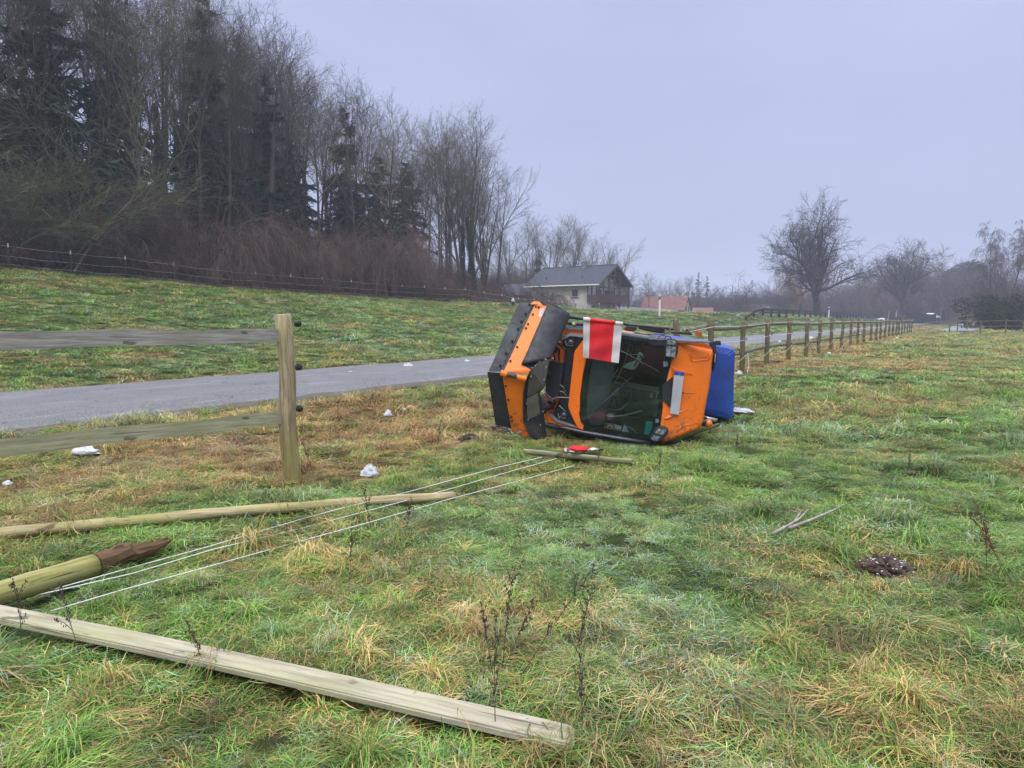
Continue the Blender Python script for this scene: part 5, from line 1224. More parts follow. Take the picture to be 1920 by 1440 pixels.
def children(rs, P, R, k, ang, ratio, rr, npts, wig, trop, tmin=0.25, tmax=1.0, shape=None, droop=0.0, rmin=0.008, spread=0.15):
    m, n, _ = P.shape
    t = tmin + (tmax - tmin) * (np.arange(k)[None, :] + rs.rand(m, k)) / k
    t = np.clip(t, 0, 0.995); s = t * (n - 1); i0 = np.floor(s).astype(int); f = (s - i0)[..., None]
    mi = np.arange(m)[:, None]
    A = P[mi, i0]; B = P[mi, np.minimum(i0 + 1, n - 1)]; base = A * (1 - f) + B * f
    T = B - A; T /= np.linalg.norm(T, axis=2, keepdims=True) + 1e-9
    r0 = R[mi, i0] * (1 - f[..., 0]) + R[mi, np.minimum(i0 + 1, n - 1)] * f[..., 0]
    ln = np.linalg.norm(np.diff(P, axis=1), axis=2).sum(1)[:, None]
    rv = rs.randn(m, k, 3); Nn = rv - T * (rv * T).sum(2, keepdims=True); Nn /= np.linalg.norm(Nn, axis=2, keepdims=True) + 1e-9
    aa = np.radians(ang + rs.randn(m, k) * ang * spread)[..., None]
    D = T * np.cos(aa) + Nn * np.sin(aa)
    Lc = ln * ratio * (0.75 + 0.5 * rs.rand(m, k)) * (shape(t) if shape else 1.0)
    rc = np.maximum(np.minimum(r0 * 0.85, r0 * rr), rmin)
    D = D.reshape(-1, 3); base = base.reshape(-1, 3); Lc = Lc.reshape(-1); rc = rc.reshape(-1)
    M_ = len(D); Q = np.zeros((M_, npts, 3)); Q[:, 0] = base; st = (Lc / (npts - 1))[:, None]
    for q in range(1, npts):
        D = D + rs.randn(M_, 3) * wig + np.array([0, 0, trop]) - np.array([0, 0, droop]) * (q / npts)
        D /= np.linalg.norm(D, axis=1, keepdims=True); Q[:, q] = Q[:, q - 1] + D * st
    tap = np.linspace(1, 0.35, npts)[None, :]
    return Q, np.maximum(rc[:, None] * tap, rmin * 0.55)
def trunk_line(rs, h, r, n=9, wig=0.05, lean=(0, 0), top=0.15):
    P = np.zeros((1, n, 3)); d = np.array([lean[0], lean[1], 1.0])
    for i in range(1, n):
        d = d + np.array([rs.randn() * wig, rs.randn() * wig, 0]); d /= np.linalg.norm(d); P[0, i] = P[0, i - 1] + d * h / (n - 1)
    R = np.interp(np.linspace(0, 1, n), [0, 0.05, 0.5, 1], [r * 1.35, r, r * 0.65, r * top])[None, :]
    return P, R
def merge(parts):
    vs = []; fs = []; o = 0
    for v, f in parts: vs.append(v); fs.append(f + o); o += len(v)
    return np.concatenate(vs), np.concatenate(fs)
def fast_mesh(name, v, f, m, smooth=True):
    me = bpy.data.meshes.new(name); k = f.shape[1]
    me.vertices.add(len(v)); me.vertices.foreach_set('co', v.astype(np.float32).ravel())
    me.loops.add(f.size); me.loops.foreach_set('vertex_index', f.astype(np.int32).ravel())
    me.polygons.add(len(f)); me.polygons.foreach_set('loop_start', (np.arange(len(f)) * k).astype(np.int32)); me.polygons.foreach_set('loop_total', np.full(len(f), k, np.int32))
    me.update(calc_edges=True); me.materials.append(m)
    if smooth: me.polygons.foreach_set('use_smooth', np.ones(len(f), bool))
    return me
def bark(name, a, b, moss=None):
    m, t, bs, o = _nodes(name)
    c = mixc(t, mrange(t, noise(t, 1.1, 6), 0.3, 0.7), a, b)
    if moss: c = mixc(t, mrange(t, noise(t, 0.5, 5), 0.45, 0.65, 0, 0.8), c, moss)
    oi = t.nodes.new('ShaderNodeObjectInfo'); h = t.nodes.new('ShaderNodeHueSaturation')
    t.links.new(mrange(t, oi.outputs['Random'], 0, 1, 0.7, 1.35), h.inputs['Value']); t.links.new(c, h.inputs['Color'])
    t.links.new(h.outputs[0], bs.inputs['Base Color']); bs.inputs['Roughness'].default_value = 0.9; bs.inputs['Specular IOR Level'].default_value = 0.15
    return m
M['bark'] = bark('grey_bark', (0.040, 0.034, 0.032), (0.090, 0.078, 0.070), (0.055, 0.060, 0.032))
M['twig'] = bark('twig_bark', (0.055, 0.044, 0.042), (0.105, 0.085, 0.080))
M['mosstwig'] = bark('mossy_twig_bark', (0.070, 0.070, 0.042), (0.145, 0.138, 0.082))
M['oakbark'] = bark('dark_oak_bark', (0.035, 0.032, 0.034), (0.07, 0.062, 0.062))
M['redtwig'] = bark('russet_creeper', (0.062, 0.042, 0.036), (0.140, 0.092, 0.076))
M['goldtwig'] = bark('golden_willow_twigs', (0.16, 0.10, 0.07), (0.24, 0.16, 0.10))
M['needle'] = bark('dark_needles', (0.016, 0.034, 0.024), (0.042, 0.070, 0.050))
M['ivy'] = bark('ivy_leaves', (0.014, 0.026, 0.014), (0.035, 0.055, 0.030))
M['bush'] = bark('dark_green_bush', (0.022, 0.035, 0.020), (0.05, 0.065, 0.035))
KINDS_ = {}
def bare(key, seed, h, r, l1, l2, l3, l4, lean=(0, 0), wig=0.05, twig='twig', top=0.12, sc_min=0.013):
    rs = np.random.RandomState(seed)
    P, R = trunk_line(rs, h, r, 12, wig, lean, top); tr = tubes_np(P, R, 10)
    parts = []; cur = (P, R)
    for li, kw in enumerate((l1, l2, l3, l4)):
        if kw is None: break
        Q, S = children(rs, cur[0], cur[1], rmin=sc_min * (1.6 - 0.2 * li), **kw)
        parts.append(tubes_np(Q, S, (7, 5, 3, 3)[li])); cur = (Q, S)
    v, f = merge(parts)
    KINDS_[key] = (fast_mesh('trunk', *tr, M['bark'] if twig != 'oak' else M['oakbark']), fast_mesh('crown', v, f, M['twig'] if twig == 'twig' else (M['oakbark'] if twig == 'oak' else M[twig])), float(np.quantile(v[:, 2], 0.998)))
dome = lambda t: 0.55 + 0.9 * np.sin(np.pi * np.clip((t - 0.1) / 0.95, 0, 1)) ** 0.8
cone = lambda t: 1.25 - 0.85 * t
# tall forest trees: crown high on a straight stem
for i in range(4):
    bare('forest%d' % i, 10 + i, 20, 0.22, dict(k=17, ang=34, ratio=0.21, rr=0.5, npts=7, wig=0.10, trop=0.07, tmin=0.34 + 0.08 * (i % 3), shape=dome),
         dict(k=6, ang=40, ratio=0.45, rr=0.55, npts=5, wig=0.12, trop=0.05), dict(k=5, ang=38, ratio=0.5, rr=0.6, npts=4, wig=0.14, trop=0.03), dict(k=2, ang=35, ratio=0.55, rr=0.7, npts=3, wig=0.12, trop=0.0), wig=0.03, twig='twig' if i % 2 else 'mosstwig', sc_min=0.011)
# many-stemmed spreading ash
for i in range(2):
    bare('ash%d' % i, 30 + i, 16, 0.26, dict(k=7, ang=24, ratio=0.72, rr=0.7, npts=10, wig=0.06, trop=0.03, tmin=0.08, tmax=0.6, spread=0.35),
         dict(k=9, ang=36, ratio=0.28, rr=0.45, npts=6, wig=0.08, trop=0.06, tmin=0.35), dict(k=6, ang=32, ratio=0.45, rr=0.55, npts=5, wig=0.09, trop=0.06), dict(k=4, ang=32, ratio=0.5, rr=0.65, npts=3, wig=0.1, trop=0.03), wig=0.05, twig='mosstwig')
# oaks
for i in range(2):
    bare('oak%d' % i, 47 + i, 9.5 if i == 0 else 7.0, 0.62, dict(k=24 if i == 0 else 17, ang=54 if i else 50, ratio=1.0 if i else 0.86, rr=0.55, npts=11, wig=0.17, trop=0.06, tmin=0.36 if i else 0.22, spread=0.4, shape=lambda t: 0.85 + 0.25 * t),
         dict(k=10, ang=46, ratio=0.38, rr=0.5, npts=7, wig=0.20, trop=0.05, tmin=0.3), dict(k=6, ang=45, ratio=0.46, rr=0.55, npts=5, wig=0.22, trop=0.03), dict(k=6, ang=42, ratio=0.5, rr=0.6, npts=4, wig=0.2, trop=0.0), wig=0.06, twig='oak', sc_min=0.020, top=0.4)
# birch
bare('birch', 50, 15, 0.14, dict(k=18, ang=30, ratio=0.38, rr=0.5, npts=8, wig=0.08, trop=0.05, tmin=0.15, shape=cone), dict(k=8, ang=40, ratio=0.42, rr=0.5, npts=6, wig=0.1, trop=-0.05, droop=0.35),
     dict(k=6, ang=35, ratio=0.55, rr=0.6, npts=5, wig=0.1, trop=-0.2, droop=0.4), dict(k=3, ang=25, ratio=0.6, rr=0.7, npts=4, wig=0.08, trop=-0.3, droop=0.3), wig=0.06, twig='twig')
# weeping willow with golden twigs
bare('willow', 52, 7, 0.35, dict(k=12, ang=45, ratio=0.75, rr=0.6, npts=8, wig=0.1, trop=0.08, tmin=0.25), dict(k=8, ang=40, ratio=0.45, rr=0.5, npts=6, wig=0.12, trop=0.0, droop=0.25),
     dict(k=9, ang=40, ratio=0.8, rr=0.4, npts=7, wig=0.06, trop=-0.28, droop=0.5), dict(k=3, ang=20, ratio=0.6, rr=0.7, npts=4, wig=0.06, trop=-0.3, droop=0.3), twig='goldtwig')
# small bushy bare tree (many upright stems)
def bushy(key, seed, h, stems, twig, ang=24, droop=0.0, rr=0.045, k2=9, fine=6, trop=0.04):
    rs = np.random.RandomState(seed); P = np.zeros((stems, 8, 3)); d = rs.randn(stems, 3) * math.tan(math.radians(ang)); d[:, 2] = 1
    P[:, 0, :2] = rs.randn(stems, 2) * h * 0.10
    d /= np.linalg.norm(d, axis=1, keepdims=True); Ls = h * (0.6 + 0.5 * rs.rand(stems)); 
    for i in range(1, 8):
        d = d + rs.randn(stems, 3) * 0.07 + np.array([0, 0, -droop * (i / 8.0) ** 1.5]); d /= np.linalg.norm(d, axis=1, keepdims=True); P[:, i] = P[:, i - 1] + d * (Ls / 7)[:, None]
    R = rr * np.linspace(1, 0.3, 8)[None, :] * np.ones((stems, 1))
    st = tubes_np(P, R, 5)
    Q, S = children(rs, P, R, k2, 38, 0.35, 0.55, 6, 0.1, trop - droop * 0.6, tmin=0.15, rmin=0.012, droop=droop)
    Q2, S2 = children(rs, Q, S, fine, 36, 0.5, 0.7, 5, 0.12, trop * 0.5 - droop * 0.7, tmin=0.15, rmin=0.010, droop=droop)
    Q3, S3 = children(rs, Q2, S2, 2, 34, 0.6, 0.8, 3, 0.12, -droop * 0.5, tmin=0.3, rmin=0.009)
    v, f = merge([tubes_np(Q, S, 4), tubes_np(Q2, S2, 3), tubes_np(Q3, S3, 3)])
    KINDS_[key] = (fast_mesh('stems', *st, M[twig]), fast_mesh('crown', v, f, M[twig]), float(np.quantile(v[:, 2], 0.99)))
for i in range(3): bushy('creeper%d' % i, 60 + i, 5.0, 26, 'redtwig', 26, 0.42, 0.035, 10, 7)
for i in range(2): bushy('bramble%d' % i, 66 + i, 3.6, 30, 'redtwig', 42, 0.16, 0.028, 9, 6)
for i in range(2): bushy('thicket%d' % i, 70 + i, 6.0, 24, 'mosstwig' if i == 0 else 'twig', 22, 0.0, 0.04, 9, 6)
bushy('greyshrub', 75, 6.0, 30, 'twig', 26, 0.05, 0.04, 10, 7)
# conifers: drooping sprays of needles
def sprays(base, D, Lr, rs, n_per, size, droop):
    """thin leaf triangles along branches"""
    m = len(base); t = rs.rand(m, n_per); side = rs.randn(m, n_per, 3) * 0.35
    pos = base[:, None] + D[:, None] * (Lr[:, None] * t)[..., None]; pos[..., 2] -= droop * (Lr[:, None] * t) ** 1.6
    pos = pos.reshape(-1, 3) + (side * (Lr[:, None, None] * 0.30 * (1.05 - t)[..., None])).reshape(-1, 3) * np.array([1, 1, 0.35])
    d = np.repeat(D, n_per, axis=0) + rs.randn(len(pos), 3) * 0.5; d[:, 2] -= 0.75; d /= np.linalg.norm(d, axis=1, keepdims=True)
    w = np.cross(d, rs.randn(len(pos), 3)); w /= np.linalg.norm(w, axis=1, keepdims=True) + 1e-9
    s = size * (0.6 + 0.8 * rs.rand(len(pos)))[:, None] * (0.30 + 0.70 * np.clip(np.repeat(Lr, n_per) / 1.8, 0, 1))[:, None]
    V = np.stack([pos - w * s * 0.12, pos + w * s * 0.12, pos + d * s + w * s * 0.05, pos + d * s - w * s * 0.05], 1).reshape(-1, 3)
    F = np.arange(len(pos) * 4).reshape(-1, 4); return V, F
def conifer(key, seed, h, rad, n_b, n_s, size, tmin=0.12, droop=0.12, power=0.9, twigmat='needle', flat=False):
    rs = np.random.RandomState(seed); P, R = trunk_line(rs, h, h * 0.013, 10, 0.01, top=0.08)
    t = tmin + (1 - tmin) * np.sort(rs.rand(n_b)); z = t * h
    L_ = rad * ((1 - t) / (1 - tmin)) ** power * (0.40 + 0.75 * rs.rand(n_b)) + 0.10
    if flat: L_ = rad * np.sin(np.pi * np.clip((t - tmin) / (1 - tmin) * 0.8 + 0.2, 0, 1)) ** 0.5 * (0.5 + 0.7 * rs.rand(n_b))
    a = rs.rand(n_b) * 6.283; D = np.stack([np.cos(a), np.sin(a), np.where(t > 0.7, 0.25, -0.05) + 0.1 * rs.randn(n_b)], 1)
    base = np.stack([np.zeros(n_b), np.zeros(n_b), z], 1)
    n = 5; Q = np.zeros((n_b, n, 3))
    for i in range(n): s = L_ * i / (n - 1); Q[:, i] = base + D * s[:, None]; Q[:, i, 2] -= droop * s ** 1.6
    limb = tubes_np(Q, np.maximum(0.012, (L_ * 0.012))[:, None] * np.linspace(1, 0.3, n)[None], 3)
    tr = merge([tubes_np(P, R, 8), limb]); v, f = sprays(base, D, L_, rs, n_s, size, droop)
    KINDS_[key] = (fast_mesh('trunk', *tr, M['bark']), fast_mesh('crown', v, f, M[twigmat], False), h)
conifer('spruce0', 80, 20, 4.3, 130, 95, 0.62, 0.10, 0.16)
conifer('spruce1', 81, 18, 3.2, 130, 110, 0.58, 0.14, 0.18)
conifer('narrow', 82, 16, 1.9, 130, 70, 0.42, 0.02, 0.12, 0.75)
conifer('pine', 83, 18, 4.0, 60, 150, 0.5, 0.55, 0.0, 0.5, flat=True)
# ivy sleeve for trunks, and dense leafy bush
def leafcloud(rs, pts, size):
    n = len(pts); d = rs.randn(n, 3); d /= np.linalg.norm(d, axis=1, keepdims=True); w = np.cross(d, rs.randn(n, 3)); w /= np.linalg.norm(w, axis=1, keepdims=True)
    s = size * (0.6 + 0.8 * rs.rand(n))[:, None]
    V = np.stack([pts - w * s * 0.4, pts + d * s * 0.5, pts + w * s * 0.4, pts - d * s * 0.5], 1).reshape(-1, 3); return V, np.arange(n * 4).reshape(-1, 4)
rs = np.random.RandomState(90); n = 3800; z = rs.rand(n) ** 0.8 * 12.5; a = rs.rand(n) * 6.28; lump = 0.5 + 0.5 * np.sin(z * 1.7 + np.sin(a * 2) * 1.5)
rad_ = (0.22 + 0.55 * lump * rs.rand(n)) * (1.1 - z / 16)
ivy_me = fast_mesh('ivy', *leafcloud(rs, np.stack([np.cos(a) * rad_, np.sin(a) * rad_, z], 1), 0.16), M['ivy'], False)
def leafbush(key, seed, rx, rz, n, size, m):
    rs = np.random.RandomState(seed); nb = 22; c = rs.randn(nb, 3) * np.array([rx * 0.42, rx * 0.42, rz * 0.2]) + np.array([0, 0, rz * 0.5]); c[:, 2] = np.clip(c[:, 2], rz * 0.15, rz * 0.85)
    k = rs.randint(0, nb, n); q = rs.randn(n, 3); q /= np.linalg.norm(q, axis=1, keepdims=True); pts = c[k] + q * (0.55 + 0.45 * rs.rand(n))[:, None] * np.array([rx * 0.36, rx * 0.36, rz * 0.26])
    pts = pts[pts[:, 2] > 0.02]
    P = np.zeros((14, 6, 3)); e_ = c[rs.randint(0, nb, 14)]
    for i in range(6): P[:, i] = e_ * (i / 5.0) * np.array([1, 1, 1.3]) + rs.randn(14, 3) * 0.05 * i / 5
    KINDS_[key] = (fast_mesh('stems', *tubes_np(P, np.full((14, 6), rx * 0.012) * np.linspace(1, .3, 6), 5), M['bark']), fast_mesh('crown', *leafcloud(rs, pts, size), m, False), rz)
leafbush('darkbush', 95, 5.0, 4.8, 9000, 0.24, M['bush'])
leafbush('lowbush', 96, 2.2, 1.8, 3500, 0.12, M['bush'])

def plant(kind, x, y, h, rot, name, label, cat, group=None, sx=1.0, z=None, ivy=False, lean=None):
    tm, cm, h0 = KINDS_[kind]; s = h / h0
    r_ = thing(name, label, cat, (x, y, (Hz(x, y) if z is None else z) - 0.1), group); r_.rotation_euler = (lean[0] if lean else 0, lean[1] if lean else 0, rot); r_.scale = (s * sx, s * sx, s)
    a_ = bpy.data.objects.new('stems' if tm.name.startswith('stems') else 'trunk', tm); COL.objects.link(a_); a_.parent = r_
    b_ = bpy.data.objects.new('crown', cm); COL.objects.link(b_); b_.parent = r_
    if ivy: c_ = bpy.data.objects.new('ivy', ivy_me); COL.objects.link(c_); c_.parent = r_; c_.scale = (1.0, 1.0, 0.95)
    return r_
def on_px(px, p): u = u_of(px, p); return XY(u, p)
def hgt(px, ytop, x, y): # tree height so that its top reaches ytop
    Y = y; return at(px, ytop, Y)[2] - Hz(x, y)

R_ = random.Random(11)
# skyline of the wood, measured in the photograph
sky_x = [-150, 0, 200, 330, 440, 520, 590, 650, 720, 790, 860, 905, 960, 1010]
sky_y = [-260, -220, -160, -60, 0, 50, 100, 150, 215, 260, 235, 240, 290, 400]
def skyl(px): return float(np.interp(px, sky_x, sky_y))
G1 = 'tall bare trees filling the wooded slope'
cnt = 0
for row, (p, step) in enumerate(((45.5, 44), (50, 40), (56, 42), (62, 50))):
    px = -150 + row * 9
    while px < 885 - row * 10:
        px += step * R_.uniform(0.6, 1.5)
        if px < 430 and R_.random() < 0.38: continue
        pp_ = p + R_.uniform(-2, 2); x, y = on_px(px, pp_)
        h = hgt(px, skyl(px) + R_.uniform(-45, 60) + row * 6, x, y)
        h = min(max(h, 8), 31)
        k = R_.choice(['forest0', 'forest1', 'forest2', 'forest3'])
        if R_.random() < 0.10 and row > 1 and px < 640: k = 'spruce1'
        iv = k.startswith('f') and R_.random() < (0.4 if px < 420 else 0.15)
        where = 'above the mossy shrub' if px < 120 else 'between the big spruces' if px < 330 else 'right of the dense spruces' if px < 500 else 'above the pale creeper' if px < 680 else 'near the low right end'
        dep = ('in front', 'further in', 'deep in', 'at the back')[row]
        if k.startswith('f'): plant(k, x, y, h, R_.uniform(0, 6.28), 'bare_tree', ('ivy clad ' if iv else '') + 'bare %s tree %s of the slope %s' % ('grey' if k in ('forest1', 'forest3') else 'mossy', dep, where), 'tree', G1, R_.uniform(0.8, 1.1), ivy=iv)
        else: plant(k, x, y, h, R_.uniform(0, 6.28), 'spruce_tree', 'dark spruce %s of the slope %s' % (dep, where), 'tree', 'dark spruces deep in the wood', 1.2)
        cnt += 1
# dark conifers that stand out
for px, top, p, k, sx, lb in ((115, -60, 45.5, 'spruce0', 1.35, 'huge drooping dark spruce near the left edge of the wood'),
                              (235, -40, 51, 'spruce0', 1.1, 'dark tall spruce right of the drooping giant spruce'),
                              (400, 20, 46, 'spruce1', 1.0, 'ragged dark spruce next to the tall thin bare stems'),
                              (515, 140, 44.5, 'narrow', 1.5, 'pointed dark conifer standing alone before the bare crowns'),
                              (556, 255, 47, 'spruce0', 1.5, 'broad dark spruce low on the slope above the pale creeper'),
                              (655, 200, 50, 'spruce1', 1.2, 'dark pointed spruce in the middle of the descending treeline'),
                              (715, 290, 50, 'spruce0', 1.6, 'wide dark green spruce over the purple brown brambles'),
                              (765, 300, 50, 'spruce0', 1.5, 'rightmost dark spruce just left of the twin ash trees'),
                              (20, 150, 46, 'spruce1', 1.1, 'dark spruce mostly cut by the left picture edge')):
    x, y = on_px(px, p); plant(k, x, y, hgt(px, top, x, y), px, 'spruce_tree', lb, 'tree', None, sx)
# individual bare trees at the right end of the wood
for px, top, p, k, sx, lb, ln in ((590, 85, 47, 'forest2', 1.1, 'bare tree whose rounded top leans right over the descending treeline', (0.0, 0.12)),
                                  (470, 10, 46, 'forest1', 0.8, 'tall slim bare tree with high crown near the top of the treeline', None),
                                  (505, 30, 45.5, 'forest3', 0.8, 'slender bare tree standing right of the tallest slim one', None),
                                  (800, 245, 44, 'forest2', 1.0, 'upright pale bare tree left of the ash trees', None),
                                  (840, 228, 45, 'forest0', 1.1, 'highest bare tree in the group beside the ash trees', None),
                                  (868, 248, 43, 'forest1', 1.3, 'ivy footed ash with steep upright stems at the wood end', None),
                                  (893, 262, 41.5, 'ash1', 1.05, 'spreading bare ash reaching right toward the house', (0.0, 0.10)),
                                  (905, 300, 42.5, 'ash0', 0.85, 'many stemmed ash bending right at the end of the wood', (0.0, 0.22))):
    x, y = on_px(px, p); plant(k, x, y, hgt(px, top, x, y), px * 0.7, 'bare_tree', lb, 'tree', None, sx, lean=ln, ivy=(860 < px < 900))
# creepers, brambles and thicket at the wood edge
G2 = 'russet creeper thickets along the wood edge'
cr = [(-60, 300), (10, 330), (70, 330), (140, 400), (178, 392), (215, 300), (250, 420), (290, 330), (330, 400), (362, 420), (395, 340), (432, 470), (470, 440), (520, 430), (548, 402), (575, 400), (610, 450), (640, 440), (680, 400), (710, 390), (745, 420), (780, 430), (815, 450), (850, 470), (885, 500), (905, 530)]
for i, (px, top) in enumerate(cr):
    p = 42.6 + R_.uniform(0, 1.6) if px < 860 else 41
    x, y = on_px(px, p); pk = px in (140, 178, 330, 395, 548, 575, 680, 710); plant('creeper%d' % (i % 3) if pk else R_.choice(['bramble0', 'bramble1', 'bramble0', 'greyshrub']), x, y, max(1.0, hgt(px, top, x, y)) * (0.92 if pk else R_.uniform(0.35, 0.6)), i * 1.3, 'creeper_thicket', ('low ' if top > 440 else 'high ' if top < 350 else '') + 'russet creeper thicket ' + ('left of the second white tipped fence post' if px < 100 else 'below the dark spruces' if px < 300 else 'arching over the electric fence near the near post' if px < 500 else 'under the pointed conifer' if px < 620 else 'below the purple brown slope' if px < 800 else 'at the foot of the ash trees'), 'shrub', G2, 0.8 if pk else R_.uniform(1.1, 1.7))
G3 = 'bare undergrowth shrubs inside the wood'
for i in range(72):
    px = -120 + i * 14.3 + R_.uniform(-10, 10); p = 45 + R_.uniform(0, 9)
    x, y = on_px(px, p); kk = R_.choice(['thicket0', 'thicket1', 'greyshrub', 'creeper1']); plant(kk, x, y, R_.uniform(3.2, 6.0) * (1 if px < 700 else 0.8), i, 'undergrowth_shrub', '%s undergrowth shrub %s' % ({'thicket0': 'mossy', 'thicket1': 'upright grey', 'greyshrub': 'dense grey', 'creeper1': 'drooping russet'}[kk], 'behind the creepers at the far left' if px < 200 else 'below the dense dark spruces' if px < 420 else 'behind the pale headed creeper' if px < 650 else 'at the low right end of the wood'), 'shrub', G3, R_.uniform(1.0, 1.5))
for px, top, p, lb in ((60, 210, 43.8, 'big mossy green brown bare shrub filling the left edge of the wood'), (-30, 200, 43.4, 'mossy arching shrub cut off by the left picture edge'), (120, 290, 43.2, 'lower mossy shrub leaning over the creeper at left')):
    x, y = on_px(px, p); plant('thicket0', x, y, hgt(px, top, x, y) * 1.05, px, 'mossy_shrub', lb, 'shrub', None, 1.5)
for k, (px, Y, h, lb) in enumerate(((1000, 84, 3.4, 'rounded brown bare shrub in front of the annex'), (1014, 86, 3.6, 'pale twiggy shrub standing against the left wall of the house'), (978, 82, 1.9, 'low brown shrub beside the annex canopy'), (938, 72, 2.0, 'brown shrub between the ash trees and the annex'))):
    g_ = at(px, 580, Y); plant('creeper%d' % (k % 3), g_[0], g_[1], h, k, 'bare_shrub', lb, 'shrub', None, 1.0)
# trees behind the house
G4 = 'bare trees behind the cream house'
for i, (px, top, Y) in enumerate([(915, 400, 118), (935, 420, 124), (955, 400, 122), (985, 410, 124), (1010, 388, 125), (1030, 398, 120), (1052, 402, 130), (1070, 410, 125), (1090, 412, 130), (1105, 440, 135), (1130, 450, 122), (1148, 433, 135), (1000, 440, 140), (1040, 440, 145), (1080, 450, 145), (1120, 470, 150), (1160, 455, 140), (970, 470, 120), (1005, 470, 118)]):
    g_ = at(px, 575, Y); x, y = g_[0], g_[1]; plant(['ash0', 'forest1', 'ash1', 'forest2', 'forest3'][i % 5] if px < 1125 else 'ash1', x, y, hgt(px, top, x, y), i * 2.1, 'bare_tree', ('bare tree left of the slate roof' if px < 1000 else 'bare tree above the left half of the slate roof' if px < 1085 else 'bare tree behind the right half of the slate roof') + (', further back' if Y > 130 else ''), 'tree', G4, 1.05 if px < 1125 else 1.0)
for i in range(16):
    g_ = at(905 + i * 17, 575, 124 + R_.uniform(0, 20) + i * 2); plant(R_.choice(['greyshrub', 'thicket1']), g_[0], g_[1], R_.uniform(5.5, 8), i, 'undergrowth_shrub', ('grey bare shrub right of the ash trees' if i < 5 else 'grey bare shrub left of the slate roof' if i < 9 else 'grey bare shrub behind the right end of the house'), 'shrub', 'grey shrubs between the wood and the house', 1.3)
g_ = at(1010, 575, 116); plant('spruce1', g_[0], g_[1], 8.5, 1, 'spruce_tree', 'small dark spruce just left of the house roof', 'tree', None, 1.0)
# middle distance behind the red roof: poplars, two spruces, bare trees
for px, top, k, Y, sx, lb in ((1308, 513, 'narrow', 230, 1.25, 'taller of two dark pointed spruces behind the red roof'), (1324, 520, 'narrow', 230, 1.25, 'shorter dark pointed spruce right of its taller neighbour')):
    g_ = at(px, 590, Y); plant(k, g_[0], g_[1], at(px, top, Y)[2] - g_[2] + 1, px, 'spruce_tree', lb, 'tree', None, sx, z=g_[2] - 0.5)
G5 = 'hazy bare trees in the middle distance'
for i, (px, top, Y) in enumerate([(1185, 510, 190), (1217, 508, 150), (1228, 530, 230), (1240, 528, 260), (1255, 518, 240), (1268, 522, 230), (1278, 520, 240), (1288, 515, 235), (1296, 517, 230), (1338, 532, 220), (1348, 538, 220), (1360, 555, 200), (1375, 562, 190), (1390, 570, 190), (1200, 530, 250), (1172, 520, 200), (1405, 570, 200), (1435, 540, 190), (1450, 548, 200), (1425, 560, 210)]):
    g_ = at(px, 590, Y); plant(['ash0', 'forest0', 'ash1', 'forest2'][i % 4] if i not in (17, 18, 19) else 'greyshrub', g_[0], g_[1], at(px, top, Y)[2] - g_[2], i * 1.9, 'bare_tree', 'hazy bare tree in the middle distance behind the red roofed house', 'tree', G5, 1.15, z=g_[2])
for i in range(22):
    px = 1175 + i * 13; Y = 200 + R_.uniform(-20, 60); g_ = at(px, 592, Y); plant(R_.choice(['greyshrub', 'thicket1', 'creeper1']), g_[0], g_[1], R_.uniform(5, 8.5), i, 'far_shrub', 'hazy bare shrub in the hedge behind the far houses', 'shrub', 'hazy shrubs behind the far houses', 1.5, z=g_[2] - 0.4)
# the two oaks, willow and what stands around them
g_ = at(1533, 582, 122); plant('oak0', g_[0], g_[1], (at(1533, 362, 122)[2] - g_[2]) * 1.02, 0.4, 'oak_tree', 'largest bare oak with broad crown rising above the guard rail', 'tree', None, 0.98, z=g_[2] - 0.5)
g_ = at(1690, 590, 150); plant('oak1', g_[0], g_[1], (at(1690, 447, 150)[2] - g_[2]) * 1.02, 2.2, 'oak_tree', 'smaller bare oak with low spreading crown behind the dark parapet', 'tree', None, 0.85, z=g_[2] - 0.5)
g_ = at(1500, 583, 140); plant('willow', g_[0], g_[1], 12.5, 1.0, 'willow_tree', 'golden brown weeping willow behind the left side of the big oak', 'tree', None, 1.0, z=g_[2] - 0.3)
g_ = at(1465, 583, 175); plant('greyshrub', g_[0], g_[1], 7.0, 1.0, 'bare_shrub', 'pale rounded bare shrub at the left foot of the big oak', 'shrub', None, 1.1, z=g_[2])
G6 = 'bare scrub behind the two oaks'
for i in range(54):
    px = 1470 + i * 7.4; Y = 195 + R_.uniform(-15, 60); g_ = at(px, 596, Y)
    plant(R_.choice(['greyshrub', 'thicket1', 'ash0', 'creeper2', 'forest2']), g_[0], g_[1], R_.uniform(6.0, 10) * (1.0 if px < 1640 else 1.7), i * 1.1, 'bare_shrub', 'hazy bare scrub ' + ('behind the left side of the big oak' if px < 1530 else 'behind the right side of the big oak' if px < 1620 else 'around the smaller oak' if px < 1710 else 'below the blue green pines' if px < 1810 else 'behind the drooping birches'), 'shrub', G6, 1.2, z=g_[2] - 0.5)
G7 = 'blue green pines on the far right skyline'
for i, (px, top, Y) in enumerate([(1775, 505, 225), (1790, 498, 235), (1803, 492, 230), (1818, 487, 225), (1832, 498, 235), (1765, 525, 240), (1845, 515, 250)]):
    g_ = at(px, 592, Y); plant('pine', g_[0], g_[1], at(px, top, Y)[2] - g_[2], i, 'pine_tree', 'hazy blue green pine on the far right skyline', 'tree', G7, 1.0, z=g_[2])
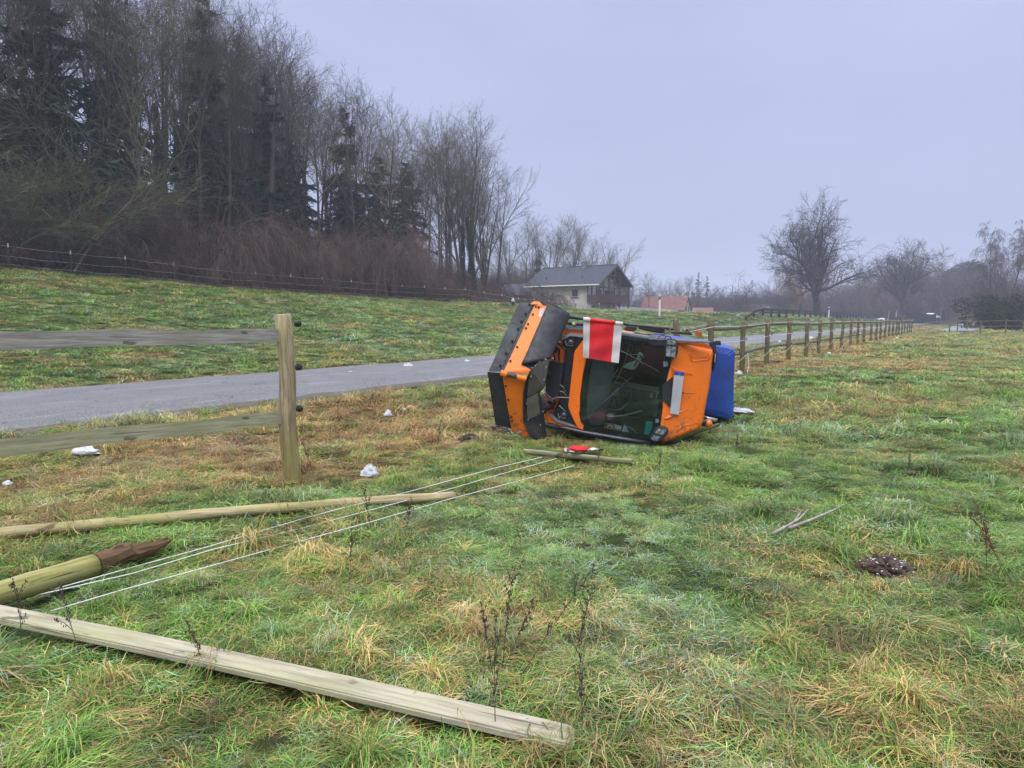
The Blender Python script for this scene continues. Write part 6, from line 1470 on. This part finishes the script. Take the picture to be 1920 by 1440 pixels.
for i, (px, top, Y, lb) in enumerate([(1856, 415, 105, 'left one of the tall drooping birches at the right edge'), (1890, 414, 100, 'middle tall birch with drooping twigs at the right edge'), (1922, 425, 102, 'birch cut off by the right picture edge'), (1872, 445, 118, 'slimmer birch standing behind the tall drooping ones')]):
    g_ = at(px, 600, Y); plant('birch', g_[0], g_[1], at(px, top, Y)[2] - g_[2], i * 1.7, 'birch_tree', lb, 'tree', None, 0.85, z=g_[2])
for i, (px, Y, h, k, sx, lb) in enumerate([(1880, 82, 4.3, 'darkbush', 0.85, 'big dark green bush under the birches at the right edge'), (1925, 84, 4.6, 'darkbush', 0.85, 'dark green bush cut by the right picture edge'), (1850, 95, 3.2, 'darkbush', 0.6, 'smaller dark bush left of the big one'), (1862, 92, 6.5, 'greyshrub', 0.9, 'brown bare shrub rising left of the dark bushes'), (1895, 95, 7.0, 'thicket1', 1.0, 'bare thicket behind the big dark bush')]):
    g_ = at(px, 608, Y); plant(k, g_[0], g_[1], h, i * 1.3, 'bush' if 'dark' in k else 'bare_shrub', lb, 'bush', None, sx)
# far ridge of woodland closing the horizon
rs = np.random.RandomState(17); nF = 9000
aa = rs.uniform(-0.75, 0.85, nF); rr_ = rs.uniform(330, 520, nF); zz = rs.rand(nF) ** 1.3 * (7 + 7 * (vnoise(aa * 60, rr_ * 0 + 3, 2.2) + 1) * 0.7)
ptsF = np.stack([np.sin(aa) * rr_, np.cos(aa) * rr_, zz - 2], 1); v, f = leafcloud(rs, ptsF, 3.0)
fo = bpy.data.objects.new('far_wood', fast_mesh('far_wood', v, f, M['twig'], False)); COL.objects.link(fo); fo['kind'] = 'stuff'

# ------------------------------------------------------------------ grass: tufts instanced over the meadow
def grass_mat():
    m, t, b, o = _nodes('grass_blades')
    ia = t.nodes.new('ShaderNodeAttribute'); ia.attribute_type = 'INSTANCER'; ia.attribute_name = 'tcol'
    sp = t.nodes.new('ShaderNodeSeparateXYZ'); t.links.new(ia.outputs['Vector'], sp.inputs[0])
    ba = t.nodes.new('ShaderNodeAttribute'); ba.attribute_name = 'br'
    bs = t.nodes.new('ShaderNodeSeparateXYZ'); t.links.new(ba.outputs['Vector'], bs.inputs[0])
    gt = t.nodes.new('ShaderNodeMath'); gt.operation = 'SUBTRACT'; t.links.new(sp.outputs[0], gt.inputs[0]); t.links.new(bs.outputs[0], gt.inputs[1])
    fac = mrange(t, gt.outputs[0], -0.10, 0.10)
    g = mixc(t, bs.outputs[1], (0.036, 0.092, 0.010), (0.235, 0.43, 0.058))
    s = mixc(t, bs.outputs[1], (0.18, 0.095, 0.032), (0.72, 0.49, 0.19))
    c = mixc(t, fac, g, s)
    rd = t.nodes.new('ShaderNodeMath'); rd.operation = 'MULTIPLY'; rd.inputs[1].default_value = 0.5
    t.links.new(mrange(t, sp.outputs[0], 0.75, 1.0), rd.inputs[0]); c = mixc(t, rd.outputs[0], c, (0.20, 0.085, 0.045))
    ff2 = t.nodes.new('ShaderNodeMath'); ff2.operation = 'MULTIPLY'; t.links.new(sp.outputs[1], ff2.inputs[0]); t.links.new(mrange(t, bs.outputs[2], 0.45, 0.8), ff2.inputs[1])
    c = mixc(t, ff2.outputs[0], c, (0.50, 0.62, 0.55))
    hh = t.nodes.new('ShaderNodeHueSaturation'); t.links.new(c, hh.inputs['Color']); t.links.new(sp.outputs[2], hh.inputs['Value'])
    t.links.new(hh.outputs[0], b.inputs['Base Color']); b.inputs['Roughness'].default_value = 0.5; b.inputs['Specular IOR Level'].default_value = 0.3
    tr = t.nodes.new('ShaderNodeBsdfTranslucent'); t.links.new(hh.outputs[0], tr.inputs[0]); mx = t.nodes.new('ShaderNodeMixShader'); mx.inputs[0].default_value = 0.25
    t.links.new(b.outputs[0], mx.inputs[1]); t.links.new(tr.outputs[0], mx.inputs[2]); t.links.new(mx.outputs[0], o.inputs[0])
    return m
GM = grass_mat()
tuft_col = bpy.data.collections.new('grass_tufts')
def tuft(seed, n, rad, l0, l1, lift, w, main=None, spread=0.9, curl=0.35, segs=6):
    rs = np.random.RandomState(seed)
    a = rs.rand(n) * 6.283 if main is None else main + rs.randn(n) * spread
    Ls = rs.uniform(l0, l1, n); r0 = rad * np.sqrt(rs.rand(n)); b0 = rs.rand(n) * 6.283
    P = np.zeros((n, segs + 1, 3)); P[:, 0, 0] = r0 * np.cos(b0); P[:, 0, 1] = r0 * np.sin(b0); P[:, 0, 2] = -0.01
    el = np.radians(rs.normal(lift, 16, n)); az = a.copy(); st = Ls / segs
    for i in range(segs):
        e_ = el - np.radians(rs.uniform(0.5, 1.6, n) * 26) * i
        e_ = np.where((P[:, i, 2] < 0.025) & (i > 1), np.maximum(e_, np.radians(-4)), e_)
        P[:, i + 1] = P[:, i] + np.stack([np.cos(e_) * np.cos(az), np.cos(e_) * np.sin(az), np.sin(e_)], 1) * st[:, None]
        P[:, i + 1, 2] = np.maximum(P[:, i + 1, 2], 0.004 + 0.012 * rs.rand(n)); az = az + rs.randn(n) * curl * 0.5
    T = np.gradient(P, axis=1); sd = np.stack([-T[..., 1], T[..., 0], 0.25 * rs.randn(n, segs + 1) * np.linalg.norm(T, axis=2)], 2); sd /= np.linalg.norm(sd, axis=2, keepdims=True) + 1e-9
    ww = (w * rs.uniform(0.6, 1.3, n))[:, None, None] * np.interp(np.linspace(0, 1, segs + 1), [0, 0.3, 0.8, 1], [0.7, 1, 0.6, 0.06])[None, :, None]
    V = np.stack([P - sd * ww / 2, P + sd * ww / 2], 2).reshape(-1, 3)
    i_ = np.arange(n)[:, None] * (segs + 1) * 2 + np.arange(segs)[None, :] * 2; i_ = i_.ravel()
    F = np.stack([i_, i_ + 1, i_ + 3, i_ + 2], 1)
    me = fast_mesh('tuft', V, F, GM, True)
    br = np.repeat(rs.rand(n, 3), (segs + 1) * 2, axis=0)
    at_ = me.attributes.new('br', 'FLOAT_VECTOR', 'POINT'); at_.data.foreach_set('vector', br.astype(np.float32).ravel())
    o = bpy.data.objects.new('tuft_%02d' % len(tuft_col.objects), me); tuft_col.objects.link(o)
for k in range(3): tuft(100 + k, 110, 0.10, 0.14, 0.30, 34, 0.0042, main=0.0, spread=0.55)        # 0-2 matted, combed one way
for k in range(2): tuft(110 + k, 120, 0.10, 0.06, 0.14, 52, 0.0034)                                # 3-4 short upright
for k in range(2): tuft(120 + k, 90, 0.11, 0.16, 0.34, 20, 0.0036, curl=0.9)                       # 5-6 tangled
tuft(130, 130, 0.05, 0.20, 0.36, 60, 0.0045, spread=1)                                            # 7 tussock
for k in range(3): tuft(140 + k, 80, 0.13, 0.07, 0.18, 34, 0.010, segs=3)                           # 8-10 coarse, for further off
rs = np.random.RandomState(5)
segs_excl = [(board_ab, 0.05), (rail_ab, 0.035), (post_ab, 0.065), (rail2_ab, 0.04)]
fpL = [tl(-1.4, 0, 0.0)[:2], tl(0.3, 0, 0.0)[:2], tl(0.55, 0, 1.5)[:2], tl(0.9, 0, 3.3)[:2], tl(-1.35, 0, 3.3)[:2]]
def inside(pts, poly_):
    c = np.zeros(len(pts), bool); n = len(poly_)
    for i in range(n):
        x1, y1 = poly_[i]; x2, y2 = poly_[(i + 1) % n]
        cond = ((y1 > pts[:, 1]) != (y2 > pts[:, 1])) & (pts[:, 0] < (x2 - x1) * (pts[:, 1] - y1) / (y2 - y1 + 1e-12) + x1); c ^= cond
    return c
allp = []
for (d0, d1, dens, smul, sets) in ((1.5, 4.2, 125, 1.0, 'near'), (1.5, 8.5, 60, 1.1, 'base'), (4.2, 8.0, 75, 1.1, 'near'), (8.0, 14, 42, 1.5, 'mid'), (14, 26, 20, 2.2, 'far'), (26, 60, 5.5, 3.8, 'far'), (60, 115, 0.8, 6.5, 'far')):
    xm = d1 * 0.86 + 1; A = 2 * xm * (d1 - d0); n = int(A * dens)
    x = rs.uniform(-xm, xm, n); y = rs.uniform(d0, d1, n); ok = np.abs(x) < y * 0.80 + 0.7; x, y = x[ok], y[ok]
    u = x * DU[0] + y * DU[1]; p = x * DP[0] + y * DP[1]
    wob = 0.10 * vnoise(u, 3.3, 0.7)
    ok = ((p < P0 - 0.02 + wob) | (p > P1 + 0.03 + wob)); Tt = np.interp(u, [50, 78], [42, 30]); ok &= ~((p > Tt + 0.3) & (u < 80)) & (p < 60)
    ok &= ~((y > 60) & (np.interp(y, [55, 75, 90, 130], [41.5, 46, 60, 86]) < x - 0.3) & (np.interp(y, [55, 75, 90, 130], [41.5, 46, 60, 86]) > x - 2.4))
    q = np.stack([x, y], 1); inside_t = inside(q, fpL); ok &= ~(inside_t & (rs.rand(len(x)) < 0.9))
    for (a, b), wd in segs_excl:
        ab = (b - a)[:2]; tt = np.clip(((q - a[:2]) @ ab) / (ab @ ab), 0, 1); dd = np.linalg.norm(q - (a[:2] + tt[:, None] * ab), axis=1); ok &= ~((dd < wd + 0.01) & (rs.rand(len(x)) < 0.93))
    gm = gd(1660, 1064); ok &= ~((((x - gm[0]) / 0.21) ** 2 + ((y - gm[1] - 0.04) / 0.17) ** 2 < 1) & (rs.rand(len(x)) < 0.95))
    x, y, u, p = x[ok], y[ok], u[ok], p[ok]; n = len(x)
    s = strawness(x, y); rnd_ = rs.rand(n)
    mowed = np.exp(-(((x - 0.7) / 1.7) ** 2 + ((y - 4.6) / 1.7) ** 2))
    if sets == 'near':
        rough = vnoise(x + 3, y, 0.8) * 0.5 + 0.5
        idx = np.where(rnd_ < 0.10, 7, np.where(rnd_ < 0.52 * rough + 0.15, rs.randint(0, 3, n), np.where(rnd_ < 0.75, rs.randint(5, 7, n), rs.randint(3, 5, n))))
        idx = np.where((rs.rand(n) < mowed * 1.1) | (rs.rand(n) < 0.2 * (x > 0) + 0.45 * sst(3.0, 6, y)), rs.randint(3, 5, n), idx)
    elif sets == 'base': idx = rs.randint(3, 5, n)
    elif sets == 'mid': idx = np.where(rnd_ < 0.35, rs.randint(0, 3, n), np.where(rnd_ < 0.6, rs.randint(8, 11, n), np.where(rnd_ < 0.7, 7, rs.randint(3, 7, n))))
    else: idx = rs.randint(8, 11, n)
    flow = vnoise(x, y + 50, 1.1) * 2.4 + vnoise(x + 9, y, 0.4) * 1.2 - 0.6
    rz = np.where(idx < 3, flow, rs.rand(n) * 6.283)
    sc = smul * rs.uniform(0.7, 1.2, n) * (0.85 + 0.3 * vnoise(x, y, 0.9))
    if sets == 'far': sc = sc * 0.62
    fa, fb = tl(-1.4, 0, 0)[:2], tl(0.35, 0, 0)[:2]; fab = fb - fa; tt = np.clip(((np.stack([x, y], 1) - fa) @ fab) / (fab @ fab), 0, 1); dd = np.linalg.norm(np.stack([x, y], 1) - (fa + tt[:, None] * fab), axis=1); sc = sc * (0.35 + 0.65 * sst(0.1, 0.55, dd))
    frost = np.clip(0.04 + 0.45 * (rs.rand(n) < 0.16) + 0.38 * sst(0.15, 0.75, vnoise(x + 70, y, 0.7) * 0.6 + vnoise(x + 11, y + 4, 2.4) * 0.6) + 0.15 * rs.rand(n) + 0.25 * np.exp(-(((x - 0.6) / 1.0) ** 2 + ((y - 4.4) / 0.9) ** 2)) + 0.25 * ((p > 15) & (p < 24)) * sst(-0.2, 0.6, vnoise(x, y + 8, 1.7)), 0, 0.9)
    frost = frost * (1 - 0.6 * s)
    val = 0.93 + 0.25 * vnoise(x, y + 19, 0.3) + 0.10 * vnoise(x + 8, y, 1.9) + rs.uniform(-0.42, 0.42, n)
    s2 = np.clip(s + rs.uniform(-0.32, 0.34, n), 0.03, 1)
    z = H(x, y) - (0.0 if sets == 'near' else 0.01)
    allp.append(np.column_stack([x, y, z, rs.uniform(-0.12, 0.12, n), rs.uniform(-0.12, 0.12, n), rz, sc, idx, s2, frost, val]))
AP = np.concatenate(allp); print('tufts', len(AP))
pm_ = bpy.data.meshes.new('grass'); pm_.vertices.add(len(AP)); pm_.vertices.foreach_set('co', AP[:, :3].astype(np.float32).ravel())
for nm, ty, key, arr in (('rot', 'FLOAT_VECTOR', 'vector', AP[:, 3:6]), ('sc', 'FLOAT', 'value', AP[:, 6]), ('tcol', 'FLOAT_VECTOR', 'vector', AP[:, 8:11])):
    q = pm_.attributes.new(nm, ty, 'POINT'); q.data.foreach_set(key, np.ascontiguousarray(arr, np.float32).ravel())
q = pm_.attributes.new('idx', 'INT', 'POINT'); q.data.foreach_set('value', AP[:, 7].astype(np.int32))
pm_.materials.append(GM)
go = bpy.data.objects.new('grass', pm_); COL.objects.link(go); go['kind'] = 'stuff'
ng = bpy.data.node_groups.new('grass_scatter', 'GeometryNodeTree')
ng.interface.new_socket('Geometry', in_out='INPUT', socket_type='NodeSocketGeometry'); ng.interface.new_socket('Geometry', in_out='OUTPUT', socket_type='NodeSocketGeometry')
gi = ng.nodes.new('NodeGroupInput'); gout = ng.nodes.new('NodeGroupOutput'); ci = ng.nodes.new('GeometryNodeCollectionInfo'); ci.inputs['Collection'].default_value = tuft_col
ci.inputs['Separate Children'].default_value = True; ci.inputs['Reset Children'].default_value = True
ip = ng.nodes.new('GeometryNodeInstanceOnPoints'); ip.inputs['Pick Instance'].default_value = True
def named(nm, ty):
    n_ = ng.nodes.new('GeometryNodeInputNamedAttribute'); n_.data_type = ty; n_.inputs['Name'].default_value = nm; return n_.outputs[0]
mp_ = ng.nodes.new('GeometryNodeMeshToPoints'); ng.links.new(gi.outputs[0], mp_.inputs[0]); ng.links.new(mp_.outputs[0], ip.inputs['Points'])
ng.links.new(ci.outputs[0], ip.inputs['Instance']); ng.links.new(named('idx', 'INT'), ip.inputs['Instance Index'])
e2r = ng.nodes.new('FunctionNodeEulerToRotation'); ng.links.new(named('rot', 'FLOAT_VECTOR'), e2r.inputs[0]); ng.links.new(e2r.outputs[0], ip.inputs['Rotation'])
ng.links.new(named('sc', 'FLOAT'), ip.inputs['Scale']); ng.links.new(ip.outputs[0], gout.inputs[0])
go.modifiers.new('scatter', 'NODES').node_group = ng

# ------------------------------------------------------------------ snow lumps, molehills, weeds, twigs
def lump(name, px, py, rx, rz, m, label, cat, group, seed, w=1.0, lift=0.03, kids=0):
    rr = random.Random(seed); g_ = gz(px, py, lift); t_ = None
    mb = MB()
    vs = []; fs = []; rings, seg = 7, 14
    for i in range(rings + 1):
        a_ = math.pi * 0.5 * i / rings
        for k in range(seg):
            b_ = 2 * math.pi * k / seg; j = 1 + rr.uniform(-0.3, 0.25)
            vs.append((g_[0] + math.sin(a_) * math.cos(b_) * rx * w * j, g_[1] + math.sin(a_) * math.sin(b_) * rx * 0.7 * j, g_[2] - 0.03 + math.cos(a_) * rz * (1 + rr.uniform(-0.45, 0.3))))
    for i in range(rings):
        for k in range(seg): fs.append((i * seg + k, (i + 1) * seg + k, (i + 1) * seg + (k + 1) % seg, i * seg + (k + 1) % seg))
    mb.add(vs, fs); o = build(name, mb, m, None, 0, True, own=True); return tagobj(o, label, cat, group), g_
GS = 'small lumps of old snow'
for i, (px, py, w, hh, lb) in enumerate([(693, 885, 17, 16, 'bright white snow lump in front of the near fence post'), (728, 775, 8, 9, 'small snow lump on the verge beside the path'), (160, 845, 26, 12, 'broken snow lump just below the lower rail at left'), (14, 903, 10, 7, 'small snow lump at the left picture edge'),
        (657, 700, 11, 5, 'flat snow lump on the far path edge behind the post'), (765, 689, 10, 8, 'pointed snow lump on the far edge of the path'), (875, 679, 7, 5, 'little snow lump on the path edge left of the plow'), (1387, 768, 24, 6, 'flat snow patch beside the blue tarpaulin'), (1386, 699, 6, 5, 'snow lump at the foot of the first fence post right of the truck'),
        (1462, 641, 3, 3, 'tiny snow lump on the verge by the second fence gap'), (1521, 634, 4, 3, 'tiny snow lump by the path among the middle fence posts'), (1554, 662, 4, 3, 'tiny snow lump at the foot of a middle fence post'), (1652, 603, 6, 3, 'snow lump far off in the meadow by the stake'), (1611, 626, 4, 2.5, 'tiny snow lump on the far verge of the path'), (1682, 634, 3, 2.5, 'tiny snow lump far out in the field'),
        (85, 592, 5, 4, 'tiny pale lump in the meadow near the left edge'), (758, 764 + 1, 4, 3, 'crumb of snow right of the verge lump'), (480, 553, 4, 2, 'tiny snow crumb near the wood edge')]):
    Y = gz(px, py, 0.02)[1]; lump('snow_lump', px, py, w * Y / 1300 * 0.95, hh * Y / 1300 * 1.1, M['snow'], lb, 'snow', GS, i, 1.0, 0.05 + 0.002 * Y)
GMo = 'dark molehills in the grass'
for i, (px, py, w, hh, lb) in enumerate([(1660, 1062, 58, 26, 'large frosted dark molehill in the open grass at right'), (882, 822, 20, 12, 'dark reddish molehill left of the plow'), (930, 806, 26, 10, 'torn up soil beside the lower plow blade'), (1285, 840, 24, 6, 'torn brown soil patch in front of the roof rail'), (293, 573, 14, 5, 'brown molehill in the meadow beyond the path'), (860, 1118 - 360, 1, 1, '')]):
    if not lb: continue
    Y = gz(px, py, 0.02)[1]; o, g_ = lump('molehill', px, py, w * Y / 1300, hh * Y / 1300 * 0.9, M['soil'], lb, 'molehill', GMo, 40 + i, 1.0, 0.03)
    rr = random.Random(i)
    clod = MB()
    for k in range(46 if i < 4 else 14):
        a_ = rr.uniform(0, 6.28); r_ = math.sqrt(rr.random()) * w * Y / 1300 * 1.05; s_ = rr.uniform(0.008, 0.026) * (1 if i else 1.0)
        zt = g_[2] - 0.02 + hh * Y / 1300 * 0.85 * (1 - (r_ / (w * Y / 1300)) ** 2 * 0.9)
        clod.ball((g_[0] + math.cos(a_) * r_, g_[1] + math.sin(a_) * r_ * 0.75, zt), s_, 6, 4, (1, 1, 0.8), jit=0.5, rng=rr)
    c_ = build('clods', clod, M['soil'], o, 0, False); c_['kind'] = 'stuff'
# frosty crumbs on the big molehill
rr = random.Random(9); mb = MB(); g_ = gz(1665, 1068, 0.04)
for k in range(40):
    a_ = rr.uniform(0, 6.28) if k % 3 else rr.choice((0.3, 2.9, 5.2)) + rr.uniform(-0.4, 0.4); r_ = rr.uniform(0.3, 1.05) * 0.19; mb.ball((g_[0] + math.cos(a_) * r_, g_[1] + math.sin(a_) * r_ * 0.7, g_[2] + 0.05 * (1 - (r_ / 0.2) ** 2) + 0.01), rr.uniform(0.002, 0.0065), 5, 3, (1.4, 1.2, 0.5), jit=0.6, rng=rr)
o = build('hoar_frost', mb, M['snow'], None, own=True); o['kind'] = 'stuff'
def weed(px, py, h, lean, az, label, m='weed', seed=0, br=5, grp='dead weed stalks in the grass'):
    rr = random.Random(seed); g_ = gz(px, py, 0.0); t_ = thing('dead_weed', label, 'weed', g_, grp)
    n = 9; pts = []; p_ = g_.copy(); d = np.array([math.sin(lean) * math.cos(az), math.sin(lean) * math.sin(az), math.cos(lean)])
    for i in range(n): pts.append(p_.copy()); d = d + np.array([rr.uniform(-0.05, 0.05), rr.uniform(-0.05, 0.05), 0]); d /= np.linalg.norm(d); p_ = p_ + d * h / (n - 1)
    mb = MB(); mb.tube(pts, [0.0020 - 0.0012 * i / n for i in range(n)], 5); heads = MB()
    for k in range(br):
        i = rr.randint(3, n - 2); a_ = rr.uniform(0, 6.28); q0 = pts[i]; L_ = rr.uniform(0.05, 0.14) * h / 0.5
        q1 = q0 + d * L_ * 0.8 + np.array([math.cos(a_), math.sin(a_), 0]) * L_ * 0.5; mb.tube([q0, (q0 + q1) / 2 + (0, 0, 0.01), q1], 0.0013, 4)
        for _ in range(7): heads.ball(q0 + (q1 - q0) * rr.uniform(0.3, 1.05) + np.array([rr.uniform(-1, 1), rr.uniform(-1, 1), rr.uniform(-1, 1)]) * 0.006, rr.uniform(0.0012, 0.0030), 5, 3, (1, 1, 2.4), jit=0.5, rng=rr)
    for i in range(42): heads.ball(pts[-1 - (i // 9)] + np.array([rr.uniform(-1, 1), rr.uniform(-1, 1), rr.uniform(-3, 3)]) * 0.007, rr.uniform(0.0012, 0.0032), 5, 3, (1, 1, 2.2), jit=0.5, rng=rr)
    build('stem', mb, M[m], t_, 0, True); hd = build('seed_heads', heads, M[m], t_, 0, False); hd['kind'] = 'stuff'
for i, (px, py, h, ln, az, lb) in enumerate([(942, 1255, 0.42, 0.05, 0, 'tallest upright dark weed stalk in the middle foreground'), (925, 1270, 0.30, 0.15, 3.0, 'dark weed stalk leaning left beside the tallest one'), (975, 1270, 0.52, 0.62, 0.35, 'long thin weed stalk leaning far to the right in the foreground'), (1072, 1250, 0.34, 0.3, 0.2, 'dark weed stalk leaning right near the end of the long one'), (952, 1240, 0.26, 0.5, 0.5, 'short forked weed right of the tallest stalk'),
        (930, 1385, 0.42, 0.08, 2.5, 'weed stalk standing in front of the long foreground board'), (1090, 1405, 0.36, 0.06, 1.5, 'weed stalk at the right end of the foreground board'), (40, 1230, 0.34, 0.1, 1.2, 'weed stalk in front of the board at the far left'), (150, 1235, 0.34, 0.6, 2.4, 'weed stem lying over the board at left'), (395, 1275, 0.26, 0.75, 2.4, 'bent weed across the middle of the foreground board'),
        (760, 1010, 0.26, 0.12, 0, 'dark weed beside the ropes left of the centre'), (697, 1000, 0.32, 0.2, 2.8, 'weed growing through the ropes near the rail end'), (655, 1090, 0.30, 0.1, 0, 'dark weed below the ropes at left centre'), (815, 860, 0.40, 0.25, 0.6, 'branched black weed on the verge left of the plow'), (1235, 905, 0.25, 0.1, 0, 'dark weed right of the board before the truck'),
        (1120, 880, 0.22, 0.1, 2, 'small dark weed just below the broken rail'), (1540, 700, 0.55, 0.05, 0, 'dark weed standing near the middle fence posts'), (1385, 640, 0.6, 0.4, 0.4, 'black drooping weed between the first fence posts'), (1885, 1085, 0.42, 0.35, 2.6, 'rusty brown weed near the right picture edge'), (1905, 1105, 0.46, 0.5, 2.8, 'rusty weed stalk leaning left at the right edge'), (1850, 1080, 0.30, 0.1, 2, 'short rusty weed left of the larger ones at the right edge'),
        (590, 900, 0.34, 0.35, 2.6, 'dry weed leaning on the foot of the near post'), (1380, 850, 0.2, 0.1, 1, 'small dark weed right of the truck'), (1700, 900, 0.22, 0.1, 1, 'small dark weed far right in the open grass')]):
    weed(px, py, h, ln, az, lb, 'rustweed' if px > 1840 else 'weed', i, 6)
# sticks
for i, (l, lb) in enumerate((([(1448, 1001), (1478, 985), (1500, 972), (1515, 955)], 'grey forked stick lying in the grass right of centre'), ([(1480, 990), (1520, 975), (1560, 958), (1585, 945)], 'longer thin stick beside the grey forked one'))):
    mb = MB(); mb.tube([gz(a_[0], a_[1], 0.05 + 0.01 * j) for j, a_ in enumerate(l)], [0.011, 0.010, 0.008, 0.004], 7)
    if i == 0: mb.tube([gz(1488, 980, 0.06), gz(1500, 962, 0.09), gz(1482, 957, 0.10)], [0.007, 0.005, 0.003], 6)
    o = build('fallen_stick', mb, M['stick'], None, 0, True, own=True); tagobj(o, lb, 'stick')
# dead leaves
rs = np.random.RandomState(31); n = 900; y = rs.uniform(2.0, 16, n); x = rs.uniform(-0.75, 0.75, n) * y; pL = x * DP[0] + y * DP[1]; ok = (pL < 9.4); x, y = x[ok], y[ok]
pts = np.stack([x, y, H(x, y) + 0.05], 1); v, f = leafcloud(rs, pts, 0.022); v[:, 2] = np.repeat(pts[:, 2], 4) + (v[:, 2] - np.repeat(pts[:, 2], 4)) * 0.4
lo = bpy.data.objects.new('leaf_litter', fast_mesh('leaf_litter', v, f, mat('dead_leaf', (0.15, 0.075, 0.045), 0.8, 0, 0.5, 9, 0.1), False)); COL.objects.link(lo); lo['kind'] = 'stuff'

# ------------------------------------------------------------------ air
def haze_mat():
    m = bpy.data.materials.new('haze_volume'); m.use_nodes = True; t = m.node_tree; t.nodes.clear()
    o = t.nodes.new('ShaderNodeOutputMaterial'); v = t.nodes.new('ShaderNodeVolumePrincipled')
    v.inputs['Color'].default_value = (0.74, 0.80, 1.0, 1); v.inputs['Density'].default_value = 0.0010; v.inputs['Anisotropy'].default_value = 0.0
    t.links.new(v.outputs[0], o.inputs['Volume']); return m
mb = MB(); mb.box((100, 550, 27), 1720, 1640, 64); hz_ = build('haze', mb, haze_mat(), None); hz_['kind'] = 'stuff'; hz_.display_type = 'BOUNDS'
